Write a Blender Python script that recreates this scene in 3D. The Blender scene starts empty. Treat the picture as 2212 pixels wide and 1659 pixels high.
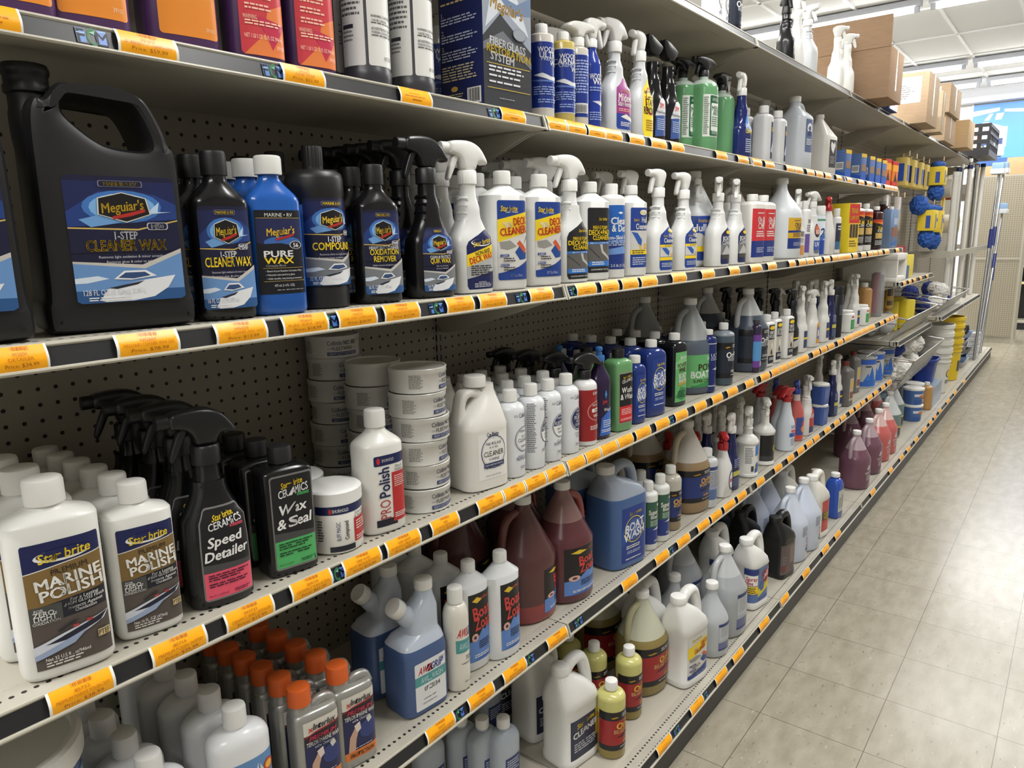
import bpy, bmesh, math, random
from mathutils import Vector, Matrix, noise
random.seed(7)
S = bpy.context.scene
COL = S.collection
PI = math.pi
# ------------------------------------------------------------------ camera, light level
cam = bpy.data.cameras.new('camera'); camo = bpy.data.objects.new('camera', cam); COL.objects.link(camo)
S.camera = camo
cam.sensor_fit = 'HORIZONTAL'; cam.sensor_width = 36.0; cam.lens = 36.0 * 1582.57 / 2212.0
cam.clip_start = 0.02; cam.clip_end = 60
YAW, PITCH, ROLL = 0.66311, 0.19659, -0.02024
fw = Vector((math.cos(YAW)*math.cos(PITCH), math.sin(YAW)*math.cos(PITCH), -math.sin(PITCH)))
r0 = Vector((math.sin(YAW), -math.cos(YAW), 0)); u0 = r0.cross(fw)
rr = math.cos(ROLL)*r0 + math.sin(ROLL)*u0; uu = -math.sin(ROLL)*r0 + math.cos(ROLL)*u0
camo.matrix_world = Matrix(((rr.x, uu.x, -fw.x, -1.3410), (rr.y, uu.y, -fw.y, -1.2784), (rr.z, uu.z, -fw.z, 1.4378), (0, 0, 0, 1)))
S.view_settings.view_transform = 'Standard'; S.view_settings.look = 'None'; S.view_settings.gamma = 1
S.view_settings.use_curve_mapping = False; S.view_settings.exposure = 0.0
W = bpy.data.worlds.new('world'); S.world = W; W.use_nodes = True
W.node_tree.nodes['Background'].inputs[0].default_value = (0.9, 0.95, 1.0, 1)
W.node_tree.nodes['Background'].inputs[1].default_value = 0.05
LAMP_W = 66.0          # watts of each ceiling strip
# ------------------------------------------------------------------ materials
def lin(c):
    return tuple((v/255/12.92 if v/255 <= .04045 else ((v/255+.055)/1.055)**2.4) for v in c)
MATS = {}
def M(name, rgb, rough=.4, metal=0., spec=.5, emit=0., coat=0., sss=0.):
    if name in MATS: return MATS[name]
    m = bpy.data.materials.new(name); m.use_nodes = True
    b = m.node_tree.nodes['Principled BSDF']; c = lin(rgb) + (1,)
    b.inputs['Base Color'].default_value = c; b.inputs['Roughness'].default_value = rough
    b.inputs['Metallic'].default_value = metal; b.inputs['Specular IOR Level'].default_value = spec
    if coat: b.inputs['Coat Weight'].default_value = coat; b.inputs['Coat Roughness'].default_value = .08
    if sss:
        b.inputs['Subsurface Weight'].default_value = sss; b.inputs['Subsurface Radius'].default_value = (.02, .02, .02); b.inputs['Subsurface Scale'].default_value = .3
    if emit: b.inputs['Emission Color'].default_value = c; b.inputs['Emission Strength'].default_value = emit
    MATS[name] = m
    return m
def C(rgb, rough=.38):                 # ink / plastic of one colour
    return M('c_%d_%d_%d_%d' % (rgb[0], rgb[1], rgb[2], int(rough*100)), rgb, rough)
def film(name, rgb, f):                # thin clear plastic film or wall
    if name in MATS: return MATS[name]
    m = bpy.data.materials.new(name); m.use_nodes = True; nt = m.node_tree
    b = nt.nodes['Principled BSDF']; b.inputs['Base Color'].default_value = lin(rgb)+(1,); b.inputs['Roughness'].default_value = .12
    t = nt.nodes.new('ShaderNodeBsdfTransparent'); x = nt.nodes.new('ShaderNodeMixShader'); x.inputs[0].default_value = f
    nt.links.new(t.outputs[0], x.inputs[1]); nt.links.new(b.outputs[0], x.inputs[2])
    nt.links.new(x.outputs[0], nt.nodes['Material Output'].inputs[0]); MATS[name] = m
    return m
def N(nt, t, **kw):
    n = nt.nodes.new(t)
    for k, v in kw.items(): setattr(n, k, v)
    return n
def mth(nt, op, a, b=None, c=None):
    n = N(nt, 'ShaderNodeMath', operation=op)
    for i, v in enumerate((a, b, c)):
        if v is None: continue
        if isinstance(v, (int, float)): n.inputs[i].default_value = v
        else: nt.links.new(v, n.inputs[i])
    return n.outputs[0]
def dots_mat(name, rgb, hole, p1, p2, r, ax='xz', ylim=None, rough=.5, slot=False, grime=.0):
    """painted steel with a punched pattern of holes (pitch p1 x p2, object coordinates)"""
    if name in MATS: return MATS[name]
    m = M(name, rgb, rough); nt = m.node_tree; L = nt.links; b = nt.nodes['Principled BSDF']
    tc = N(nt, 'ShaderNodeTexCoord'); sx = N(nt, 'ShaderNodeSeparateXYZ'); L.new(tc.outputs['Object'], sx.inputs[0])
    a, c = sx.outputs['XYZ'.index(ax[0].upper())], sx.outputs['XYZ'.index(ax[1].upper())]
    fa = mth(nt, 'MULTIPLY', mth(nt, 'SUBTRACT', mth(nt, 'FRACT', mth(nt, 'ADD', mth(nt, 'DIVIDE', a, p1), .5)), .5), p1)
    fc = mth(nt, 'MULTIPLY', mth(nt, 'SUBTRACT', mth(nt, 'FRACT', mth(nt, 'ADD', mth(nt, 'DIVIDE', c, p2), .5)), .5), p2)
    if slot:
        d = mth(nt, 'MULTIPLY', mth(nt, 'LESS_THAN', mth(nt, 'ABSOLUTE', fa), r), mth(nt, 'LESS_THAN', mth(nt, 'ABSOLUTE', fc), p2*.3))
    else:
        d = mth(nt, 'LESS_THAN', mth(nt, 'SQRT', mth(nt, 'ADD', mth(nt, 'MULTIPLY', fa, fa), mth(nt, 'MULTIPLY', fc, fc))), r)
    if ylim is not None: d = mth(nt, 'MULTIPLY', d, mth(nt, 'LESS_THAN', sx.outputs[1], ylim))
    mx = N(nt, 'ShaderNodeMix', data_type='RGBA'); L.new(d, mx.inputs['Factor'])
    mx.inputs['A'].default_value = lin(rgb)+(1,); mx.inputs['B'].default_value = lin(hole)+(1,)
    if grime:
        no = N(nt, 'ShaderNodeTexNoise'); no.inputs['Scale'].default_value = 9; no.inputs['Detail'].default_value = 6; L.new(tc.outputs['Object'], no.inputs['Vector'])
        cr = N(nt, 'ShaderNodeValToRGB'); cr.color_ramp.elements[0].position = .3; cr.color_ramp.elements[1].position = .75
        cr.color_ramp.elements[0].color = lin([v*(1-grime) for v in rgb])+(1,); cr.color_ramp.elements[1].color = lin(rgb)+(1,)
        L.new(no.outputs[0], cr.inputs[0]); L.new(cr.outputs[0], mx.inputs['A'])
    L.new(mx.outputs['Result'], b.inputs['Base Color'])
    return m
def cardboard(name, rgb):
    if name in MATS: return MATS[name]
    m = M(name, rgb, .75, spec=.2); nt = m.node_tree; L = nt.links; b = nt.nodes['Principled BSDF']
    tc = N(nt, 'ShaderNodeTexCoord'); mp = N(nt, 'ShaderNodeMapping'); mp.inputs['Scale'].default_value = (3, 3, 40); L.new(tc.outputs['Object'], mp.inputs[0])
    no = N(nt, 'ShaderNodeTexNoise'); no.inputs['Scale'].default_value = 6; L.new(mp.outputs[0], no.inputs['Vector'])
    mx = N(nt, 'ShaderNodeMix', data_type='RGBA'); L.new(no.outputs[0], mx.inputs['Factor'])
    mx.inputs['A'].default_value = lin([v*.9 for v in rgb])+(1,); mx.inputs['B'].default_value = lin([min(255, v*1.06) for v in rgb])+(1,)
    L.new(mx.outputs['Result'], b.inputs['Base Color'])
    return m
WHITE = (226, 226, 222); BLACK = (20, 20, 23); NAVY = (26, 34, 84); YEL = (240, 208, 40); RED = (190, 38, 44); ROYAL = (32, 72, 158); DKGR = (46, 46, 50); GOLD = (132, 104, 58); GREEN = (74, 168, 92); ORANGE = (255, 178, 22); PAPER = (236, 236, 232)
# ------------------------------------------------------------------ mesh builder
class MB:
    def __init__(s): s.v = []; s.f = []; s.mi = []; s.sm = []; s.mats = []
    def mat(s, m):
        if m not in s.mats: s.mats.append(m)
        return s.mats.index(m)
    def add(s, verts, faces, m, smooth=True, T=None):
        o = len(s.v); k = s.mat(m)
        s.v += [tuple(T @ Vector(p)) for p in verts] if T else [tuple(p) for p in verts]
        for f in faces: s.f.append([i+o for i in f]); s.mi.append(k); s.sm.append(smooth)
    def rings(s, R, m, smooth=True, cap0=True, cap1=True, T=None, mf=None):
        n = len(R[0]); vs = [p for r in R for p in r]; fs = []
        for i in range(len(R)-1):
            for j in range(n): fs.append((i*n+j, i*n+(j+1) % n, (i+1)*n+(j+1) % n, (i+1)*n+j))
        if mf is None:
            if cap0: fs.append(tuple(range(n-1, -1, -1)))
            if cap1: fs.append(tuple((len(R)-1)*n+j for j in range(n)))
            s.add(vs, fs, m, smooth, T)
        else:
            o = len(s.v); s.v += [tuple(p) for p in vs]
            for q, f in enumerate(fs): s.f.append([i+o for i in f]); s.mi.append(s.mat(mf(q//n))); s.sm.append(True)
            for f in ((tuple(range(n-1, -1, -1)), tuple((len(R)-1)*n+j for j in range(n)))): s.f.append([i+o for i in f]); s.mi.append(s.mat(m)); s.sm.append(True)
    def lathe(s, prof, m, n=28, T=None, cx=0, cy=0, z0=0, ribs=0):
        R = []
        for r, z in prof:
            R.append([(cx+(r-(ribs if (j % 2 and r > 0) else 0))*math.cos(2*PI*j/n), cy+(r-(ribs if (j % 2 and r > 0) else 0))*math.sin(2*PI*j/n), z0+z) for j in range(n)])
        s.rings(R, m, T=T)
    def box(s, x0, x1, y0, y1, z0, z1, m, b=0., T=None):
        if b <= 0:
            v = [(x, y, z) for z in (z0, z1) for y in (y0, y1) for x in (x0, x1)]
            s.add(v, [(0, 2, 3, 1), (4, 5, 7, 6), (0, 1, 5, 4), (2, 6, 7, 3), (0, 4, 6, 2), (1, 3, 7, 5)], m, False, T); return
        bm = bmesh.new(); bmesh.ops.create_cube(bm, size=1)
        for q in bm.verts: q.co = Vector(((x0+x1)/2+q.co.x*(x1-x0), (y0+y1)/2+q.co.y*(y1-y0), (z0+z1)/2+q.co.z*(z1-z0)))
        bmesh.ops.bevel(bm, geom=bm.edges[:], offset=b, segments=2, affect='EDGES', profile=.6)
        bm.verts.index_update(); s.add([q.co[:] for q in bm.verts], [[q.index for q in f.verts] for f in bm.faces], m, True, T); bm.free()
    def tube(s, path, r, m, n=10, T=None, closed=False, fl=1.):
        P = [Vector(p) for p in path]; R = []; up = Vector((0, 1, 0)); L = len(P)
        for i in range(L):
            d = ((P[(i+1) % L]-P[i-1]) if closed else (P[min(i+1, L-1)]-P[max(i-1, 0)])).normalized()
            a = d.cross(up); a = d.cross(Vector((1, 0, 0))) if a.length < 1e-3 else a
            a.normalize(); c = a.cross(d); rad = r[i] if isinstance(r, (list, tuple)) else r
            R.append([tuple(P[i]+a*rad*math.cos(2*PI*j/n)+c*rad*fl*math.sin(2*PI*j/n)) for j in range(n)])
        if closed: R.append(R[0]); s.rings(R, m, cap0=False, cap1=False, T=T)
        else: s.rings(R, m, T=T)
    def prism(s, loops, t, m, bev=.002, T=None, y=0., smooth=True):
        """outline (and holes) in x-z, thickness t along y, rounded rims"""
        bm = bmesh.new(); caps = [[], []]
        for li, lp in enumerate(loops):
            A = sum(lp[i][0]*lp[(i+1) % len(lp)][1]-lp[(i+1) % len(lp)][0]*lp[i][1] for i in range(len(lp)))
            if (A > 0) != (li == 0): lp = lp[::-1]
            n = len(lp); ins = []
            for i in range(n):
                p, a, c = Vector(lp[i]), Vector(lp[i-1]), Vector(lp[(i+1) % n])
                e1 = (p-a); e2 = (c-p); e1 = e1.normalized() if e1.length > 1e-9 else Vector((1, 0)); e2 = e2.normalized() if e2.length > 1e-9 else e1
                nn = Vector((-e1.y-e2.y, e1.x+e2.x)); nn = nn.normalized() if nn.length > 1e-6 else Vector((-e1.y, e1.x))
                ins.append(p+nn*bev)
            ring = []
            for (pts, yy) in ((ins, -t/2), ([Vector(p)*.7+q*.3 for p, q in zip(lp, ins)], -t/2+bev*.3), ([Vector(p) for p in lp], -t/2+bev), ([Vector(p) for p in lp], t/2-bev), ([Vector(p)*.7+q*.3 for p, q in zip(lp, ins)], t/2-bev*.3), (ins, t/2)):
                ring.append([bm.verts.new((p[0], y+yy, p[1])) for p in pts])
            for k in range(5):
                for i in range(n): bm.faces.new((ring[k][i], ring[k][(i+1) % n], ring[k+1][(i+1) % n], ring[k+1][i]))
            for e, k in ((0, 0), (1, 5)):
                caps[e] += [bm.edges.get((ring[k][i], ring[k][(i+1) % n])) for i in range(n)]
        for e in (0, 1): bmesh.ops.triangle_fill(bm, edges=caps[e], use_beauty=True, use_dissolve=False)
        bmesh.ops.recalc_face_normals(bm, faces=bm.faces[:])
        bm.verts.index_update(); s.add([q.co[:] for q in bm.verts], [[q.index for q in f.verts] for f in bm.faces], m, smooth, T); bm.free()
    def build(s, name, parent=None, sharp=38, loc=None):
        me = bpy.data.meshes.new(name); me.from_pydata(s.v, [], s.f)
        for m in s.mats: me.materials.append(m)
        me.polygons.foreach_set('material_index', s.mi); me.polygons.foreach_set('use_smooth', s.sm)
        me.set_sharp_from_angle(angle=math.radians(sharp)); me.update()
        o = bpy.data.objects.new(name, me); COL.objects.link(o)
        if parent: o.parent = parent
        if loc: o.location = loc
        return o
def chaikin(p, it=2, closed=True):
    for _ in range(it):
        q = []; n = len(p)
        for i in range(n if closed else n-1):
            a, b = p[i], p[(i+1) % n]
            q += [tuple(.75*x+.25*y for x, y in zip(a, b)), tuple(.25*x+.75*y for x, y in zip(a, b))]
        p = q if closed else [p[0]]+q+[p[-1]]
    return p
def cr(pts, k=6):                       # smooth open path
    P = [Vector(p) for p in pts]; out = []
    for i in range(len(P)-1):
        a, b, c, d = P[max(i-1, 0)], P[i], P[i+1], P[min(i+2, len(P)-1)]
        for j in range(k):
            t = j/k; out.append(.5*((2*b)+(c-a)*t+(2*a-5*b+4*c-d)*t*t+(3*b-a-3*c+d)*t**3))
    return out+[P[-1]]
def tag(o, label, cat, group=None, kind=None):
    if label: o['label'] = label
    if cat: o['category'] = cat
    if group: o['group'] = group
    if kind: o['kind'] = kind
    return o
def struct(o): o['kind'] = 'structure'; return o
def empty(name, loc=(0, 0, 0), rz=0):
    o = bpy.data.objects.new(name, None); COL.objects.link(o); o.location = loc; o.rotation_euler = (0, 0, rz); o.empty_display_size = .02
    return o
KIDS = {}
def copy_tree(o, parent=None):
    c = o.copy(); COL.objects.link(c); c.parent = parent
    for ch in o.children: copy_tree(ch, c)
    return c
# ------------------------------------------------------------------ bottle bodies and label art
class Body:
    def __init__(s, secs): s.secs = [tuple(q)+(2., 0., 0.)[len(q)-3:] if len(q) < 6 else tuple(q) for q in secs]
    def at(s, z):
        Q = s.secs
        if z <= Q[0][0]: return Q[0]
        for a, b in zip(Q, Q[1:]):
            if z <= b[0]:
                t = (z-a[0])/max(1e-9, b[0]-a[0]); return tuple(x+(y-x)*t for x, y in zip(a, b))
        return Q[-1]
    @staticmethod
    def XY(th, n):
        x, y = math.sin(th), -math.cos(th); e = 2./n
        return math.copysign(abs(x)**e, x), math.copysign(abs(y)**e, y)
    def mesh(s, mb, m, n=44, level=None, m2=None):
        R = []
        for z, a, b, k, cx, cy in s.secs:
            R.append([(cx+a*X, cy+b*Y, z) for X, Y in (s.XY(2*PI*(j+.5)/n, k) for j in range(n))])
        zs = [q[0] for q in s.secs]
        mb.rings(R, m, mf=(lambda i: m2 if (zs[i]+zs[min(i+1, len(zs)-1)])/2 < level else m) if level else None)
    def table(s, z):
        _, a, b, n, cx, cy = s.at(z); T = []; L = 0; p = None
        for i in range(-180, 181):
            th = i*PI/180; X, Y = s.XY(th, n); q = (a*X, b*Y)
            if p: L += math.hypot(q[0]-p[0], q[1]-p[1])
            T.append((L, th)); p = q
        h = T[180][0]
        return [(l-h, t) for l, t in T]
    def wrap(s, tab, ss, z, off):
        import bisect
        i = min(max(bisect.bisect(tab, (ss, 9.))-1, 0), len(tab)-2); (l0, t0), (l1, t1) = tab[i], tab[i+1]
        th = t0+(t1-t0)*((ss-l0)/max(1e-9, l1-l0)); _, a, b, n, cx, cy = s.at(z); X, Y = s.XY(th, n)
        nx, ny = math.copysign(abs(X)**(n-1), X)/a, math.copysign(abs(Y)**(n-1), Y)/b; l = math.hypot(nx, ny) or 1
        return (cx+a*X+off*nx/l, cy+b*Y+off*ny/l, z)
class Flat:                               # flat face of a box: origin, s-direction, z-direction, normal
    secs = ()
    def __init__(s, o, ds, dz, nn): s.o, s.ds, s.dz, s.nn = map(Vector, (o, ds, dz, nn))
    def table(s, z): return None
    def wrap(s, tab, ss, z, off): return tuple(s.o+s.ds*ss+s.dz*z+s.nn*off)
TXT = {}
FONT = None
def text_mesh(t, bold):
    if (t, bold) in TXT: return TXT[(t, bold)]
    c = bpy.data.curves.new('lettering', 'FONT'); c.body = t; c.size = 1; c.resolution_u = 2; c.offset = 0
    if FONT: c.font = FONT
    o = bpy.data.objects.new('lettering', c); me = o.to_mesh()
    v = [(q.co.x, q.co.y) for q in me.vertices]; f = [tuple(p.vertices) for p in me.polygons]
    o.to_mesh_clear(); bpy.data.objects.remove(o); bpy.data.curves.remove(c)
    x0 = min(q[0] for q in v); x1 = max(q[0] for q in v); y0 = min(q[1] for q in v); y1 = max(q[1] for q in v)
    up = .7 if not any(ch.isupper() or ch.isdigit() or ch in 'bdfhklt' for ch in t) else None
    if bold:                              # heavier strokes: the letters struck again beside themselves
        n = len(v); sh = [(-1, 0), (1, 0), (0, .7), (0, -.7)] if bold >= .025 else [(-.8, 0), (.8, 0)]; e = min(bold, .05)*.55; v0, f0 = v, f; v = list(v); f = list(f)
        for k, (a, b) in enumerate(sh): v += [(q[0]+a*e, q[1]+b*e) for q in v0]; f += [tuple(i+n*(k+1) for i in g) for g in f0]
    TXT[(t, bold)] = (v, f, x0, x1, y0, y1)
    return TXT[(t, bold)]
def art(mb, body, prims, sc, w, z0, h, base_off=.0004):
    """lay a list of printed shapes on the surface of a body: u,v in 0..1 over a patch w x h centred at arc sc"""
    tab = body.table(z0+h/2); step = .006
    def lay(poly, col, off):
        bm = bmesh.new()
        bm.faces.new([bm.verts.new((sc+(u-.5)*w, 0, z0+v*h)) for u, v in poly])
        xs = [p.co.x for p in bm.verts]; zs = [p.co.z for p in bm.verts]
        if tab is not None:
            k = math.ceil(min(xs)/step)
            while k*step < max(xs):
                bmesh.ops.bisect_plane(bm, geom=bm.verts[:]+bm.edges[:]+bm.faces[:], dist=1e-6, plane_co=(k*step, 0, 0), plane_no=(1, 0, 0)); k += 1
            for q in body.secs:
                if min(zs)+1e-4 < q[0] < max(zs)-1e-4:
                    bmesh.ops.bisect_plane(bm, geom=bm.verts[:]+bm.edges[:]+bm.faces[:], dist=1e-6, plane_co=(0, 0, q[0]), plane_no=(0, 0, 1))
        bm.verts.index_update()
        mb.add([body.wrap(tab, p.co.x, p.co.z, off) for p in bm.verts], [[q.index for q in f.verts] for f in bm.faces], C(col, .32), True); bm.free()
    for i, p in enumerate(prims):
        off = base_off+.00012*i; k = p[0]
        if k == 'r': _, a, b, c, d, col = p; lay([(a, b), (c, b), (c, d), (a, d)], col, off)
        elif k == 'R':                                       # rounded rectangle
            _, a, b, c, d, col, r = p; q = []; ru, rv = r/w, r/h
            for (x, y, a0) in ((c-ru, b+rv, -90), (c-ru, d-rv, 0), (a+ru, d-rv, 90), (a+ru, b+rv, 180)):
                q += [(x+ru*math.cos(math.radians(a0+t)), y+rv*math.sin(math.radians(a0+t))) for t in (0, 30, 60, 90)]
            lay(q, col, off)
        elif k == 'p': lay(p[1], p[2], off)
        elif k == 'e': _, a, b, ru, rv, col = p; lay([(a+ru*math.cos(t*PI/10), b+rv*math.sin(t*PI/10)) for t in range(20)], col, off)
        elif k == 'l':                                       # lines of small print: u0,v_top,width,n,pitch,col,seed
            _, a, b, ww, n, pt, col = p; rd = random.Random(int((a*7+b*13)*1000)+n)
            for q in range(n):
                x = a; e = a+ww*rd.uniform(.72, 1.)
                while x < e-.015:
                    g = min(rd.uniform(.04, .13)*ww/.6, e-x); lay([(x, b-q*pt-pt*.48), (x+g, b-q*pt-pt*.48), (x+g, b-q*pt), (x, b-q*pt)], col, off); x += g+.018*ww/.6
        elif k == 't':
            _, t, uc, vc, hh, col = p[:6]; o = p[6] if len(p) > 6 else {}
            v, f, x0, x1, y0, y1 = text_mesh(t, o.get('b', .0)); H = hh*h*(1.28 if hh >= .03 and not o.get('rot') == 90 else 1.05); s = H/.72
            sx = s*o.get('sx', 1.)
            if 'w' in o: sx = min(sx, o['w']*w/(x1-x0)) if not o.get('fit') else o['w']*w/(x1-x0)
            ax = {'C': (x0+x1)/2, 'L': x0, 'R': x1}[o.get('al', 'C')]; rot = math.radians(o.get('rot', 0)); sh = o.get('sh', 0); cc, sn = math.cos(rot), math.sin(rot)
            out = []
            for x, y in v:
                Y = (y-.36)*s; X = (x-ax)*sx+sh*Y
                out.append(body.wrap(tab, sc+(uc-.5)*w+X*cc-Y*sn, z0+vc*h+X*sn+Y*cc, off))
            mb.add(out, f, C(col, .32), False)
def secs(H, a, b, n, rn, hs, hn, mode='round', base=.006, cx=0., k=7, taper=1.):
    """body of height H to the rim: straight wall, shoulder of height hs, neck of height hn and radius rn"""
    zs = H-hn-hs; q = [(0, a-base*.9, b-base*.9, n), (base*.25, a-base*.35, b-base*.35, n), (base, a, b, n)]
    q += [(base+(zs-base)*t, a*(1+(taper-1)*t), b*(1+(taper-1)*t), n) for t in (.25, .5, .75, 1.)]
    a *= taper; b *= taper
    for i in range(1, k+1):
        t = i/k
        if mode == 'round': f = 1-math.sqrt(max(0, 1-t*t)); z = zs+hs*math.sin(t*PI/2)**1.; f = 1-math.cos(t*PI/2)
        elif mode == 'cone': f = t; z = zs+hs*t
        else: f = t*t*(3-2*t); z = zs+hs*t
        q.append((z, a+(rn-a)*f, b+(rn-b)*f, n+(2-n)*f**.7, cx*f, 0))
    if hn > 0: q.append((H, rn, rn, 2., cx, 0))
    return q
def cap_mesh(r, h, col, ribs=True, dx=0, z=0, top=0.):
    mb = MB(); m = C(col, .45)
    mb.lathe([(r, 0), (r, h*.12), (r, h*.85), (r*.94, h*.97), (r*.86, h)] + ([(r*.8, h+top)] if top else []), m, n=48, cx=dx, z0=z, ribs=.0006 if ribs else 0)
    return mb
# trigger sprayers: side outline in mm, nozzle towards -x
HEADS = {
 'std': dict(o=[(-13, 0), (-15, 12), (-22, 24), (-36, 28), (-46, 29), (-46, 50), (-30, 53), (-6, 54), (12, 51), (27, 42), (38, 27), (44, 15), (40, 11), (28, 15), (20, 14), (16, 6), (14, 0)], t=27, noz=(-61, -45, 39.5, 10.5), tr=[(-20, 27), (-33, 28), (-39, 14), (-46, -4), (-49, -16), (-44, -20), (-38, -10), (-28, 10)], h=54),
 'slim': dict(o=[(-12, 0), (-13, 14), (-20, 26), (-34, 30), (-34, 46), (-20, 49), (4, 49), (18, 44), (24, 34), (20, 22), (16, 12), (13, 0)], t=24, noz=(-48, -33, 38, 9.5), tr=[(-16, 28), (-29, 29), (-34, 14), (-39, -4), (-40, -14), (-34, -16), (-29, -6), (-22, 12)], h=49),
 'flat': dict(o=[(-12, 0), (-14, 12), (-30, 18), (-54, 22), (-56, 36), (-40, 42), (10, 42), (38, 36), (54, 26), (52, 18), (30, 16), (16, 12), (13, 0)], t=34, noz=(-66, -54, 30, 8), tr=[(-20, 20), (-34, 20), (-42, 4), (-48, -14), (-43, -18), (-34, -6), (-26, 8)], h=42),
 'wing': dict(o=[(-14, 0), (-15, 14), (-34, 20), (-50, 26), (-54, 34), (-30, 44), (0, 49), (24, 44), (48, 26), (62, 8), (60, 3), (40, 12), (24, 16), (16, 12), (15, 0)], t=30, noz=(-62, -50, 32, 9), tr=[(-22, 22), (-36, 22), (-42, 6), (-52, -16), (-46, -20), (-36, -4), (-28, 10)], h=49)}
def sprayer(root, z, col, style='std', rz=0., rc=.0165, hc=.026, ncol=None, tcol=None, dx=0, k=1.):
    d = HEADS[style]; f = .001*k; T = Matrix.Translation((dx, 0, z)) @ Matrix.Rotation(rz, 4, 'Z')
    mb = MB(); mb.lathe([(rc*.93, 0), (rc, .001), (rc, hc*.9), (rc*.9, hc)], C(col, .4), n=44, T=T, ribs=.0007); mb.build('collar', root)
    T2 = T @ Matrix.Translation((0, 0, hc-.0005))
    mb = MB(); mb.prism([chaikin([(x*f, q*f) for x, q in d['o']], 2)], d['t']*f, C(col, .32), bev=.006*k, T=T2); mb.build('spray_head', root, 50)
    mb = MB(); mb.prism([chaikin([(x*f, q*f) for x, q in d['tr']], 2)], .013*k, C(tcol or col, .32), bev=.003*k, T=T2); mb.build('trigger', root, 50)
    x0, x1, zz, r = d['noz']; mb = MB()
    mb.lathe([(r*f*.6, 0), (r*f*.95, .0004), (r*f, .002), (r*f, (x1-x0)*f)], C(ncol or col, .4), n=24, T=T2 @ Matrix.Translation((x0*f, 0, zz*f)) @ Matrix.Rotation(PI/2, 4, 'Y')); mb.build('nozzle', root)
    return z+hc+d['h']*f
PROTO = {}; KIND = {}
def kind(fn): KIND[fn.__name__] = fn; return fn
def bottle(name, B, col, rough=.36, cap=None, spray=None, labels=(), level=None, liq=None, handle=None, emboss=None):
    root = empty(name); body = Body(B); mb = MB()
    body.mesh(mb, C(col, rough), level=level, m2=C(liq, rough) if liq else None)
    if emboss: emboss(mb, C(col, rough))
    mb.build('body', root, 42)
    if cap:
        cr_, ch, cc = cap[:3]; o = cap[3] if len(cap) > 3 else {}
        cap_mesh(cr_, ch, cc, o.get('ribs', True), o.get('dx', 0), o.get('z', B[-1][0]-.002), o.get('top', 0)).build('cap', root)
    if spray: sprayer(root, B[-1][0]-.002, **spray)
    if handle:
        mb = MB(); mb.tube(cr(handle[0], 8), handle[1], C(handle[2] if len(handle) > 2 else col, rough), n=14, fl=handle[3] if len(handle) > 3 else 1.); mb.build('handle', root, 60)
    if labels:
        for (prims, sc, w, z0, h) in labels: mb = MB(); art(mb, body, prims, sc, w, z0, h); mb.build('label', root, 60)
    return root
def place(k, x, y, z, label, cat, group=None, rz=0., s=1., first=[0]):
    if k not in PROTO: PROTO[k] = KIND[k](); o = PROTO[k]
    else: o = copy_tree(PROTO[k])
    o.location = (x, y, z); o.rotation_euler = (0, 0, math.radians(rz)); o.scale = (s, s, s)
    return tag(o, label, cat, group)
def T(t, u, v, h, c, **o): return ('t', t, u, v, h, c, o)
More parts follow.
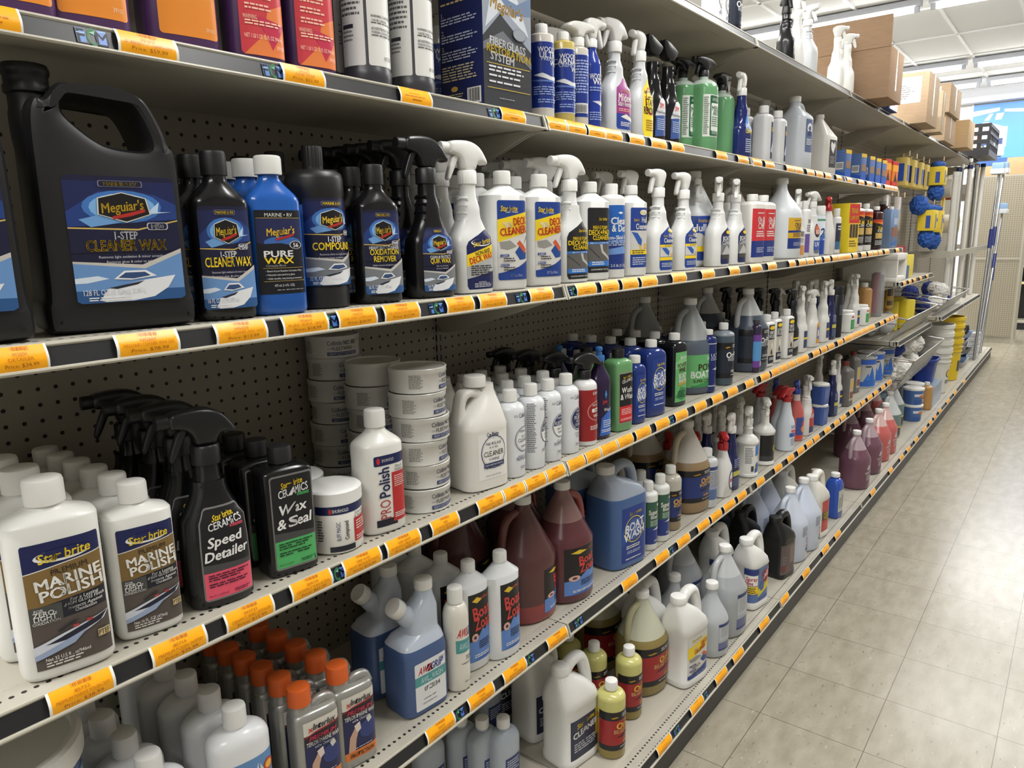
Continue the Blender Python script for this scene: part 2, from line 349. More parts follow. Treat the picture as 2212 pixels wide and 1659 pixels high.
# ------------------------------------------------------------------ the products
def sb_logo(u, v, h, sw=True, c=YEL, rot=0, w=.6):
    q = []
    if sw: q += [('e', u-.02, v-.005, w*.52, h*.62, (230, 230, 226)), ('e', u+.01, v+.008, w*.5, h*.52, NAVY)]
    return q + [T('Star brite', u, v, h, c, b=.03, sh=.15, w=w, rot=rot)]
def meg(title, sub, badge, small, foot, boat=True, bg=(24, 27, 58), wrapw=0):
    SKY = (104, 146, 200)
    p = [('R', 0, 0, 1, 1, bg, .006), ('p', [(0, .60), (1, .66), (1, .96), (0, .96)], (30, 38, 84)), ('p', [(0, .6), (1, .66), (1, .78), (.8, .86), (.3, .88), (0, .72)], (36, 62, 128)), ('e', .5, .76, .36, .13, (66, 118, 190)), ('e', .5, .755, .3, .11, (126, 178, 230)), ('p', [(.1, .66), (.3, .7), (.5, .64), (.2, .6)], (110, 160, 216)), ('p', [(.7, .7), (.84, .8), (.82, .72), (.95, .72)], (190, 214, 240)),
         ('p', [(0, .60), (.62, .585), (1, .655), (1, .645), (.62, .572), (0, .59)], (214, 184, 96)), ('p', [(0, .59), (.62, .572), (1, .645), (1, .4), (0, .4)], bg),
         ('R', .3, .915, .7, .965, (120, 120, 140), .002), ('R', .31, .919, .69, .961, bg, .002), T('MARINE & RV', .5, .94, .028, YEL, b=.03, w=.34),
         ('p', [(.28, .83), (.5, .875), (.72, .83), (.75, .70), (.52, .635), (.27, .70)], (226, 222, 206)), ('p', [(.29, .825), (.5, .868), (.71, .825), (.74, .703), (.52, .643), (.28, .703)], (22, 20, 24)),
         ('p', [(.4, .685), (.56, .715), (.7, .745), (.7, .72), (.56, .685), (.4, .66)], (176, 44, 38)), T("Meguiar's", .5, .765, .062, (244, 206, 60), b=.025, sh=.12, w=.38, rot=6),
         ('R', .7, .575, .9, .635, (190, 190, 200), .003), ('R', .71, .58, .89, .63, bg, .003), T(badge, .8, .605, .032, (235, 235, 240), b=.05, w=.15)]
    y = .545 if len(title) < 3 else .56
    for i, (t, c, hh) in enumerate(title):
        p.append(T(t, .5, y-hh*.2, hh, c, b=.035, w=.86, sx=.72)); y -= hh*1.5
    for i, t in enumerate(small): p.append(T(t, .54, y-.004-i*.04, .02, (200, 200, 210), w=.74))
    p += [('p', [(0, .335), (.62, .295), (1, .42), (1, .385), (.64, .262), (0, .318)], (196, 192, 186)), ('p', [(0, .318), (.64, .262), (1, .385), (1, .02), (.96, 0), (.04, 0), (0, .02)], SKY if boat else (120, 124, 130)),
          ('p', [(0, .2), (.2, .215), (.3, .19), (.1, .16), (0, .16)], (214, 226, 240)), ('p', [(0, .1), (1, .09), (1, .02), (.96, 0), (.04, 0), (0, .02)], (44, 86, 140)),
          ('p', [(.2, .02), (.28, .11), (.62, .17), (.92, .2), (.84, .1), (.7, .03), (.5, .005), (.25, .005)], (228, 230, 234)), ('p', [(.28, .115), (.62, .165), (.55, .135), (.36, .105)], (34, 40, 56)),
          ('p', [(.34, .185), (.44, .25), (.64, .25), (.74, .2), (.5, .175)], (232, 234, 238)), ('p', [(.38, .195), (.45, .235), (.63, .235), (.68, .205), (.52, .185)], (50, 76, 120)),
          T(foot, .34, .085, .036, (240, 240, 244), b=.02, w=.56, sx=.75), ('l', .1, .045, .44, 2, .018, (235, 235, 238))]
    return p
@kind
def black_gallon_jug():
    root = empty('gallon_jug'); m = C((24, 24, 27), .42); mb = MB()
    w = .088
    out = [(-w+.006, 0), (w-.006, 0), (w, .008), (w, .038), (w-.004, .044), (w-.005, .2), (w-.006, .228), (w-.014, .236), (w-.016, .25), (.055, .287), (.044, .296), (.02, .2985), (-.036, .303), (-.046, .301), (-.056, .288), (-.062, .281), (-.066, .284), (-w+.014, .284), (-w+.006, .262), (-w+.005, .2), (-w+.004, .044), (-w, .038), (-w, .008)]
    hole = chaikin([(-.044, .272), (-.038, .287), (.006, .287), (.026, .284), (.038, .276), (.053, .238), (.05, .226), (.004, .229), (-.016, .24), (-.04, .262)], 2)
    out = [(x*.95, z*.95) for x, z in out]; hole = [(x*.95, z*.95) for x, z in hole]
    mb.prism([chaikin(out, 2), hole], .118, m, bev=.013); mb.rings([[(-.064+ra*math.cos(t*PI/16), rb*math.sin(t*PI/16), z) for t in range(32)] for z, ra, rb in ((.17, .01, .05), (.2, .017, .053), (.228, .0215, .046), (.245, .0225, .034), (.256, .0225, .0235), (.262, .021, .021), (.28, .021, .021))], m)
    b = Flat((0, -.0592, 0), (1, 0, 0), (0, 0, 1), (0, -1, 0))
    mb.build('body', root, 34)
    mb = MB(); art(mb, b, meg([('1-STEP', (236, 236, 240), .05), ('CLEANER WAX', (246, 204, 62), .068)], 0, 'M50', ['Removes light oxidation & minor scratches', 'Restores gloss & color to gel coat'], '128 FL OZ (1 GAL) 3.79 L'), .008, .122, .036, .148); mb.build('label', root)
    mb = MB(); mb.lathe([(.0225, 0), (.0245, .002), (.0245, .008), (.023, .011), (.023, .02), (.025, .023), (.025, .028), (.023, .033), (.017, .034)], m, n=40, cx=-.064, z0=.277, ribs=.0005); mb.build('cap', root)
    return root
def flat_flask(H, a, b, cap, n=3.6, rn=.0135, hs=.04, hn=.006): return secs(H, a, b, n, rn, hs, hn, 'ease', .006)
def wax(col, labs, capc, cr_=.017, ch=.032, taper=.98, a=.04, b=.024, H=.195): return bottle('wax_bottle', secs(H, a, b, 3.2, .0145, .036, .004, 'ease', .007, taper=taper), col, .2, cap=(cr_, ch, capc, {'ribs': False}), labels=labs)
@kind
def black_wax_bottle(): return wax((18, 18, 22), [(meg([('1-STEP', (236, 236, 240), .045), ('CLEANER WAX', (246, 214, 40), .075)], 0, 'M50', ['Removes light oxidation & minor scratches', 'Restores gloss & color to gel coat'], '16 FL OZ (1 PT) 473 mL'), .0, .07, .016, .136)], (16, 16, 18))
@kind
def blue_wax_bottle():
    p = [('r', 0, 0, 1, 1, (18, 20, 30)), ('p', [(.02, .62), (.35, .56), (.98, .6), (.98, .9), (.02, .9)], (34, 40, 84)), ('e', .55, .62, .4, .07, (60, 104, 176)), ('p', [(0, .6), (.5, .61), (1, .55), (1, .3), (0, .3)], (18, 20, 30)),
         T('MARINE \u2022 RV', .5, .945, .035, (226, 226, 222), w=.84), ('r', .03, .905, .97, .91, (206, 176, 90)), ('p', [(.4, .665), (.62, .695), (.8, .73), (.8, .7), (.62, .665), (.4, .64)], (176, 44, 38)), T("Meguiar's", .52, .755, .07, (238, 196, 60), b=.03, sh=.12, w=.6, rot=5),
         ('e', .82, .585, .14, .05, (200, 200, 206)), ('e', .82, .585, .12, .043, (18, 20, 30)), T('56', .82, .585, .042, (235, 235, 235), b=.04), T('PURE', .44, .485, .06, (240, 240, 240), b=.05, w=.6, fit=1), T('WAX', .44, .405, .06, YEL, b=.05, w=.6, fit=1), T('Carnauba Blend', .36, .345, .026, (170, 170, 170), sh=.2, w=.45),
         ('r', .1, .312, .95, .316, (206, 176, 90)), T('\u2022 Blend of pure Brazilian Carnauba Wax', .52, .28, .022, (225, 225, 225), w=.76), T('\u2022 Maintains extraordinary gloss', .44, .235, .022, (225, 225, 225), w=.6), T('\u2022 Adds durable, long lasting protection', .52, .19, .022, (225, 225, 225), w=.74),
         ('r', .1, .155, .95, .159, (206, 176, 90)), T('473 mL (16 FL. OZ)', .5, .105, .028, (225, 225, 225), w=.42), ('l', .34, .055, .6, 1, .02, (150, 150, 150))]
    return wax((34, 92, 178), [(p, .0, .07, .03, .118)], (218, 218, 214), .019, .026, .97, .041, .024, .2)
@kind
def black_wax_bottle_dark():
    return wax((18, 18, 22), [(meg([('HEAVY DUTY CLEANER', (225, 225, 225), .03), ('OXIDATION', (240, 210, 50), .055), ('REMOVER', (240, 210, 50), .055)], 0, 'M49', ['Safely removes moderate oxidation'], '16 FL OZ (1 PT) 473 mL', False), .0, .07, .016, .136)], (16, 16, 18))
@kind
def black_cylinder_bottle():
    P = [('r', -.35, 0, 0, .93, (74, 124, 196))] + meg([('1-STEP', (236, 236, 240), .05), ('COMPOUND', (246, 214, 40), .07)], 0, 'M67', ['Restores shine to neglected surfaces', 'Removes heavy oxidation, water spots', '& scratches'], '32 FL OZ (1 QT) 946 mL', False)
    return bottle('compound_bottle', [(0, .041, .041), (.002, .044, .044), (.03, .0445, .0445), (.033, .0435, .0435), (.17, .0435, .0435), (.175, .0445, .0445), (.198, .0445, .0445), (.206, .042, .042), (.211, .034, .034), (.213, .016, .016), (.218, .0155, .0155)], (24, 24, 26), .42, cap=(.016, .032, (18, 18, 20)), labels=[(P, .006, .092, .036, .132)])
def sprayB(H=.232, a=.046, b=.031, rn=.0155, waist=.021, z0=.125, z1=.2, n=3.):
    k = (H-.021)/H; return [(q[0]*k,)+tuple(q[1:]) for q in [(0, a-.006, b-.006, n), (.0015, a-.002, b-.002, n), (.006, a, b, n), (.06, a, b, n), (.1, a*.985, b*.98, n), (z0*.93, a*.93, b*.95, n), (z0, a*.8, b*.86, n-.3), (z0+.014, a*.66, b*.78, 2.6), (z0+.03, waist*1.12, waist*1.05, 2.3), (z0+.042, waist*1.04, waist*1.05, 2.2), (z0+.05, waist*1.06, waist*1.02, 2.2), (z1-.014, waist*.95, waist*.95, 2.1), (z1, rn*1.05, rn*1.05, 2), (H, rn, rn, 2)]]
def ribs(col=None, side=-1, x=.024, zs=(.138, .151, .165, .178), r=.0035, xs=.047, z2=(.03, .05, .07, .09)):
    def fn(mb, m):
        for i, z in enumerate(zs): mb.tube(cr([(side*(x-.009-i*.0012), -.017, z-.002), (side*(x-.001-i*.0016), 0, z), (side*(x-.009-i*.0012), .017, z-.002)], 4), r, m, n=8)
    return fn
@kind
def black_quick_wax_spray():
    return bottle('spray_bottle', sprayB(.222, .046, .028), (18, 18, 22), .25, spray=dict(col=(26, 26, 29), rc=.019, hc=.028), emboss=ribs(), labels=[(meg([('CLEAN & PROTECT', (230, 230, 230), .036), ('QUIK WAX', (246, 214, 40), .06)], 0, 'M59', ['Easy way of waxing', 'for use on fiberglass'], '16 FL OZ (1 PT)', False), .004, .07, .012, .112)])
WSB = dict(col=(232, 232, 229))
def sbspray(name, prims, H=.226, a=.046, sw=.068, z0=.008, h=.112, rc=.0185): return bottle(name, sprayB(H, a), (224, 225, 224), .3, spray=dict(col=(232, 232, 229), rc=rc), emboss=ribs(), labels=[(prims, .006, sw, z0, h)])
def shield(col): return ('p', [(.05, 0), (.95, 0), (1, .04), (1, .93), (.93, 1), (.8, .99), (.3, .88), (.06, .8), (0, .72), (0, .06)], col)
@kind
def white_deck_wax_spray():
    return sbspray('spray_bottle', [shield(NAVY), ('p', [(0, .58), (1, .76), (1, .55), (0, .38)], YEL), ('p', [(0, .38), (1, .55), (1, .3), (0, .18)], (176, 178, 180)), T('NON-SKID', .56, .625, .05, (26, 26, 30), b=.03, w=.56, rot=12), T('DECK WAX', .52, .53, .085, RED, b=.05, w=.88, rot=12, sx=.8), ('e', .5, .78, .36, .06, (235, 235, 232)), ('e', .52, .79, .34, .05, NAVY), T('Star brite', .54, .79, .065, YEL, b=.03, w=.66, rot=12, sh=.15), ('l', .12, .4, .8, 5, .036, (40, 40, 44)), T('WARNING:', .5, .12, .024, PAPER, b=.02), ('l', .22, .1, .62, 3, .026, (200, 200, 210))])
def deckclean(): return [('R', 0, 0, 1, 1, (34, 66, 142), .004), ('p', [(0, .6), (1, .74), (1, .2), (0, .08)], (214, 212, 208)), ('p', [(0, .76), (1, .86), (1, .6), (0, .48)], YEL), ('p', [(.05, .48), (.4, .5), (.62, .42), (.3, .38), (.08, .4)], (150, 148, 142)), ('p', [(.55, .35), (.78, .46), (.98, .34), (.96, .26), (.72, .25)], (36, 74, 146)), ('p', [(.62, .46), (.72, .5), (.98, .38), (.9, .33)], (206, 92, 52)), ('p', [(.84, .43), (.87, .45), (1, .56), (1, .53)], (60, 60, 64)), ('p', [(0, .09), (.5, .12), (1, .24), (1, .0), (.03, 0), (0, .02)], (34, 66, 142)),
    T('Star brite', .38, .9, .055, YEL, b=.04, w=.55, sh=.12), T('Clean \u2022 Protect', .46, .855, .022, PAPER, w=.5), T('NON-', .32, .715, .03, PAPER, b=.04, w=.3), T('SKID', .34, .68, .03, PAPER, b=.04, w=.3), T('DECK', .74, .745, .075, RED, b=.05, w=.46, rot=6, sx=.75), T('CLEANER', .52, .625, .075, RED, b=.05, w=.9, rot=6, sx=.75), ('r', .06, .295, .34, .325, (34, 66, 142)), T('CLEAN', .2, .31, .02, PAPER, b=.03), ('l', .16, .28, .4, 2, .03, (50, 50, 54)), ('r', .06, .175, .34, .205, (34, 66, 142)), T('PROTECT', .2, .19, .02, PAPER, b=.03, w=.26), ('l', .16, .165, .4, 2, .03, (50, 50, 54)), T('NET 32oz (946mL)', .58, .055, .03, (215, 220, 235), b=.01, w=.4)]
def flipcap(r=.0155, h=.024, c=(230, 230, 227)): return (r, h, c, {'ribs': False})
def oval(H=.21, a=.046, b=.03, n=3.4, hs=.02, rn=.014): return secs(H, a, b, n, rn, hs, .004, 'cone', .006)
@kind
def deck_cleaner_bottle(): return bottle('cleaner_bottle', oval(.21, .047, .03), (226, 227, 226), .3, cap=flipcap(.0175, .026), labels=[(deckclean(), .004, .072, .02, .156)])
def deckpad(): return [shield((34, 34, 36)), ('p', [(.02, .16), (1, .16), (1, .46), (0, .46)], (96, 94, 92)), ('p', [(.5, .46), (.62, .46), (.66, .34), (1, .22), (1, .18), (.6, .31)], (190, 190, 186)), ('p', [(0, .42), (.5, .24), (.5, .22), (0, .4)], (60, 60, 60)), ('r', 0, .44, 1, .48, (48, 116, 196)), T('EVA \u2022 FOAM BLEND \u2022 PE', .5, .46, .024, PAPER, b=.03, w=.86), ('r', .02, .1, 1, .18, (48, 116, 196)), ('l', .16, .17, .7, 2, .03, PAPER), T('CAUTION: IRRITANT  NET 32oz', .52, .05, .024, PAPER, w=.8), T('Star brite', .64, .83, .04, YEL, b=.03, w=.38, sh=.1), T('MARINE FOAM', .52, .7, .045, YEL, b=.04, w=.64), T('DECK+PAD', .5, .625, .06, YEL, b=.05, w=.92, fit=1), T('CLEANER', .56, .545, .055, YEL, b=.05, w=.74)]
@kind
def deck_pad_spray(): return bottle('spray_bottle', sprayB(.226, .044, .03, z0=.14), (224, 225, 224), .3, spray=dict(col=(232, 232, 229), rc=.0185), emboss=ribs(), labels=[(deckpad(), .004, .076, .008, .13)])
@kind
def deck_pad_bottle(): return bottle('cleaner_bottle', oval(.206, .046, .03), (226, 227, 226), .3, cap=flipcap(.0165, .024), labels=[([('R', 0, 0, 1, 1, (34, 34, 36), .004)] + deckpad()[1:], .004, .07, .018, .15)])
@kind
def blue_detailer_bottle():
    return bottle('cleaner_bottle', secs(.206, .033, .033, 2., .015, .012, .004, 'round', .004), (228, 228, 226), .3, cap=(.0155, .024, (232, 232, 229)), labels=[([('r', 0, 0, 1, 1, (34, 98, 184)), ('r', 0, 0, 1, .42, (30, 56, 130)), ('p', [(0, .3), (.6, .36), (1, .32), (1, .26), (0, .22)], (110, 150, 210)), T('Clean', .5, .76, .09, PAPER, b=.05, w=.5), T('& Detail', .55, .645, .085, PAPER, b=.05, w=.55), T('Non-Skid Deck', .5, .5, .05, PAPER, b=.04, w=.8), ('l', .1, .45, .8, 3, .03, (200, 215, 235)), T('2.5 lb (1.13kg)', .5, .06, .035, PAPER, w=.5), ('p', [(.42, .88), (.5, .9), (.58, .88), (.5, .86)], PAPER)], 0, .1, .022, .154)])
def hull(): return [('R', 0, 0, 1, 1, (36, 66, 146), .003), ('r', 0, .3, 1, .62, (206, 204, 198)), ('p', [(.04, .6), (.36, .58), (.62, .46), (.58, .36), (.4, .4)], (44, 92, 176)), ('p', [(.4, .4), (.58, .36), (.64, .3), (.5, .3)], (214, 184, 84)), ('r', .72, .31, 1, .4, (214, 176, 96)), ('r', 0, .22, 1, .3, YEL), ('l', .08, .29, .84, 2, .035, (60, 60, 60)), ('l', .1, .17, .8, 4, .035, (196, 206, 226)), ('e', .68, .92, .22, .045, (232, 228, 210)), T('Star brite', .68, .92, .04, (226, 190, 40), b=.02, w=.36), T('Instant', .3, .8, .045, (222, 184, 60), b=.02, w=.3), T('Hull', .74, .8, .075, PAPER, b=.03, w=.32), T('Cleaner', .58, .69, .075, PAPER, b=.04, w=.66)]
@kind
def hull_cleaner_bottle(): return bottle('cleaner_bottle', oval(.208, .04, .03), (226, 227, 226), .3, cap=flipcap(.0165, .022), labels=[(hull(), .004, .062, .022, .15)])
@kind
def hull_cleaner_spray(): return bottle('spray_bottle', sprayB(.226, .047, .03, z0=.132), (224, 225, 224), .3, spray=dict(col=(232, 232, 229), style='slim', rc=.018), emboss=ribs(), labels=[([shield((36, 66, 146)), ('r', .02, .3, 1, .52, (206, 204, 198)), ('p', [(.1, .5), (.4, .5), (.62, .42), (.58, .32), (.4, .36)], (44, 92, 176)), ('r', .7, .31, 1, .38, (214, 176, 96)), ('r', 0, .52, 1, .57, YEL), T('GEL FORMULA', .55, .545, .028, (60, 60, 60), w=.5), ('r', 0, .22, 1, .29, YEL), ('l', .12, .16, .76, 3, .035, (196, 206, 226)), ('e', .74, .88, .2, .045, (214, 190, 90)), T('Instant', .36, .77, .045, (222, 184, 60), b=.02, w=.28), T('Hull', .74, .78, .08, PAPER, b=.04, w=.34), T('Cleaner', .58, .67, .08, PAPER, b=.04, w=.7)], .008, .066, .008, .12)])
def gallon(H=.292, r=.077, rn=.019, hs=.115, n=2.2, mode='cone', z0=.01):
    q = secs(H, r, r*.96, n, rn, hs, .012, mode, .01); return q
HANDLE = lambda r, H, s=-1: [(s*.012, 0, H-.024), (s*(r*.42), 0, H-.024), (s*(r*.72), 0, H-.04), (s*(r*.86), 0, H-.075), (s*(r*.88), 0, H-.11), (s*(r*.74), 0, H-.132)]
def jug(name, col, level=None, liq=None, labels=(), H=.285, r=.077, side=-1, cap=(232, 232, 230), rough=.38, hs=.115, mode='ease2', hcol=None, rc=.021):
    return bottle(name, gallon(H, r, .0185, hs, 2.25, mode if mode != 'ease2' else 'cone'), col, rough, cap=(rc, .02, cap), level=level, liq=liq, labels=labels, handle=(HANDLE(r, H, side), [.008, .0115, .0115, .011, .0115, .012][0:1]*1 and .0105, hcol or col))
@kind
def hull_cleaner_gallon(): return jug('gallon_jug', (206, 210, 214), labels=[([('r', 0, 0, 1, 1, (36, 66, 146)), ('r', 0, .28, 1, .62, (206, 204, 198)), ('p', [(.2, .62), (.6, .6), (.75, .4), (.5, .4)], (44, 92, 176)), ('r', .1, .2, 1, .32, YEL), T('Hull Cleaner', .5, .74, .13, PAPER, b=.04, w=.9), T('Instant', .3, .9, .07, (222, 184, 60), w=.3)], 0, .17, .02, .14)])
@kind
def white_spray_dark_label(): return bottle('spray_bottle', sprayB(.226, .045, .03, z0=.135), (224, 225, 224), .3, spray=dict(col=(228, 228, 226), style='slim', rc=.018, rz=.6), emboss=ribs(), labels=[([shield(NAVY), ('r', 0, .25, 1, .52, (120, 120, 122)), ('p', [(.1, .25), (.5, .5), (1, .3), (1, .25)], (190, 190, 190)), ('r', .1, .14, .9, .24, (70, 68, 60)), T('BOAT', .5, .68, .09, PAPER, b=.04, w=.7), T('CLEANER', .52, .57, .08, PAPER, b=.04, w=.85), ('e', .66, .84, .22, .05, YEL)], .01, .06, .008, .118)])
def onoff(yel=False):
    c = (214, 170, 44) if yel else (206, 52, 58); t = (40, 40, 50) if yel else PAPER
    return [('r', 0, 0, 1, 1, (32, 54, 128)), ('r', 0, .34, 1, 1, c)] + ([('r', 0, .52, 1, .59, (32, 54, 128))] if yel else []) + [T('ON &' if yel else 'On &', .6, .78, .1, t, b=.05, w=.5), T('OFF' if yel else 'Off', .6, .65, .1, t, b=.05, w=.5), ('l', .25, .54 if not yel else .5, .7, 3, .045, t), ('l', .3, .2, .64, 3, .04, (180, 190, 220)), ('l', .3, .92, .6, 1, .04, t)]
@kind
def red_label_bottle(): return bottle('cleaner_bottle', secs(.215, .045, .034, 5, .017, .014, .004, 'round', .005), (228, 226, 220), .32, cap=(.019, .022, (228, 228, 224)), labels=[(onoff(), 0, .084, .02, .165)])
@kind
def yellow_label_gallon(): return bottle('gallon_jug', secs(.292, .078, .074, 2.6, .02, .11, .012, 'ease', .01), (212, 217, 222), .36, cap=(.024, .022, (230, 230, 228)), labels=[(onoff(True), -.002, .1, .04, .118)])
@kind
def protectant_spray(): return bottle('spray_bottle', sprayB(.22, .037, .028, z0=.13), (224, 225, 224), .3, spray=dict(col=(228, 228, 226), style='slim', rz=.5), labels=[([('r', .1, 0, .9, .32, (214, 150, 86)), ('r', .2, .38, .8, .62, (230, 226, 220)), T('303', .5, .7, .14, (40, 40, 50), b=.05, w=.6), ('l', .2, .56, .6, 4, .04, (60, 60, 70))], .0, .05, .012, .12)])
@kind
def protectant_badge_spray(): return bottle('spray_bottle', sprayB(.226, .042, .03, z0=.135), (224, 225, 224), .3, spray=dict(col=(228, 228, 226), style='wing', rc=.0175, k=.9), labels=[([('e', .5, .74, .42, .22, (38, 40, 64)), ('e', .5, .76, .34, .16, (206, 96, 60)), T('303', .5, .7, .1, PAPER, b=.05, w=.5), ('r', .08, .1, .92, .42, (48, 84, 170)), T('UV', .5, .3, .12, PAPER, b=.05), ('e', .5, .06, .4, .06, (110, 112, 116))], .0, .058, .012, .13)])
@kind
def purple_label_bottle(): return bottle('cleaner_bottle', secs(.2, .024, .024, 2.2, .012, .014, .004), (226, 226, 224), .32, cap=(.0135, .03, (228, 228, 226)), labels=[([('r', 0, 0, 1, .5, (104, 84, 156)), T('303', .5, .84, .08, (40, 40, 50), b=.05, w=.5), ('l', .15, .74, .7, 4, .05, (70, 70, 80))], 0, .04, .02, .15)])
@kind
def blue_aerosol(): return bottle('aerosol_can', [(0, .029, .029), (.002, .0325, .0325), (.165, .0325, .0325), (.172, .029, .029), (.176, .028, .028)], (214, 220, 232), .25, cap=(.03, .04, (232, 232, 230), {'ribs': False}), labels=[([('r', 0, 0, 1, .4, (44, 74, 164)), ('p', [(0, .4), (1, .75), (1, .55), (0, .3)], (70, 110, 190)), T('21', .5, .6, .2, (36, 60, 120), b=.05, sh=.2), ('r', 0, .92, 1, .97, (90, 150, 110))], 0, .12, .004, .158)])
@kind
def white_red_trigger(): return bottle('spray_bottle', [(0, .03, .028, 2.2), (.004, .035, .031, 2.2), (.08, .036, .031, 2.2), (.115, .032, .029, 2.2), (.14, .024, .024, 2), (.17, .021, .021, 2), (.185, .0165, .0165, 2), (.195, .016, .016, 2)], (226, 224, 220), .32, spray=dict(col=(184, 40, 44), rc=.018, style='wing', k=.8, rz=.5), labels=[([('e', .5, .5, .4, .4, (150, 60, 70)), ('e', .5, .5, .28, .26, NAVY)], .03, .03, .04, .05)])
@kind
def small_white_bottle(): return bottle('cleaner_bottle', secs(.175, .022, .022, 2.2, .011, .012, .004), (228, 228, 226), .32, cap=(.0145, .034, (230, 230, 228)), labels=[([('r', 0, 0, 1, 1, (52, 58, 78)), ('l', .2, .9, .6, 2, .1, PAPER), ('r', 0, .0, 1, .3, (70, 110, 150))], 0, .05, .02, .12)])
@kind
def yellow_kit_box():
    root = empty('kit_box'); mb = MB(); mb.box(-.055, .055, -.05, .05, 0, .235, C((236, 212, 44), .5), .002); mb.build('carton', root)
    mb = MB(); F = Flat((0, -.0502, 0), (1, 0, 0), (0, 0, 1), (0, -1, 0)); G = Flat((-.0552, 0, 0), (0, -1, 0), (0, 0, 1), (-1, 0, 0))
    art(mb, F, [('r', 0, .6, 1, 1, (206, 44, 44)), ('r', 0, .0, 1, .6, (238, 206, 50)), T('TEAK', .5, .86, .08, YEL, b=.05, w=.7), T('CARE KIT', .5, .72, .06, YEL, b=.05, w=.8), ('r', .1, .3, .34, .58, (60, 44, 36)), ('r', .38, .3, .62, .58, (60, 44, 36)), ('r', .66, .3, .9, .58, (60, 44, 36)), ('l', .1, .24, .8, 3, .05, (110, 90, 30))], 0, .108, .002, .23)
    art(mb, G, [('l', .2, .7, .5, 1, .02, (60, 50, 20)), ('l', .2, .55, .5, 1, .02, (60, 50, 20)), ('l', .2, .36, .5, 1, .02, (60, 50, 20))], 0, .095, .002, .23); mb.build('label', root); return root
def teakL(): return [('r', 0, 0, 1, 1, (40, 36, 36)), ('r', 0, .9, 1, 1, (200, 70, 40)), ('p', [(0, .9), (1, .9), (1, .78), (.4, .84)], (226, 130, 40)), T('Teak', .5, .7, .12, (240, 206, 40), b=.05, w=.8), T('Cleaner', .5, .6, .07, PAPER, b=.03, w=.8), ('r', .15, .32, .85, .52, (200, 170, 100)), ('l', .15, .25, .7, 4, .045, (200, 200, 200))]
@kind
def white_teak_bottle(): return bottle('teak_cleaner_bottle', secs(.222, .03, .03, 4, .012, .012, .006), (228, 228, 226), .32, cap=(.0155, .022, (228, 228, 226)), labels=[(teakL(), 0, .1, .03, .17)])
@kind
def brown_teak_bottle(): return bottle('teak_oil_bottle', secs(.215, .034, .034, 3, .012, .014, .008), (58, 24, 22), .2, cap=(.017, .02, (226, 226, 224)), labels=[(teakL(), 0, .11, .012, .15)])
@kind
def brown_teak_gallon(): return bottle('teak_oil_jug', secs(.26, .05, .05, 4, .018, .03, .01), (64, 30, 26), .22, cap=(.02, .02, (220, 220, 216)), labels=[(teakL(), 0, .14, .04, .15)])
@kind
def blue_paint_tin():
    return bottle('paint_tin', [(0, .046, .03, 6), (.003, .048, .032, 6), (.22, .048, .032, 6), (.224, .045, .03, 6)], (112, 134, 168), .3, cap=(.014, .018, (210, 210, 208)), labels=[([('r', 0, .3, 1, .55, (140, 98, 84)), ('r', .2, .62, .8, .8, (170, 184, 206)), ('p', [(0, .1), (1, .2), (1, .12), (0, .05)], (44, 110, 200))], 0, .09, .005, .21)])
# --- middle shelf
def polishL(net):
    return [('R', 0, 0, 1, 1, (72, 64, 62), .003), ('p', [(0, .78), (1, .845), (1, .985), (.98, 1), (.02, 1), (0, .98)], NAVY), ('p', [(0, .775), (1, .84), (1, .848), (0, .783)], (226, 226, 220)), ('p', [(0, .5), (1, .55), (1, .84), (0, .775)], (128, 102, 58)), ('p', [(0, .5), (1, .55), (1, .36), (0, .36)], (30, 32, 44)), ('r', 0, .36, .42, .51, (74, 74, 74)), ('p', [(0, .36), (1, .4), (1, .0), (0, .0)], (84, 76, 72)),
     ('e', .5, .885, .36, .05, (232, 232, 228)), ('e', .53, .895, .35, .042, NAVY), T('Star brite', .53, .89, .06, YEL, b=.03, w=.66, sh=.14, rot=4), T('PREMIUM', .56, .765, .036, (30, 30, 30), w=.46, rot=4), T('MARINE', .54, .69, .068, (234, 234, 230), b=.05, w=.84, rot=4, fit=1), T('POLISH', .56, .6, .068, (234, 234, 230), b=.05, w=.8, rot=4, fit=1), T('For a Lasting', .7, .515, .026, PAPER, b=.02, sh=.2, w=.44, rot=3), T('HIGH GLOSS Finish', .7, .485, .026, PAPER, b=.02, sh=.2, w=.52, rot=3), T('Protects Against', .7, .45, .026, PAPER, b=.02, sh=.2, w=.46, rot=3), T('Oxidation', .7, .42, .026, PAPER, b=.02, sh=.2, w=.28, rot=3),
     T('FOR', .12, .485, .022, PAPER, w=.14), T('ZERO-', .19, .455, .03, PAPER, b=.03, w=.3), T('LIGHT', .19, .42, .03, PAPER, b=.03, w=.3), T('OXIDATION', .2, .385, .022, PAPER, b=.02, w=.34), ('p', [(0, .2), (.3, .25), (.98, .34), (.9, .28), (.5, .19), (.1, .13), (0, .12)], (206, 210, 222)), ('p', [(.14, .2), (.5, .26), (.96, .335), (.86, .275), (.4, .2)], (28, 32, 52)), ('p', [(0, .13), (.4, .2), (.7, .25), (.5, .16), (0, .09)], (150, 166, 196)), ('p', [(.3, .29), (.52, .34), (.6, .34), (.34, .28)], (40, 40, 48)), ('r', .5, .285, .58, .305, (176, 60, 60)), ('r', .68, .3, .76, .32, (176, 60, 60)), ('r', .8, .14, .96, .2, (206, 186, 140)), T('PTEF', .88, .17, .036, (50, 44, 40), b=.02, w=.14), T(net, .4, .085, .028, PAPER, w=.56), ('l', .12, .06, .56, 2, .022, (214, 214, 210))]
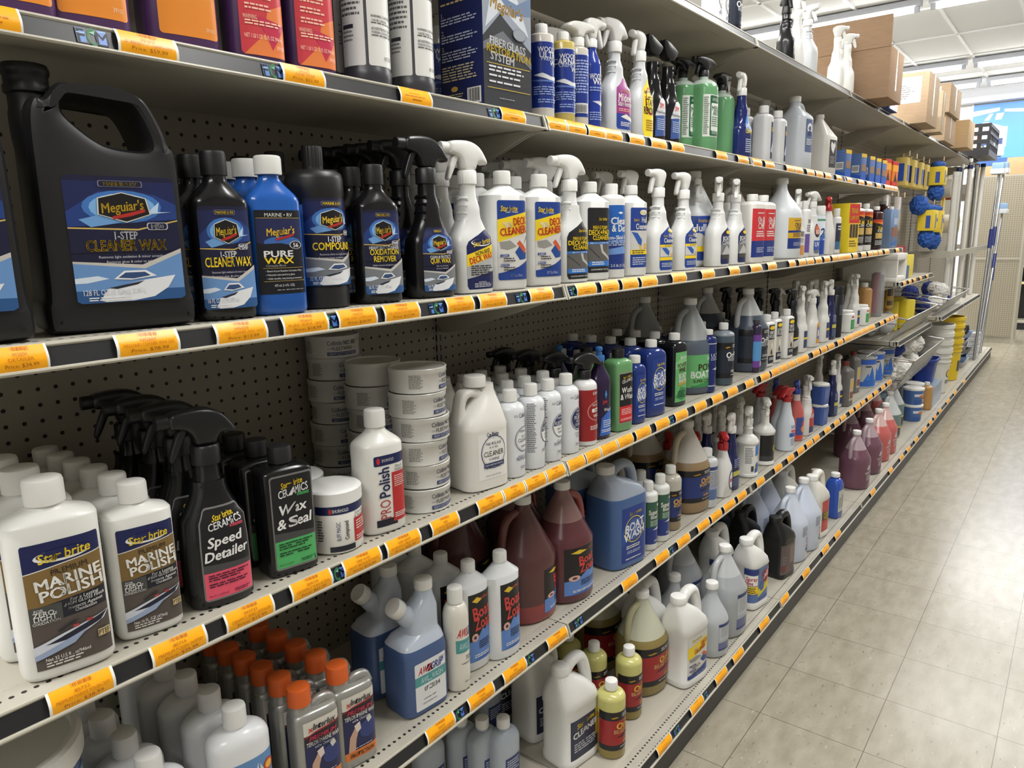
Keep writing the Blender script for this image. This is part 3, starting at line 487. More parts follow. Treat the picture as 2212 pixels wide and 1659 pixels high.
@kind
def white_polish_quart(): return bottle('polish_bottle', secs(.212, .05, .031, 3.6, .0185, .018, .003, 'ease', .008), (226, 226, 222), .32, cap=(.0215, .03, (230, 229, 225), {'ribs': False, 'z': .21}), labels=[(polishL('Net 32 U.S. fl. oz/946ml'), .005, .082, .016, .155)])
@kind
def white_polish_pint(): return bottle('polish_bottle', secs(.182, .041, .027, 3.6, .0155, .014, .003, 'ease', .007), (226, 226, 222), .32, cap=(.0175, .026, (230, 229, 225), {'ribs': False}), labels=[(polishL('Net 16 FL. OZ. (473ml)'), .004, .07, .014, .138)])
def ceramics(t1, t2, c, tc):
    return [('R', 0, 0, 1, 1, (120, 118, 118), .005), ('R', .03, .02, .97, .98, (26, 26, 30), .004), ('r', .03, .02, .97, .31, c), ('p', [(.03, .4), (.97, .36), (.97, .31), (.03, .31)], (70, 70, 72)), T('Star brite', .5, .9, .05, YEL, b=.03, w=.5, sh=.15, rot=8), T('CERAMICS', .52, .82, .065, (234, 234, 236), b=.03, w=.7, sh=.1, rot=8), ('r', .6, .755, .88, .785, c), T('BIOTECH', .74, .77, .024, (26, 26, 30), b=.02, w=.24), T(t1, .48, .645, .085, (236, 236, 236), b=.06, w=.76, sh=.2, rot=4), T(t2, .5, .5, .085, (236, 236, 236), b=.06, w=.84, sh=.2, rot=4), ('l', .1, .285, .8, 3, .026, tc), ('l', .1, .19, .8, 2, .026, tc), T('Net 22 oz (650 ml)', .26, .06, .022, tc, w=.36), ('l', .56, .075, .38, 2, .018, tc)]
@kind
def black_detailer_spray(): return bottle('spray_bottle', sprayB(.226, .046, .033, z0=.15, waist=.022, z1=.205), (18, 19, 22), .2, spray=dict(col=(22, 22, 25), rc=.0195, hc=.028), emboss=ribs(zs=(.15, .163, .177)), labels=[(ceramics('Speed', 'Detailer', (232, 86, 112), (60, 20, 50)), .006, .072, .012, .135)])
@kind
def black_wax_seal_bottle(): return bottle('wax_bottle', secs(.178, .041, .029, 5.5, .0155, .012, .004, 'round', .006), (18, 19, 22), .2, cap=(.018, .025, (30, 30, 32)), labels=[(ceramics('Wax', '& Seal', (82, 178, 104), (20, 60, 34)), .003, .069, .012, .15)])
@kind
def white_compound_jar():
    return bottle('compound_jar', [(0, .042, .042), (.002, .045, .045), (.004, .046, .046), (.084, .046, .046), (.088, .043, .043)], (230, 228, 222), .3, cap=(.048, .024, (230, 230, 228), {'z': .084}), labels=[([('r', -.2, .82, 1.2, 1, NAVY), ('r', .58, .14, 1.2, .66, (186, 44, 48)), ('r', .06, .0, .58, .12, (26, 28, 44)), T('SHURHOLD', .3, .905, .06, PAPER, b=.02, w=.32), ('e', .1, .9, .03, .06, RED), T('BUFF MAGIC', .24, .45, .09, (50, 60, 110), rot=90, w=.38), T('Compound', .4, .45, .09, (26, 28, 44), rot=90, b=.04, w=.38), T('Surface Reconditioner', .86, .78, .055, (50, 50, 56), w=.52), T('& Metal Polish', .8, .7, .055, (50, 50, 56), w=.42), ('l', .62, .6, .46, 4, .055, (240, 214, 210)), ('l', .62, .26, .46, 2, .05, PAPER), ('l', -.16, .7, .12, 8, .06, (50, 50, 50))], .006, .084, .005, .078)])
@kind
def white_pro_polish_bottle():
    return bottle('polish_bottle', secs(.19, .043, .034, 3., .016, .03, .004, 'ease', .006), (228, 227, 222), .32, cap=(.0185, .03, (230, 230, 227), {'ribs': False}), labels=[([('R', 0, .86, 1, 1, NAVY, .003), ('r', 0, .0, .62, .1, (26, 28, 44)), ('r', .5, .04, 1, .74, (186, 44, 48)), T('SHURHOLD', .4, .93, .035, PAPER, b=.02, w=.36), ('e', .12, .93, .05, .045, RED), T('PRO', .26, .24, .16, (176, 60, 60), rot=90, w=.52), T('Polish', .26, .62, .16, (34, 40, 84), rot=90, b=.04, w=.8), T('Wax &', .72, .82, .034, (50, 50, 56), w=.24), T('Sealant', .74, .775, .034, (50, 50, 56), w=.28), ('l', .56, .69, .38, 6, .028, (236, 200, 196)), ('l', .54, .16, .4, 3, .026, PAPER)], .008, .066, .014, .128)])
@kind
def wax_tin():
    L = [T('Collinite NO. 885', .5, .76, .2, (48, 52, 78), b=.02, w=.94, sx=.8), T('FLEETWAX', .5, .44, .17, (48, 48, 52), b=.015, w=.66), ('r', .02, .45, .16, .46, (60, 60, 60)), ('r', .02, .4, .16, .41, (60, 60, 60)), ('r', .86, .45, .98, .46, (60, 60, 60)), ('r', .86, .4, .98, .41, (60, 60, 60)), ('r', .02, .04, .98, .24, (38, 48, 98)), T('HEAVY DUTY PASTE WAX', .5, .14, .11, (200, 206, 226), w=.86)]
    G = [('l', 0, 1, .9, 9, .105, (120, 118, 114))]; r = .055
    return bottle('wax_tin', [(0, r-.0025, r-.0025), (.0015, r-.0005, r-.0005), (.003, r-.0012, r-.0012), (.034, r-.0012, r-.0012), (.0355, r, r), (.042, r, r), (.044, r+.0005, r+.0005), (.0452, r-.0005, r-.0005), (.045, r-.003, r-.003), (.042, r-.0035, r-.0035), (.0418, .01, .01)], (206, 205, 200), .28, labels=[(L, .026, .066, .005, .035), (G, -.05, .03, .007, .028), (G, .12, .03, .007, .028)])
@kind
def white_half_gallon_jug():
    B = [(0, .052, .044, 4), (.003, .056, .048, 4), (.01, .057, .049, 4), (.125, .057, .049, 4), (.131, .0575, .0495, 4), (.15, .05, .045, 3.4, .004, 0), (.17, .038, .038, 2.8, .012, 0), (.188, .027, .027, 2.2, .02, 0), (.2, .0205, .0205, 2, .024, 0), (.212, .0195, .0195, 2, .024, 0)]
    CO = (46, 56, 100); cx, cy = .5, .56
    L = [('r', .0, .02, 1, .96, (232, 231, 227)), ('e', cx, cy, .42, .34, CO), ('e', cx, cy, .395, .32, (232, 231, 227)), ('e', cx, cy, .375, .305, CO), ('e', cx, cy, .37, .3, (232, 231, 227)), T('Collinite', .48, .93, .07, CO, b=.04, w=.4, sx=.7), ('p', [(.49, .85), (.5, .81), (.51, .85), (.5, .89)], CO), T('FIBERGLASS', cx, .74, .045, CO, w=.5), T('NO. 920', cx, .66, .035, CO, w=.26), T('CLEANER', cx, .54, .085, (46, 46, 56), b=.01, w=.66), T('MARINE', cx, .42, .045, CO, w=.34), ('r', .16, .26, .84, .35, CO), T('MEDIUM CUTTING OXIDATION', cx, .305, .028, PAPER, w=.6), ('l', .22, .25, .56, 1, .03, CO), ('l', .22, .1, .6, 1, .03, (150, 150, 150))]
    root = bottle('half_gallon_jug', B, (228, 226, 220), .34, cap=(.0235, .022, (232, 231, 227)), labels=[(L, .006, .078, .022, .102)])
    mb = MB(); mb.prism([chaikin([(.01, .2), (-.006, .208), (-.036, .206), (-.046, .19), (-.054, .15), (-.056, .13), (-.03, .13), (0, .14), (.02, .17)], 2), chaikin([(-.008, .19), (-.03, .19), (-.037, .165), (-.03, .155), (-.008, .172)], 2)], .034, C((228, 226, 220), .34), bev=.007); mb.build('handle', root, 50)
    return root
def collL(style):
    CO = (44, 56, 100); q = [T('Collinite', .5, .9, .06, (70, 74, 96), b=.02, w=.44, sx=.75), ('r', .08, .905, .24, .91, (90, 90, 100)), ('r', .08, .885, .24, .89, (90, 90, 100)), ('p', [(.49, .8), (.5, .75), (.51, .8), (.5, .85)], CO)]
    q += [('e', .5, .52, .4, .2, CO), ('e', .5, .52, .38, .19, PAPER), ('e', .5, .52, .36, .18, CO)]
    if style == 0: q += [('e', .5, .52, .35, .175, (228, 229, 230)), T('FIBERGLASS', .5, .65, .03, CO, w=.44), T('NO. 920', .5, .57, .03, CO, w=.26), T('CLEANER', .5, .51, .045, CO, w=.58), T('MARINE', .5, .41, .03, CO, w=.34), T('MEDIUM CUTTING', .5, .26, .026, CO, b=.02, w=.6), ('l', .14, .24, .72, 2, .026, (80, 84, 110))]
    if style == 1: q += [('p', [(.14, .52), (.86, .52), (.8, .4), (.66, .345), (.5, .335), (.34, .345), (.2, .4)], PAPER), T('FIBERGLASS', .5, .65, .026, PAPER, w=.4), T('FLEETWAX', .5, .565, .05, PAPER, b=.02, w=.62), T('NO. 870', .5, .47, .036, CO, w=.4), T('MARINE', .5, .41, .03, CO, w=.34), T('CLEANER', .5, .26, .035, (70, 74, 96), w=.46), ('l', .14, .24, .72, 2, .026, (120, 120, 130))]
    if style == 2: q += [T('MARINE', .5, .655, .026, PAPER, w=.34), T('NO. 620', .5, .6, .028, PAPER, w=.34), T('FLEET', .5, .545, .05, PAPER, b=.02, w=.5), T('Polish', .5, .48, .034, PAPER, sh=.3), T('COMPOUND', .5, .42, .034, PAPER, w=.46), T('COMPOUND', .5, .27, .032, (70, 74, 96), w=.46), T('POLISH', .5, .22, .032, (70, 74, 96), w=.34)]
    return q + [('l', .3, .1, .4, 2, .022, (120, 120, 130))]
COLB = secs(.166, .031, .031, 2., .0125, .018, .004, 'round', .004)
@kind
def cleaner_round_bottle(): return bottle('cleaner_bottle', COLB, (224, 227, 231), .25, cap=(.0155, .025, (232, 232, 229)), labels=[(collL(0), .012, .062, .012, .138)])
@kind
def wax_round_bottle(): return bottle('wax_bottle', COLB, (224, 227, 231), .25, cap=(.0155, .025, (232, 232, 229)), labels=[(collL(1), .012, .062, .012, .138), ([('l', 0, 1, 1, 26, .036, (90, 92, 100))], -.034, .022, .03, .12)])
@kind
def polish_round_bottle(): return bottle('polish_bottle', COLB, (224, 227, 231), .25, cap=(.0155, .025, (232, 232, 229)), labels=[(collL(2), .012, .062, .012, .138)])
@kind
def red_label_spray(): return bottle('spray_bottle', COLB, (228, 228, 228), .28, spray=dict(col=(22, 22, 25), rc=.0165, hc=.022, style='wing', k=.9), labels=[([('r', -.6, 0, 1.6, 1, (150, 34, 38)), T('Collinite', .5, .93, .045, PAPER, b=.03, w=.4), ('e', .5, .58, .4, .19, (226, 190, 180)), ('e', .5, .58, .38, .18, (150, 34, 38)), T('INSULATOR', .5, .7, .03, PAPER, w=.44), ('R', .26, .56, .74, .63, PAPER, .002), T('SPRAY', .5, .595, .034, (150, 34, 38), b=.03, w=.4), T('WAX', .5, .49, .05, PAPER, b=.02), ('l', .2, .3, .6, 3, .03, PAPER)], .012, .074, .012, .128)])
@kind
def purple_wash_bottle():
    r = bottle('wash_bottle', secs(.2, .032, .024, 2.6, .011, .05, .004, 'ease', .006), (42, 28, 62), .2, cap=(.0145, .014, (52, 110, 176), {'top': .0}), labels=[([('p', [(.0, 0), (1, 0), (1, .5), (.7, .44), (.1, .3)], (52, 104, 196)), T('3M', .3, .57, .05, (206, 60, 56), b=.05), T('Wash', .5, .44, .045, PAPER, w=.5), ('p', [(.3, .7), (.38, .62), (.46, .7), (.38, .78)], (70, 150, 220)), ('l', .2, .26, .7, 4, .035, (210, 220, 240)), ('l', .1, .1, .8, 2, .03, PAPER)], .006, .05, .01, .15)])
    mb = MB(); mb.lathe([(.007, 0), (.007, .012), (.0095, .014), (.0095, .02), (.006, .023)], C((52, 110, 176), .4), z0=.211); mb.build('pull_top', r); return r
@kind
def green_wash_bottle(): return bottle('wash_bottle', secs(.196, .034, .029, 4.5, .014, .016, .004), (108, 160, 108), .2, cap=(.0165, .022, (24, 24, 26)), labels=[([('R', 0, 0, 1, 1, (150, 146, 130), .002)] + [('R', .03, .02, .97, .98, (26, 26, 30), .002), ('r', .04, .03, .96, .34, (206, 46, 48)), T('Star brite', .5, .91, .04, YEL, b=.03, w=.5, sh=.15, rot=8), T('CERAMICS', .52, .84, .05, PAPER, b=.03, w=.7, rot=8), T('Wash', .5, .66, .085, PAPER, b=.06, w=.78, sx=.85), T('& Wax', .5, .53, .085, PAPER, b=.06, w=.84, sx=.85), ('l', .14, .29, .72, 4, .032, (250, 200, 200)), ('l', .1, .1, .8, 2, .024, (250, 200, 200))], .003, .058, .022, .135)])
def bwL(): 
    B1 = (32, 60, 140)
    return [('r', 0, 0, 1, 1, B1), ('p', [(0, .6), (.3, .66), (.2, .4), (0, .3)], (44, 80, 164)), ('e', .5, .58, .4, .24, (206, 196, 110)), ('e', .5, .58, .37, .222, (24, 34, 84)), ('e', .5, .58, .33, .2, (62, 90, 164)), T('Star brite', .55, .88, .05, YEL, b=.02, w=.5, sh=.1, rot=4), T('BOAT', .52, .65, .115, (238, 240, 244), b=.07, w=.78, rot=10, sh=.15), T('WASH', .5, .5, .115, (238, 240, 244), b=.07, w=.86, rot=10, sh=.15), ('l', .16, .3, .68, 2, .035, PAPER), ('l', .2, .2, .6, 2, .03, (190, 204, 230)), ('l', .14, .07, .7, 1, .035, PAPER)]
@kind
def blue_boat_wash_pint(): return bottle('wash_bottle', secs(.168, .028, .026, 3.4, .013, .02, .004), (30, 52, 122), .15, cap=(.0155, .02, (230, 230, 227)), labels=[(bwL(), .002, .046, .016, .12)])
@kind
def blue_boat_wash_quart(): return bottle('wash_bottle', secs(.198, .044, .03, 4, .0145, .022, .005), (30, 54, 126), .15, cap=(.0165, .02, (230, 230, 227)), labels=[(bwL(), .004, .068, .026, .14)])
def pineL(): return [('r', 0, 0, 1, 1, (104, 178, 112)), ('p', [(0, .1), (.4, .3), (1, .24), (1, .1), (.5, .02)], (60, 140, 84)), ('p', [(0, .8), (.5, .9), (1, .82), (1, .7), (0, .66)], (134, 196, 136)), T('Star brite', .56, .9, .055, PAPER, b=.02, w=.5, sh=.1), T('POWER', .5, .74, .07, (74, 52, 26), b=.05, w=.72, rot=6, sx=.9), T('PINE', .52, .64, .07, (74, 52, 26), b=.05, w=.5, rot=6), T('BOAT', .52, .52, .075, PAPER, b=.05, w=.56), T('WASH', .52, .42, .075, PAPER, b=.05, w=.6), ('p', [(.2, .36), (.85, .42), (.85, .38), (.2, .32)], (206, 150, 40)), ('l', .2, .22, .6, 4, .036, (24, 60, 34))]
@kind
def dark_pine_bottle(): return bottle('wash_bottle', secs(.2, .035, .029, 4.2, .014, .02, .004), (18, 22, 28), .15, cap=(.0165, .02, (230, 230, 227)), labels=[(pineL(), .003, .06, .014, .15)])
@kind
def pine_gallon(): return jug('gallon_jug', (150, 154, 156), .18, (84, 94, 108), labels=[([('r', -.2, 0, 1.2, 1, (104, 178, 112)), ('p', [(0, .05), (.6, .2), (1.2, .1), (1.2, 0), (0, 0)], (60, 140, 84)), T('Star brite', .62, .88, .1, PAPER, b=.02, w=.6), T('POWER', .5, .62, .16, (60, 46, 26), b=.05, w=.9), T('BOAT WASH', .5, .4, .16, PAPER, b=.05, w=1.), T('SUPER CONCENTRATED', .5, .2, .08, (70, 50, 20), b=.03, w=.9)], .01, .15, .024, .105)])
@kind
def navy_ultra_bottle(): return bottle('wash_bottle', secs(.19, .026, .026, 2., .012, .016, .006), (28, 42, 104), .15, cap=(.0135, .016, (226, 226, 224)), labels=[([('r', 0, 0, 1, .02, (190, 196, 214)), ('r', 0, .98, 1, 1, (190, 196, 214)), T('ULTRA', .5, .72, .07, (210, 214, 230), w=.5), ('l', .24, .66, .5, 2, .035, (170, 180, 210)), ('p', [(.3, .4), (.6, .46), (.76, .42), (.5, .37)], (200, 206, 220))], .01, .1, .022, .14)])
def orL(c, t2): return [('r', -.3, 0, 1.3, 1, c), ('r', -.3, .8, 1.3, 1, (26, 26, 32)), ('r', -.3, 0, 1.3, .14, (26, 26, 32)), ('l', .36, .94, .5, 2, .05, (200, 200, 200)), ('p', [(.04, .87), (.2, .9), (.26, .87), (.1, .84)], (170, 130, 40)), T('OrPine', .5, .66, .13, (232, 180, 60) if c[0] > 60 or c[2] > 80 else PAPER, b=.06, w=.8), T(t2, .5, .53, .075, (232, 180, 60) if c[0] > 60 or c[2] > 80 else (200, 204, 210), b=.03, w=.7), ('p', [(.2, .36), (.6, .46), (.8, .42), (.4, .34)], (34, 28, 34)), T('OrPine Products', .6, .2, .06, (232, 180, 60) if c[0] > 60 or c[2] > 80 else PAPER, b=.03, w=.6), ('l', .3, .1, .5, 1, .04, (200, 200, 200))]
@kind
def dark_wash_quart(): return bottle('wash_bottle', secs(.19, .037, .037, 2., .0135, .016, .006), (132, 140, 148), .2, cap=(.0155, .022, (230, 230, 228)), level=.165, liq=(72, 86, 98), labels=[(orL((36, 42, 56), 'WASH & WAX'), .012, .09, .026, .12)])
@kind
def dark_wash_gallon(): return jug('gallon_jug', (178, 180, 182), .2, (66, 76, 92), labels=[(orL((40, 46, 60), 'WASH & WAX'), .02, .16, .035, .125)])
@kind
def purple_blue_bottle(): return bottle('wash_bottle', secs(.18, .02, .02, 2.4, .01, .012, .004), (52, 44, 70), .2, cap=(.012, .016, (60, 60, 64)), labels=[([('r', 0, 0, 1, 1, (112, 66, 150)), ('r', 0, .2, 1, .8, (88, 150, 206)), ('r', .5, .04, .9, .18, (200, 190, 190))], 0, .06, .02, .12)])
def vinylL(t): return [('r', 0, 0, 1, 1, (196, 190, 176)), ('r', 0, .62, 1, 1, (30, 32, 54)), ('r', 0, 0, 1, .2, (30, 32, 54)), ('e', .5, .92, .4, .05, YEL), T(t, .5, .8, .07, PAPER, b=.05, w=.84), T('POLISH', .5, .7, .07, PAPER, b=.05, w=.84), ('p', [(.3, .5), (.6, .56), (.75, .3), (.45, .24)], (222, 218, 210)), ('p', [(.35, .3), (.55, .4), (.6, .24), (.4, .22)], (60, 56, 52)), ('l', .14, .15, .7, 2, .04, PAPER)]
@kind
def vinyl_polish_bottle(): return bottle('polish_bottle', secs(.178, .033, .024, 4, .012, .012, .004), (228, 228, 226), .3, cap=(.0155, .024, (230, 230, 228)), labels=[(vinylL('VINYL'), .005, .048, .014, .148)])
@kind
def leather_polish_bottle(): return bottle('polish_bottle', secs(.178, .03, .024, 4, .012, .012, .004), (228, 228, 226), .3, cap=(.0145, .024, (230, 230, 228)), labels=[(vinylL('LEATHER'), .005, .046, .014, .148)])
@kind
def black_tall_spray(): return bottle('spray_bottle', sprayB(.226, .036, .026, z0=.13), (20, 21, 26), .25, spray=dict(col=(20, 21, 25), rc=.019, style='slim'), labels=[([('r', 0, 0, 1, .12, (40, 40, 44)), ('p', [(0, .12), (1, .2), (1, .5), (0, .4)], (190, 190, 186)), ('r', 0, .5, 1, .56, YEL)], .004, .05, .02, .1)])
@kind
def orange_badge_spray(): return bottle('spray_bottle', sprayB(.215, .043, .03, z0=.125), (228, 228, 225), .28, spray=dict(col=(230, 230, 227), rc=.0175, style='wing', k=.8), labels=[([('p', [(.1, 0), (.9, 0), (1, .8), (.7, 1), (.2, .85)], (214, 150, 60)), ('p', [(.2, .2), (.8, .2), (.86, .75), (.24, .7)], (90, 120, 180)), ('p', [(.3, .3), (.7, .35), (.6, .6), (.4, .6)], (226, 220, 210))], .014, .046, .016, .1)])
@kind
def plain_white_spray(): return bottle('spray_bottle', sprayB(.232, .036, .028, z0=.13), (228, 228, 225), .28, spray=dict(col=(230, 230, 227), rc=.0165, style='slim', rz=.7), labels=[([('r', 0, 0, 1, .8, (44, 60, 110)), ('r', 0, .4, 1, .5, YEL)], .01, .04, .02, .09)])
@kind
def navy_tall_spray(): return bottle('spray_bottle', sprayB(.232, .036, .028, z0=.13), (28, 36, 84), .25, spray=dict(col=(230, 230, 227), rc=.0175, style='slim', rz=.4), labels=[([('r', 0, 0, 1, .3, (70, 84, 120)), ('r', 0, .34, 1, .5, (190, 190, 80)), ('l', .1, .9, .8, 5, .06, (150, 160, 200))], .006, .05, .016, .11)])
@kind
def black_aerosol(): return bottle('aerosol_can', [(0, .03, .03), (.003, .033, .033), (.2, .033, .033), (.208, .028, .028)], (26, 27, 36), .3, cap=(.03, .04, (24, 24, 30), {'ribs': False}), labels=[([('l', .2, .8, .6, 6, .05, (120, 124, 140))], .0, .06, .02, .17)])
@kind
def tan_bottle(): return bottle('cleaner_bottle', secs(.185, .043, .043, 2.4, .018, .02, .004), (186, 142, 86), .35, cap=(.02, .024, (228, 228, 226)))
@kind
def white_green_tub(): return bottle('wipes_tub', secs(.1, .04, .04, 2.4, .03, .006, .002), (230, 230, 228), .35, cap=(.034, .014, (230, 230, 228)), labels=[([('r', 0, .1, 1, .7, (74, 160, 92)), ('r', .1, .82, .4, .92, (200, 50, 50))], .01, .06, .01, .08)])
# --- upper shelf
def onestepL(t): 
    return [('R', 0, 0, 1, 1, (206, 66, 76), .006), ('p', [(0, .72), (1, .9), (1, 1), (0, 1)], (58, 36, 76)), ('p', [(.05, .0), (1, .0), (1, .5), (.6, .42), (.5, .2)], (232, 130, 70)), ('p', [(.36, .36), (1, .3), (.66, .06)], (198, 54, 84)), T(t, .66, .79, .05, (250, 200, 190), b=.02, w=.56), ('l', .12, .66, .76, 2, .034, (250, 200, 180)), ('l', .12, .56, .7, 2, .034, (250, 200, 180)), ('l', .12, .46, .66, 2, .034, (250, 200, 180)), T('WARNING:', .22, .34, .032, (255, 214, 190), b=.02, w=.3), ('l', .1, .31, .84, 2, .026, (255, 214, 190)), T('NET 1 LB 5 OZ  32 FL OZ (946 mL)', .5, .17, .03, (255, 220, 200), w=.84), T('39102', .84, .09, .03, (255, 220, 200), w=.18)]
@kind
def purple_compound_jug(): return bottle('compound_jug', secs(.25, .05, .036, 3.4, .018, .06, .01, 'ease', .008), (84, 54, 98), .3, cap=(.022, .03, (30, 24, 36)), labels=[([('R', 0, 0, 1, 1, (232, 142, 52), .005), ('l', .14, .7, .7, 3, .03, (252, 206, 150)), ('l', .1, .5, .8, 3, .028, (252, 206, 150)), T('39102', .84, .06, .025, (252, 220, 180), w=.16), ('p', [(.1, .8), (.9, .85), (.5, .6)], (226, 110, 60)), T('Compound + Wax', .5, .88, .06, (60, 30, 70), b=.03, w=.8)], .004, .08, .02, .2)])
@kind
def purple_one_step_bottle(): return bottle('compound_bottle', secs(.225, .042, .031, 3.2, .016, .036, .008, 'ease', .006), (74, 46, 88), .3, cap=(.018, .03, (30, 24, 36)), labels=[(onestepL('One-Step'), .004, .07, .012, .15), ([T('+ Wax', .4, .5, .6, (226, 220, 234), b=.03, w=.5)], .004, .07, .164, .02)])
@kind
def white_black_base_bottle():
    L = [('R', 0, 0, 1, 1, (226, 226, 224), .004), ('r', 0, .8, 1, 1, (110, 112, 118)), T('WARNING: CONTAINS CHEMICALS', .5, .48, .026, (60, 60, 64), b=.02, w=.84), T('CAUSE CANCER.', .3, .44, .024, (60, 60, 64), b=.02, w=.4), ('l', .08, .42, .8, 1, .022, (90, 90, 94)), T('ADVERTENCIA: CONTIENE', .42, .36, .026, (60, 60, 64), b=.02, w=.68), T('PUEDEN CAUSAR CANCER', .4, .325, .024, (60, 60, 64), b=.02, w=.62), ('l', .08, .3, .8, 1, .022, (90, 90, 94)), T('NET/CONT. NETO 32 fl oz', .66, .08, .03, (60, 60, 64), w=.6)]
    G = [('R', 0, 0, 1, 1, (226, 226, 224), .003), ('l', .06, .96, .84, 10, .05, (90, 90, 94)), ('r', .1, .36, .6, .4, (50, 50, 60)), ('l', .1, .34, .5, 3, .04, (120, 120, 124))]
    return bottle('compound_bottle', [(0, .036, .036), (.002, .0395, .0395), (.012, .041, .041), (.024, .041, .041), (.027, .0395, .0395), (.19, .0395, .0395), (.198, .037, .037), (.21, .022, .022), (.216, .0155, .0155)], (58, 58, 64), .35, cap=(.018, .028, (30, 30, 34)), labels=[(L, .02, .078, .03, .16), (G, -.047, .046, .03, .16)])
@kind
def kit_carton():
    root = empty('kit_carton'); mb = MB(); m = C((32, 40, 92), .35)
    mb.box(-.072, .072, -.06, .06, 0, .235, m, .0015); mb.build('carton', root)
    F = Flat((0, -.0603, 0), (1, 0, 0), (0, 0, 1), (0, -1, 0)); G = Flat((-.0723, 0, 0), (0, -1, 0), (0, 0, 1), (-1, 0, 0)); mb = MB()
    art(mb, F, [('r', 0, 0, 1, 1, (58, 60, 66)), ('p', [(0, .55), (.35, .75), (1, .5), (1, 1), (0, 1)], (150, 158, 172)), ('p', [(.05, .62), (.4, .8), (.95, .62), (.7, .92), (.2, .96)], (206, 212, 220)), ('p', [(.3, .9), (.7, .86), (1, .95), (1, .8), (.6, .76)], (110, 130, 160)), ('p', [(0, .5), (.4, .62), (1, .42), (1, .36), (.4, .54), (0, .44)], (110, 114, 122)),
        T('MARINE \u2022 RV', .6, .975, .03, PAPER, w=.7), T("Meguiar's", .5, .81, .075, (214, 170, 80), b=.03, sh=.15, w=.66, rot=-6), T('FIBERGLASS', .5, .515, .05, (238, 238, 240), b=.04, w=.84, rot=-4), T('RESTORATION', .52, .45, .05, (236, 206, 70), b=.04, w=.9, rot=-4), T('SYSTEM', .38, .4, .05, (238, 238, 240), b=.04, w=.6, rot=-4), ('r', .06, .345, .96, .35, (220, 190, 80)), ('l', .1, .33, .84, 2, .03, (220, 220, 226)), ('l', .1, .26, .8, 1, .03, (220, 220, 226)), ('l', .1, .21, .84, 1, .03, (220, 220, 226)), ('r', .06, .15, .96, .155, (220, 190, 80)), ('l', .3, .08, .4, 1, .014, (170, 170, 176)), ('e', .74, .62, .14, .05, (120, 126, 136)), ('e', .74, .62, .13, .045, (150, 156, 166))], 0, .143, .001, .233)
    art(mb, G, [T('MARINE \u2022 RV', .5, .96, .03, PAPER, w=.6), T('1-Step', .5, .9, .026, (236, 206, 120), b=.02), ('l', .06, .87, .88, 1, .03, (236, 206, 150)), T('1.', .1, .78, .03, PAPER, b=.03), ('l', .06, .75, .86, 3, .022, (190, 196, 220)), T('2.', .1, .64, .03, PAPER, b=.03), ('l', .06, .61, .86, 3, .022, (190, 196, 220)), T('3.', .1, .51, .03, PAPER, b=.03), ('l', .06, .48, .86, 4, .022, (190, 196, 220)), ('l', .06, .36, .88, 6, .022, (210, 200, 170)), ('e', .34, .17, .08, .022, (220, 180, 80)), ('l', .14, .13, .4, 2, .02, (200, 190, 140)), ('r', .64, .03, .96, .16, (226, 226, 226))] + [('r', .67+i*.022, .045, .67+i*.022+(.012 if i % 3 else .006), .15, (30, 30, 34)) for i in range(12)], 0, .12, .001, .233)
    mb.build('printed_panel', root); return root
def woodyL(a, b, c): return [('r', -.4, 0, 1.4, 1, (30, 54, 138)), ('r', -.4, 0, 1.4, .012, (206, 210, 220)), ('r', -.4, .988, 1.4, 1, (206, 210, 220)), T("WOODY'S", .5, .88, .06, PAPER, b=.02, w=.6), T(a, .5, .8, .07, PAPER, b=.03, w=.9), T(b, .5, .74, .045, (200, 210, 230), w=.8), T(c, .62, .68, .06, PAPER, b=.03, sh=.2, w=.4), ('p', [(.1, .5), (.5, .42), (.95, .44), (.85, .49), (.5, .48), (.3, .53)], (220, 222, 226)), ('p', [(.0, .43), (1, .42), (.8, .39), (.2, .4)], (90, 120, 190)), ('l', .1, .33, .8, 4, .035, (150, 170, 220)), ('l', .2, .14, .6, 2, .035, (150, 170, 220))]
@kind
def blue_band_bottle(): return bottle('wax_bottle', secs(.183, .0275, .0275, 2., .0135, .006, .004, 'round', .003), (212, 206, 198), .18, cap=(.014, .018, (230, 230, 228)), labels=[(woodyL('ULTRA', 'PREMIUM', 'Wax'), 0, .1, .022, .138)])
@kind
def yellow_blue_band_bottle(): return bottle('wax_bottle', secs(.183, .0275, .0275, 2., .0135, .006, .004, 'round', .003), (196, 176, 100), .18, cap=(.014, .018, (230, 230, 228)), labels=[(woodyL('CARNAUBA', 'CREME WAX', 'Wax'), 0, .1, .022, .138)])
@kind
def blue_band_spray(): return bottle('spray_bottle', secs(.183, .0255, .0255, 2., .0135, .006, .004, 'round', .003), (206, 200, 190), .18, spray=dict(col=(226, 226, 222), rc=.0155, hc=.02, style='flat', rz=PI, k=.85), labels=[([('r', -.4, 0, 1.4, 1, (30, 54, 138)), ('r', -.4, .98, 1.4, 1, (206, 210, 220)), ('l', 0, .9, .9, 12, .045, (170, 186, 226)), ('r', .1, .06, .8, .22, PAPER)] + [('r', .14+i*.045, .07, .14+i*.045+.02, .2, (40, 44, 60)) for i in range(13)], -.01, .06, .022, .14)])
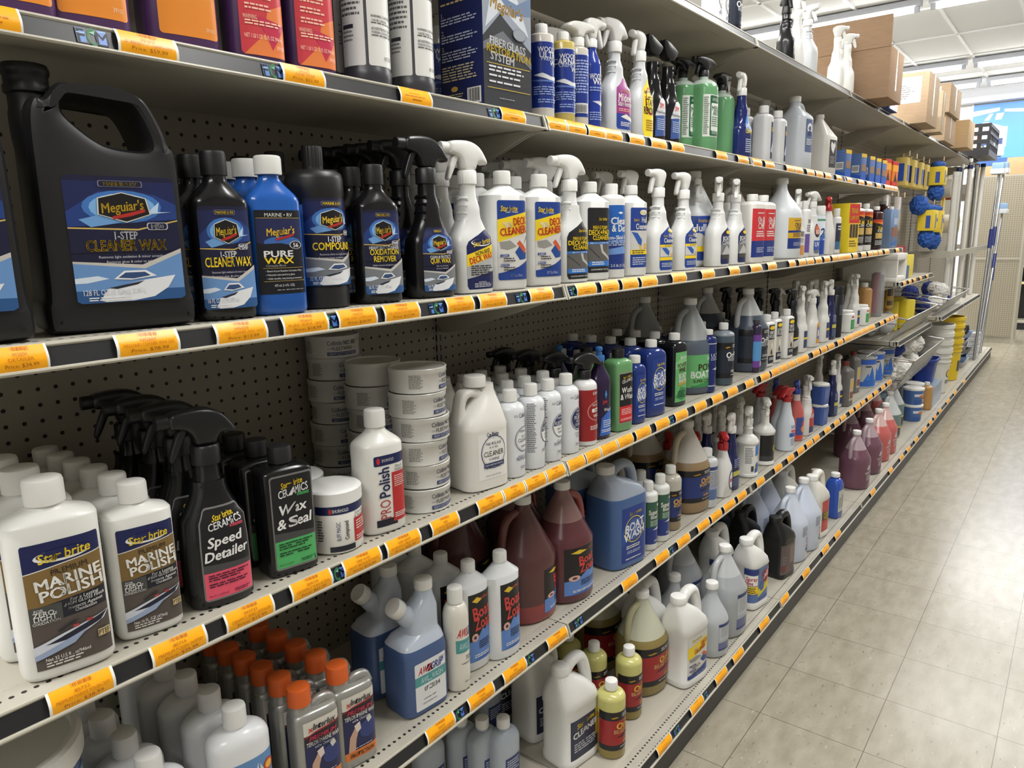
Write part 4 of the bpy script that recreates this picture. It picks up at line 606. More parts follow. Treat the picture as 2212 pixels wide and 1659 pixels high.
@kind
def blue_spray_bottle(): return bottle('spray_bottle', secs(.19, .0255, .0255, 2., .0135, .04, .004, 'ease', .003), (34, 58, 150), .18, spray=dict(col=(228, 228, 226), rc=.0155, hc=.02, style='slim', rz=PI), labels=[([T("WOODY'S", .5, .74, .07, PAPER, b=.03, w=.8), T('WAX', .6, .66, .07, PAPER, b=.03), ('p', [(.2, .36), (.6, .3), (.95, .3), (.8, .36), (.5, .37)], (210, 214, 224)), ('l', .1, .58, .8, 2, .04, (150, 170, 220)), ('l', .1, .2, .8, 4, .035, (150, 170, 220))], 0, .06, .01, .15)])
@kind
def mildew_spray(): return bottle('spray_bottle', sprayB(.222, .05, .031, z0=.13), (206, 209, 213), .3, spray=dict(col=(228, 228, 227), rc=.0195), emboss=ribs(), labels=[([('p', [(.06, 0), (.94, 0), (1, .04), (1, .8), (.6, 1), (.5, 1), (.0, .8), (0, .04)], (34, 62, 146)), ('p', [(0, .3), (1, .3), (1, .8), (.6, 1), (.5, 1), (0, .8)], (150, 56, 130)), ('p', [(.2, .24), (.5, .3), (.98, .2), (.9, .16), (.5, .2)], (226, 220, 210)), T('Mildew', .46, .62, .12, PAPER, b=.03, w=.72), T('Stain Remover', .52, .5, .08, PAPER, b=.03, w=.9, sx=.75), T('NO SCRUBBING', .5, .735, .032, (230, 190, 80), b=.02, w=.6), ('l', .1, .4, .8, 2, .035, (240, 170, 150)), ('p', [(.6, .8), (.7, .86), (.8, .8), (.7, .75)], PAPER), ('l', .2, .14, .6, 3, .03, PAPER)], .012, .074, .012, .125)])
@kind
def mildew_yellow_spray(): return bottle('spray_bottle', sprayB(.22, .044, .03, z0=.13, n=2.6), (204, 206, 210), .3, spray=dict(col=(228, 228, 227), rc=.018, style='slim', rz=.2), emboss=ribs(), labels=[([('p', [(.1, 0), (1, 0), (1, .96), (.6, 1), (0, .8), (0, .1)], (236, 214, 44)), ('e', .55, .6, .4, .24, (206, 60, 50)), ('e', .55, .6, .33, .2, (236, 214, 44)), T('MILDEW', .52, .72, .1, (40, 36, 30), b=.05, w=.8), T('STAIN', .52, .58, .1, (40, 36, 30), b=.05, w=.7), T('REMOVER', .52, .44, .1, (40, 36, 30), b=.05, w=.9), ('l', .2, .28, .6, 5, .04, (170, 110, 40))], .012, .062, .006, .15)])
@kind
def black_angled_spray():
    r = bottle('spray_bottle', sprayB(.232, .041, .03, z0=.13), (22, 22, 26), .15, emboss=ribs(zs=(.15, .168, .186, .204), side=1), labels=[([('p', [(0, 0), (1, .06), (1, .8), (.75, 1), (.4, .96), (.05, .6)], (56, 84, 150)), ('p', [(0, .52), (1, .58), (1, .8), (.75, 1), (.4, .96), (.05, .6)], (206, 208, 212)), T('3M', .5, .8, .1, (200, 44, 44), b=.05), T('Multi-Purpose', .5, .63, .06, (60, 60, 70), b=.02, w=.8), ('l', .14, .46, .7, 6, .05, (180, 196, 226))], .008, .058, .012, .105)])
    mb = MB(); mb.prism([chaikin([(-.015, 0), (-.03, .02), (-.034, .05), (-.02, .052), (.026, .03), (.034, .022), (.016, .004), (.012, 0)], 2)], .03, C((24, 24, 28), .3), bev=.004, T=Matrix.Translation((0, 0, .228))); mb.build('spray_head', r, 50); return r
@kind
def green_liquid_spray():
    r = bottle('spray_bottle', secs(.225, .041, .041, 3., .014, .03, .01, 'round', .005), (186, 200, 190), .2, level=.2, liq=(104, 158, 112), spray=dict(col=(24, 25, 28), rc=.0155, hc=.02, style='flat', k=.92), labels=[([('R', -.34, 0, 1, 1, (214, 218, 212), .002), ('R', .02, .02, .98, .98, (40, 96, 66), .004), ('R', .1, .14, .9, .8, (222, 226, 220), .004), T('AMAZING', .5, .89, .06, (200, 216, 204), w=.7), T('MENS', .5, .68, .09, (40, 96, 66), b=.06, w=.7), T('ANTI', .5, .57, .09, (40, 96, 66), b=.06, w=.56), ('l', .14, .48, .72, 5, .05, (70, 110, 84)), T('SERIES TWO', .5, .1, .05, (200, 216, 204), w=.7), ('l', -.3, .94, .26, 18, .05, (110, 130, 116))], .01, .064, .042, .124)])
    return r
@kind
def navy_clear_spray(): return bottle('spray_bottle', sprayB(.23, .043, .03, z0=.12), (34, 44, 104), .15, spray=dict(col=(230, 230, 228), rc=.0165, style='slim', rz=.25), labels=[([('e', .5, .78, .42, .22, (74, 140, 214)), T('CARPET', .5, .72, .09, PAPER, b=.04, w=.8), T('CLEANER', .5, .6, .09, (240, 214, 60), b=.04, w=.84), ('l', .1, .4, .8, 7, .05, (190, 200, 226))], .008, .056, .01, .135)])
@kind
def white_navy_label_bottle(): return bottle('cleaner_bottle', secs(.178, .031, .031, 4, .014, .016, .004), (208, 208, 210), .3, cap=(.018, .026, (216, 216, 214)), labels=[([('r', 0, 0, 1, 1, (34, 40, 84)), T('SEA SAFE', .5, .8, .09, YEL, b=.04, w=.8, ), ('p', [(0, .2), (.6, .6), (1, .2), (1, .1)], (180, 190, 210))], .022, .036, .014, .13)])
@kind
def grey_handle_jug():
    r = bottle('gallon_jug', secs(.272, .062, .055, 4, .021, .05, .016, 'ease', .008, cx=-.02), (196, 202, 210), .3, cap=(.0235, .022, (224, 224, 222), {'dx': -.02}), labels=[([('R', 0, 0, 1, 1, (88, 104, 146), .003), ('e', .5, .72, .3, .16, PAPER), ('e', .5, .72, .16, .08, (80, 90, 130)), ('p', [(.2, .5), (.8, .5), (.7, .64), (.3, .64)], (50, 62, 110)), ('l', .14, .4, .72, 4, .05, PAPER)], .01, .07, .07, .13)], handle=([(.004, 0, .262), (.03, 0, .262), (.05, 0, .245), (.054, 0, .215), (.046, 0, .195)], .0105))
    return r
@kind
def beige_square_jug(): return bottle('gallon_jug', secs(.245, .06, .056, 6, .018, .075, .006, 'cone', .006, cx=-.026), (206, 203, 196), .34, cap=(.02, .018, (206, 204, 198), {'dx': -.026}), labels=[([('r', 0, 0, 1, 1, (58, 58, 62)), ('p', [(.5, .5), (.15, .8), (.3, .95), (.5, .84), (.7, .95), (.85, .8)], (230, 230, 230)), ('l', .14, .4, .72, 4, .07, (160, 160, 164))], .006, .07, .03, .12)])
@kind
def blue_carton():
    root = empty('carton'); mb = MB(); mb.box(-.032, .032, -.045, .045, 0, .13, C((84, 112, 168), .4), .001); mb.build('carton', root); mb = MB()
    G = Flat((-.0323, 0, 0), (0, -1, 0), (0, 0, 1), (-1, 0, 0)); F = Flat((0, -.0453, 0), (1, 0, 0), (0, 0, 1), (0, -1, 0))
    art(mb, G, [('p', [(0, 0), (1, 0), (1, .16), (.5, .26), (0, .12)], (46, 96, 190)), ('r', .5, .3, .9, .56, PAPER)] + [('r', .53+i*.035, .34, .53+i*.035+.018, .53, (40, 44, 60)) for i in range(10)], 0, .09, 0, .13)
    art(mb, F, [('r', 0, 0, 1, .3, (46, 96, 190)), ('r', 0, .86, 1, 1, (226, 190, 60)), ('r', .1, .34, .9, .6, (150, 120, 90))], 0, .064, 0, .13); mb.build('printed_panel', root); return root
@kind
def red_sail_pack():
    root = empty('chamois_pack'); mb = MB(); mb.box(-.045, .045, -.02, .02, 0, .15, C((226, 120, 40), .4), .004); mb.build('carton', root); mb = MB()
    for F, w in ((Flat((0, -.0203, 0), (1, 0, 0), (0, 0, 1), (0, -1, 0)), .088), (Flat((-.0453, 0, 0), (0, -1, 0), (0, 0, 1), (-1, 0, 0)), .039)):
        art(mb, F, [('r', 0, .86, 1, 1, (190, 40, 36)), ('r', 0, .6, 1, .86, (236, 160, 44)), ('r', 0, 0, 1, .2, (206, 60, 44)), ('p', [(.3, .25), (.56, .62), (.6, .25)], (36, 28, 30)), ('p', [(.62, .25), (.62, .5), (.76, .25)], (36, 28, 30)), ('r', .24, .2, .84, .24, (36, 28, 30))], 0, w, .002, .146)
    mb.build('label', root); return root
# --- lower shelf
@kind
def blue_twin_neck_bottle():
    m1 = (186, 196, 210); BL = (70, 92, 136)
    B = [(0, .05, .038, 5), (.003, .054, .042, 5), (.01, .055, .043, 5), (.125, .055, .043, 5), (.14, .053, .041, 4.4), (.152, .047, .036, 3.8, .004, 0), (.16, .036, .03, 3.2, .012, 0), (.175, .034, .03, 3, .014, 0), (.205, .03, .028, 2.6, .02, 0), (.22, .021, .021, 2.2, .026, 0), (.23, .0175, .0175, 2, .028, 0), (.24, .0165, .0165, 2, .028, 0)]
    r = bottle('twin_neck_bottle', B, m1, .25, level=.135, liq=BL, cap=(.0185, .02, (226, 226, 222), {'dx': .028}), labels=[([('R', 0, 0, 1, 1, (222, 224, 226), .003), ('r', 0, .52, 1, .72, (76, 150, 150)), T('AWL', .32, .83, .12, (196, 40, 48), b=.06, sh=.25, w=.4), T('GRIP', .68, .83, .12, (42, 64, 140), b=.06, sh=.25, w=.44), T('AWLWASH', .52, .62, .1, (200, 222, 226), w=.7), T('073234', .52, .42, .075, (60, 64, 72), b=.02, w=.5), ('l', .24, .22, .5, 1, .03, (80, 84, 90)), ('l', .2, .13, .6, 1, .03, (120, 124, 130)), ('l', .76, .93, .2, 1, .03, (80, 84, 90))], .004, .078, .012, .1)])
    mb = MB(); mb.tube(cr([(.016, 0, .165), (-.006, 0, .18), (-.028, 0, .205), (-.036, 0, .214)], 6), [.018]*6+[.019]*6+[.0165]*7, C(m1, .25), n=20); mb.build('side_neck', r)
    mb = MB(); Tm = Matrix.Translation((-.034, 0, .212)) @ Matrix.Rotation(-.8, 4, 'Y'); mb.lathe([(.0185, 0), (.0192, .001), (.0192, .017), (.0175, .02)], C((226, 226, 222), .4), n=44, T=Tm, ribs=.0006); mb.build('side_cap', r)
    return r
@kind
def white_awlcare_bottle(): return bottle('polish_bottle', secs(.192, .0265, .0265, 2., .0135, .03, .004, 'round', .005), (222, 218, 208), .22, cap=(.016, .032, (232, 232, 228), {'ribs': False}), labels=[([('r', 0, .56, 1, .78, (76, 150, 150)), T('AWL', .3, .9, .11, (196, 40, 48), b=.06, sh=.25, w=.42), T('GRIP', .72, .9, .11, (42, 64, 140), b=.06, sh=.25, w=.42), T('AWLCARE', .5, .67, .09, (200, 222, 226), w=.74), T('73240', .56, .46, .06, (60, 64, 72), b=.02, w=.36), ('l', .2, .38, .6, 1, .03, (90, 94, 100)), ('l', .3, .06, .5, 1, .025, (90, 94, 100))], .01, .056, .014, .13)])
def zoapL(): return [('r', 0, 0, 1, 1, (24, 23, 28)), ('p', [(0, 0), (1, 0), (1, .5), (.86, .44), (.74, .5), (.62, .42), (.5, .46), (.34, .36), (0, .3)], (92, 132, 200)), ('p', [(0, 0), (1, .1), (1, 0)], (60, 100, 180)), ('p', [(.12, .9), (.3, .95), (.5, .9), (.3, .86)], (226, 190, 50)), T('sudbury', .62, .925, .035, (206, 90, 60), b=.02, w=.4), T('Boat', .5, .73, .14, (206, 66, 62), b=.05, w=.7, rot=6), T('Zoap', .54, .56, .14, (206, 66, 62), b=.05, w=.7, rot=6), ('e', .2, .36, .12, .06, (214, 170, 160)), ('e', .2, .36, .05, .025, (60, 50, 60)), ('l', .34, .29, .52, 4, .032, (30, 36, 60)), ('l', .16, .1, .7, 2, .028, PAPER)]
@kind
def white_zoap_bottle(): return bottle('soap_bottle', secs(.222, .045, .03, 2.3, .014, .026, .004, 'cone', .005), (222, 225, 228), .26, cap=(.0155, .022, (230, 230, 228)), labels=[(zoapL(), .012, .07, .022, .155)])
@kind
def red_gallon(): return jug('gallon_jug', (92, 58, 58), .03, (146, 66, 66), rough=.22, hcol=(110, 66, 64), labels=[(zoapL(), .06, .12, .022, .11)])
@kind
def red_zoap_gallon(): return jug('gallon_jug', (142, 108, 106), .2, (98, 54, 60), side=1, rough=.22, hcol=(150, 76, 76), labels=[(zoapL(), .014, .14, .024, .125)])
@kind
def blue_wash_jug():
    B = [(0, .072, .058, 4), (.004, .078, .063, 4), (.012, .079, .064, 4), (.19, .079, .064, 4), (.205, .078, .063, 4), (.225, .066, .056, 3.4, -.004, 0), (.245, .045, .044, 2.8, -.024, 0), (.258, .027, .027, 2.2, -.042, 0), (.272, .0225, .0225, 2, -.046, 0)]
    r = bottle('wash_jug', B, (156, 166, 182), .28, level=.2, liq=(72, 102, 152), cap=(.0265, .022, (224, 224, 222), {'dx': -.046}), labels=[(bwL(), .004, .1, .018, .16)])
    mb = MB(); mb.tube(cr([(-.032, 0, .25), (-.012, 0, .272), (.022, 0, .282), (.05, 0, .27), (.064, 0, .24), (.07, 0, .2)], 7), .0135, C((150, 160, 176), .28), n=16, fl=1.3); mb.build('handle', r, 60); return r
@kind
def green_blue_suds_bottle(): return bottle('suds_bottle', secs(.182, .029, .029, 2., .0135, .012, .005, 'round', .004), (224, 225, 222), .28, cap=(.0155, .026, (230, 230, 226)), labels=[([('r', -.5, 0, 1.5, .4, (34, 56, 128)), ('r', -.5, .4, 1.5, 1, (52, 92, 74)), ('p', [(.2, .34), (.6, .4), (.95, .38), (.7, .33)], (214, 218, 224)), T('Super Suds', .5, .76, .09, PAPER, b=.04, w=.95), T('Boat Soap', .52, .65, .07, PAPER, b=.03, w=.8), ('p', [(.44, .92), (.52, .95), (.6, .92), (.52, .88)], PAPER), ('l', .1, .56, .8, 4, .035, (190, 210, 196)), ('l', .3, .1, .5, 2, .03, (200, 206, 226))], .008, .064, .02, .13)])
@kind
def amber_wash_quart(): return bottle('wash_bottle', secs(.182, .035, .035, 2., .0135, .02, .005, 'round', .005), (188, 184, 172), .22, cap=(.0165, .024, (230, 230, 226)), level=.135, liq=(150, 132, 104), labels=[(orL((34, 54, 116), 'BOAT WASH'), .012, .09, .03, .1)])
@kind
def amber_wash_gallon(): return jug('gallon_jug', (196, 192, 184), .17, (150, 126, 94), labels=[(orL((34, 54, 116), 'BOAT WASH'), .018, .15, .04, .11)], hcol=(190, 180, 160), cap=(206, 204, 198))
@kind
def white_blue_band_bottle(): return bottle('cleaner_bottle', secs(.178, .036, .036, 2., .014, .016, .005, 'round', .005), (198, 202, 206), .25, cap=(.0165, .026, (230, 230, 228)), labels=[([('r', -.3, 0, 1.2, .32, (86, 108, 156)), ('r', -.3, .3, 1.2, .4, (150, 160, 186)), ('r', -.3, .86, 1.2, .96, (52, 62, 116)), ('l', .0, .82, .7, 9, .05, (110, 116, 136)), ('e', .9, .6, .14, .14, (90, 60, 80))], .01, .08, .03, .12)])
@kind
def white_badge_red_trigger_spray(): return bottle('spray_bottle', [(0, .032, .028, 2.4), (.004, .037, .031, 2.4), (.07, .038, .032, 2.4), (.11, .034, .03, 2.4), (.14, .022, .022, 2), (.16, .0165, .0165, 2), (.17, .016, .016, 2)], (226, 226, 224), .28, spray=dict(col=(178, 38, 42), rc=.0185, style='wing', k=.8, rz=.8), labels=[([('e', .5, .5, .46, .46, (60, 66, 116)), ('e', .5, .5, .36, .36, (226, 220, 220)), ('r', .2, .42, .8, .58, (190, 70, 80))], .016, .046, .02, .08)])
@kind
def white_dilution_bottle():
    return bottle('cleaner_bottle', [(0, .038, .038), (.003, .0425, .0425), (.012, .043, .043), (.015, .0405, .0405), (.128, .0405, .0405), (.131, .043, .043), (.138, .043, .043), (.152, .033, .033), (.164, .0175, .0175), (.18, .017, .017), (.183, .019, .019), (.188, .019, .019), (.19, .0165, .0165), (.205, .016, .016)], (228, 228, 225), .3, spray=dict(col=(222, 222, 218), rc=.018, hc=.02, style='wing', k=1., rz=.5), labels=[([('r', -.8, 0, 1, 1, (232, 232, 228)), ('p', [(0, 0), (1, 0), (1, .3), (0, .2)], (56, 96, 170)), ('p', [(0, .3), (1, .4), (1, .22), (0, .16)], (226, 206, 50)), ('p', [(0, 1), (1, 1), (1, .86), (0, .6)], (64, 122, 200)), T('SPRAY', .66, .62, .15, (190, 44, 50), b=.06, w=.7, rot=6), T('NINE', .7, .46, .15, (190, 44, 50), b=.06, w=.6, rot=6), ('e', .22, .26, .16, .12, (46, 96, 180)), ('l', -.7, .94, .56, 10, .06, (120, 122, 126)), ('r', -.3, .06, -.1, .26, (70, 70, 76))], .02, .056, .018, .106)])
@kind
def white_black_label_spray(): return bottle('cleaner_bottle', [(0, .038, .038), (.003, .0425, .0425), (.012, .043, .043), (.015, .041, .041), (.128, .041, .041), (.131, .043, .043), (.138, .043, .043), (.155, .03, .03), (.168, .018, .018), (.205, .0165, .0165)], (228, 228, 225), .3, spray=dict(col=(228, 228, 224), rc=.018, hc=.02, style='wing', rz=.7), labels=[([('r', -.6, 0, 1, 1, (26, 28, 32)), ('r', -.6, 0, 1, .2, (60, 62, 66)), T('GREZ', .56, .5, .17, (226, 206, 50), b=.06, w=.7, rot=4), T('OFF', .6, .34, .09, PAPER, b=.05, w=.5), ('r', .6, .74, 1, 1, (170, 60, 50))], .02, .07, .018, .106)])
@kind
def pale_blue_trigger_spray(): return bottle('spray_bottle', [(0, .034, .034), (.003, .0375, .0375), (.1, .038, .038), (.13, .034, .034), (.15, .025, .025), (.19, .018, .018), (.205, .0155, .0155), (.212, .0155, .0155)], (206, 214, 224), .26, spray=dict(col=(176, 38, 42), rc=.018, hc=.02, style='wing', k=.85, rz=PI), labels=[([('r', 0, 0, 1, 1, (212, 219, 228)), ('r', 0, .46, 1, .62, (60, 92, 170)), ('r', .1, .64, .9, .74, (206, 90, 96)), ('l', .1, .4, .8, 6, .05, (120, 140, 180)), ('l', .1, .9, .8, 2, .06, (80, 110, 170))], .012, .07, .012, .11)])
@kind
def pink_liquid_spray(): return bottle('spray_bottle', [(0, .033, .033), (.003, .036, .036), (.1, .036, .036), (.13, .033, .033), (.155, .025, .025), (.18, .017, .017), (.21, .0155, .0155)], (206, 190, 186), .22, level=.17, liq=(196, 96, 92), spray=dict(col=(48, 66, 150), rc=.017, style='wing', k=.8, rz=.4), labels=[([('r', -.2, 0, 1, 1, (60, 80, 150)), ('r', -.2, .0, 1, .16, (206, 80, 60)), ('e', .55, .45, .4, .2, (226, 140, 60)), ('e', .5, .7, .3, .14, (190, 60, 70))], .012, .066, .012, .095)])
@kind
def white_red_band_spray(): return bottle('spray_bottle', sprayB(.226, .043, .03, z0=.13), (226, 226, 224), .28, spray=dict(col=(226, 226, 224), rc=.0175, style='slim', rz=.9), emboss=ribs(), labels=[([('p', [(0, 0), (1, 0), (1, 1), (.6, .9), (0, .5)], (190, 44, 54)), ('r', 0, 0, 1, .22, (44, 54, 110)), T('BLEACH', .52, .6, .11, PAPER, b=.04, w=.8)], .012, .056, .012, .13)])
@kind
def blue_square_tub():
    r = bottle('square_tub', [(0, .03, .03, 6), (.002, .032, .032, 6), (.088, .036, .036, 6), (.09, .036, .036, 6)], (66, 92, 160), .3, cap=(.039, .012, (226, 226, 220), {'ribs': False, 'z': .088}), labels=[([('R', 0, 0, 1, 1, (80, 108, 176), .004), ('l', .14, .8, .7, 6, .1, (110, 134, 196))], 0, .05, .02, .06)]); return r
@kind
def grey_oil_jug(): return bottle('oil_jug', secs(.22, .04, .032, 4.4, .016, .03, .006, 'ease', .005, cx=-.01), (106, 104, 104), .35, cap=(.017, .02, (110, 36, 36), {'dx': -.01}), labels=[([('r', 0, 0, 1, 1, (186, 176, 160)), ('e', .5, .7, .34, .2, (206, 170, 80)), ('r', .1, .1, .9, .4, (130, 70, 56))], .01, .055, .03, .12)])
@kind
def sailboat_can():
    r = bottle('paint_can', [(0, .074, .074), (.003, .077, .077), (.006, .075, .075), (.17, .075, .075), (.173, .078, .078), (.178, .078, .078), (.179, .072, .072), (.174, .07, .07), (.1735, .02, .02)], (176, 178, 176), .3, labels=[([('r', -.6, 0, 1.5, .18, (52, 106, 196)), ('r', -.6, .82, 1.5, 1, (52, 96, 190)), ('p', [(.2, .2), (.34, .76), (.5, .2)], (52, 106, 196)), ('p', [(.54, .2), (.7, .66), (.9, .2)], (64, 120, 206)), ('p', [(.04, .2), (.2, .5), (.3, .2)], (64, 120, 206)), ('p', [(.1, .12), (.9, .12), (.98, .24), (.04, .24)], (52, 106, 196)), ('r', .1, .72, .3, .77, (60, 60, 64))], 0, .17, .008, .16)])
    mb = MB(); mb.tube([(-.076, 0, .13), (-.07, -.05, .19), (0, -.07, .215), (.07, -.05, .19), (.076, 0, .13)], .0016, M('wire', (190, 190, 188), .3, 1.), n=6); mb.build('bail_handle', r); return r
@kind
def silver_wax_can():
    S_ = M('silver_plastic', (168, 168, 164), .34, .55)
    root = empty('wax_can'); mb = MB()
    B = Body([(0, .036, .02, 4), (.002, .039, .023, 4), (.006, .04, .024, 4), (.14, .04, .024, 4), (.149, .038, .022, 3.6), (.152, .034, .019, 3.2), (.153, .02, .01, 2.6)]); B.mesh(mb, S_)
    mb.lathe([(.018, .145), (.018, .158), (.0165, .162), (.0165, .17)], S_, n=28, cx=-.02); mb.tube(cr([(-.004, 0, .15), (.01, 0, .158), (.03, 0, .156), (.038, 0, .14)], 5), .0085, S_, n=12); mb.build('body', root, 40)
    mb = MB(); cap_mesh(.0195, .03, (216, 98, 38), True, -.02, .166).build('cap', root)
    mb = MB(); art(mb, B, [('r', 0, 0, 1, 1, (34, 40, 84)), ('r', 0, .8, 1, 1, (214, 210, 200)), ('p', [(0, .78), (.3, .83), (1, .86), (1, .84), (.3, .805), (0, .76)], (190, 50, 50)), ('p', [(0, .77), (.3, .81), (1, .84), (1, .66), (0, .66)], (40, 36, 48)), ('r', 0, 0, 1, .13, (214, 122, 56)), ('e', .7, .4, .26, .14, (48, 62, 120)), ('p', [(.1, .13), (.16, .36), (.34, .5), (.44, .46), (.36, .3), (.3, .13)], (196, 158, 138)), ('p', [(.3, .52), (.46, .56), (.5, .44), (.4, .4)], (222, 208, 200)), ('p', [(.66, .56), (.78, .6), (.84, .52), (.72, .48)], (206, 206, 196)), T('Interlux', .56, .905, .075, (40, 40, 46), b=.04, sh=.2, w=.6), T('x', .18, .89, .07, (200, 50, 50), b=.06), T('PREMIUM', .5, .745, .055, (196, 60, 84), b=.05, sh=.2, w=.8), T('TEFLON MARINE WAX', .5, .67, .05, PAPER, b=.03, w=.9), T('with Cleaner', .5, .605, .036, (214, 214, 220), b=.02, w=.5), T('PROTECTION', .5, .065, .05, (50, 30, 24), b=.04, sh=.2, w=.7), ('l', .3, .17, .6, 1, .024, (200, 200, 206))], .006, .066, .018, .122); mb.build('label', root, 60); return root
@kind
def white_oval_sail_bottle(): return bottle('cleaner_bottle', secs(.2, .047, .031, 2.5, .0155, .024, .006, 'round', .007), (226, 228, 231), .24, cap=(.0175, .03, (228, 228, 226), {'ribs': False}), labels=[([('r', 0, 0, 1, 1, (96, 140, 190)), ('p', [(.36, .52), (.56, .92), (.6, .5)], (222, 224, 226)), ('p', [(.62, .52), (.6, .9), (.86, .62)], (206, 210, 214)), ('p', [(.4, .46), (.96, .6), (.9, .52), (.46, .4)], (226, 226, 226)), ('p', [(.42, .42), (.92, .53), (.88, .49), (.46, .38)], (186, 60, 70)), ('e', .82, .82, .14, .08, (190, 60, 44)), ('e', .82, .82, .1, .05, (236, 180, 60)), ('p', [(.1, .3), (.22, .36), (.28, .44), (.32, .36), (.46, .34), (.34, .28), (.3, .2), (.22, .26)], (236, 190, 50)), ('p', [(.0, .2), (1, .4), (1, .0), (0, 0)], (60, 104, 170)), ('p', [(0, .22), (.36, .34), (.5, .32), (.2, .22)], (222, 226, 230))], .014, .07, .018, .13)])
@kind
def blue_label_pail():
    r = bottle('pail', [(0, .088, .088), (.003, .092, .092), (.262, .1, .1), (.266, .1, .1)], (70, 100, 140), .3, labels=[([('r', 0, .8, 1, .93, (130, 160, 186)), ('r', 0, .0, 1, .6, (40, 70, 110)), ('p', [(0, .6), (1, .86), (1, .8), (0, .54)], (200, 206, 210))], -.02, .3, .01, .25)])
    mb = MB(); mb.lathe([(.1, 0), (.105, .002), (.105, .03), (.1, .034), (.094, .034), (.092, .026), (.02, .026)], C((222, 222, 216), .4), n=48, z0=.262); mb.build('lid', r); return r
# --- bottom deck
@kind
def clear_flat_bottle(): return bottle('cleaner_bottle', secs(.165, .042, .028, 2.6, .0145, .03, .008, 'round', .006), (178, 188, 200), .14, cap=(.0165, .024, (230, 230, 228)), labels=[([('r', 0, 0, 1, 1, (44, 60, 110)), ('l', .1, .9, .8, 5, .08, (200, 206, 220))], .006, .05, .012, .08)])
def fjug(name, col, labels, H=.27, a=.068, b=.052, cap=(230, 230, 227), ccol=None, hr=.0145, n=4.4):
    B = [(0, a-.008, b-.008, n), (.004, a-.001, b-.001, n), (.012, a, b, n), (.022, a, b, n), (.026, a-.002, b-.002, n), (H*.6, a-.002, b-.002, n), (H*.62, a, b, n), (H*.7, a*.93, b*.94, n, -.004, 0), (H*.8, a*.72, b*.8, 3.4, -.016, 0), (H*.88, a*.46, b*.6, 2.6, -.03, 0), (H*.915, .0235, .0235, 2, -.036, 0), (H*.94, .0215, .0215, 2, -.037, 0)]
    r = bottle(name, B, col, .3, cap=(.0245, .02, ccol or cap, {'dx': -.037}), labels=labels)
    mb = MB(); mb.tube(cr([(-.03, 0, H*.86), (-.012, 0, H*.96), (.012, 0, H*1.0), (.034, 0, H*.985), (.047, 0, H*.9), (.057, 0, H*.76), (.06, 0, H*.66)], 6), hr, C(col, .3), n=16, fl=1.25); mb.build('handle', r, 60); return r
@kind
def white_deck_jug():
    L = deckclean(); return fjug('cleaner_jug', (226, 226, 223), [([('r', 0, 0, 1, 1, (206, 206, 202))]+L[1:], .004, .108, .028, .135)], .28)
@kind
def white_cleaner_jug(): return fjug('cleaner_jug', (226, 226, 223), [([('r', 0, 0, 1, 1, (46, 52, 74)), ('r', .86, .3, 1, 1, YEL), T('Star brite', .5, .86, .1, YEL, b=.03, sh=.15, w=.6, rot=8), T('CLEANER', .5, .66, .12, PAPER, b=.05, w=.86, rot=8), ('l', .1, .4, .8, 4, .06, (200, 200, 210))], .004, .108, .026, .11)], .27)
@kind
def white_spray_nine_jug(): return fjug('cleaner_jug', (228, 228, 225), [([('r', -.62, 0, 1, 1, (92, 120, 176)), ('p', [(0, 0), (1, 0), (1, .12), (0, .12)], (60, 90, 160)), ('p', [(0, .36), (1, .62), (1, .36), (0, .14)], (226, 206, 50)), ('p', [(.3, .6), (.9, 1), (1, 1), (1, .7)], PAPER), T('SPRAY', .6, .8, .15, (190, 44, 56), b=.06, w=.7, rot=18), T('NINE', .64, .6, .15, (190, 44, 56), b=.06, w=.56, rot=18), ('e', .26, .42, .16, .13, (70, 96, 160)), ('r', -.6, .5, -.04, .8, PAPER), T('Spray', -.3, .7, .09, (190, 44, 56), b=.05, w=.46), T('Nine', -.4, .58, .09, (190, 44, 56), b=.05, w=.3), ('r', -.6, .26, -.02, .48, YEL), ('r', -.62, .82, 0, .96, (48, 58, 120)), ('l', -.56, .44, .46, 3, .06, (60, 60, 80))], .016, .092, .03, .13)], .26, .06, .052)
@kind
def black_jug(): return fjug('cleaner_jug', (26, 27, 29), [([('r', -.4, 0, 1, 1, (92, 80, 78)), ('r', .3, .3, .7, .9, (130, 112, 106)), ('l', -.3, .6, .24, 3, .1, (120, 120, 120)), ('r', -.36, .1, -.04, .3, (110, 60, 60))], .016, .08, .02, .12)], .245, .058, .05, ccol=(26, 27, 29), hr=.015, n=5)
@kind
def white_red_label_jug(): return fjug('cleaner_jug', (224, 222, 214), [([('r', 0, 0, 1, 1, (196, 62, 54)), ('r', 0, .36, 1, .64, (60, 56, 46)), T('WOOD', .52, .58, .07, YEL, b=.04, w=.7), T('CLEANER', .52, .5, .06, YEL, b=.03, w=.7), T('WASH', .52, .42, .06, YEL, b=.03, w=.6), ('l', .2, .26, .6, 4, .05, (226, 140, 120))], .012, .08, .03, .14)], .285, .06, .052)
def clrL(): return [('r', 0, 0, 1, 1, (176, 182, 190)), ('r', 0, 0, 1, .3, (104, 112, 150)), ('r', 0, .0, 1, .06, (48, 62, 120)), ('r', 0, .9, 1, 1, (52, 64, 112)), ('r', .04, .4, .96, .86, (192, 197, 202)), ('l', .1, .84, .8, 8, .045, (150, 154, 164))]
@kind
def clear_gallon(): return jug('gallon_jug', (188, 191, 194), .2, (164, 168, 172), labels=[(clrL(), .02, .1, .03, .125)], rough=.25)
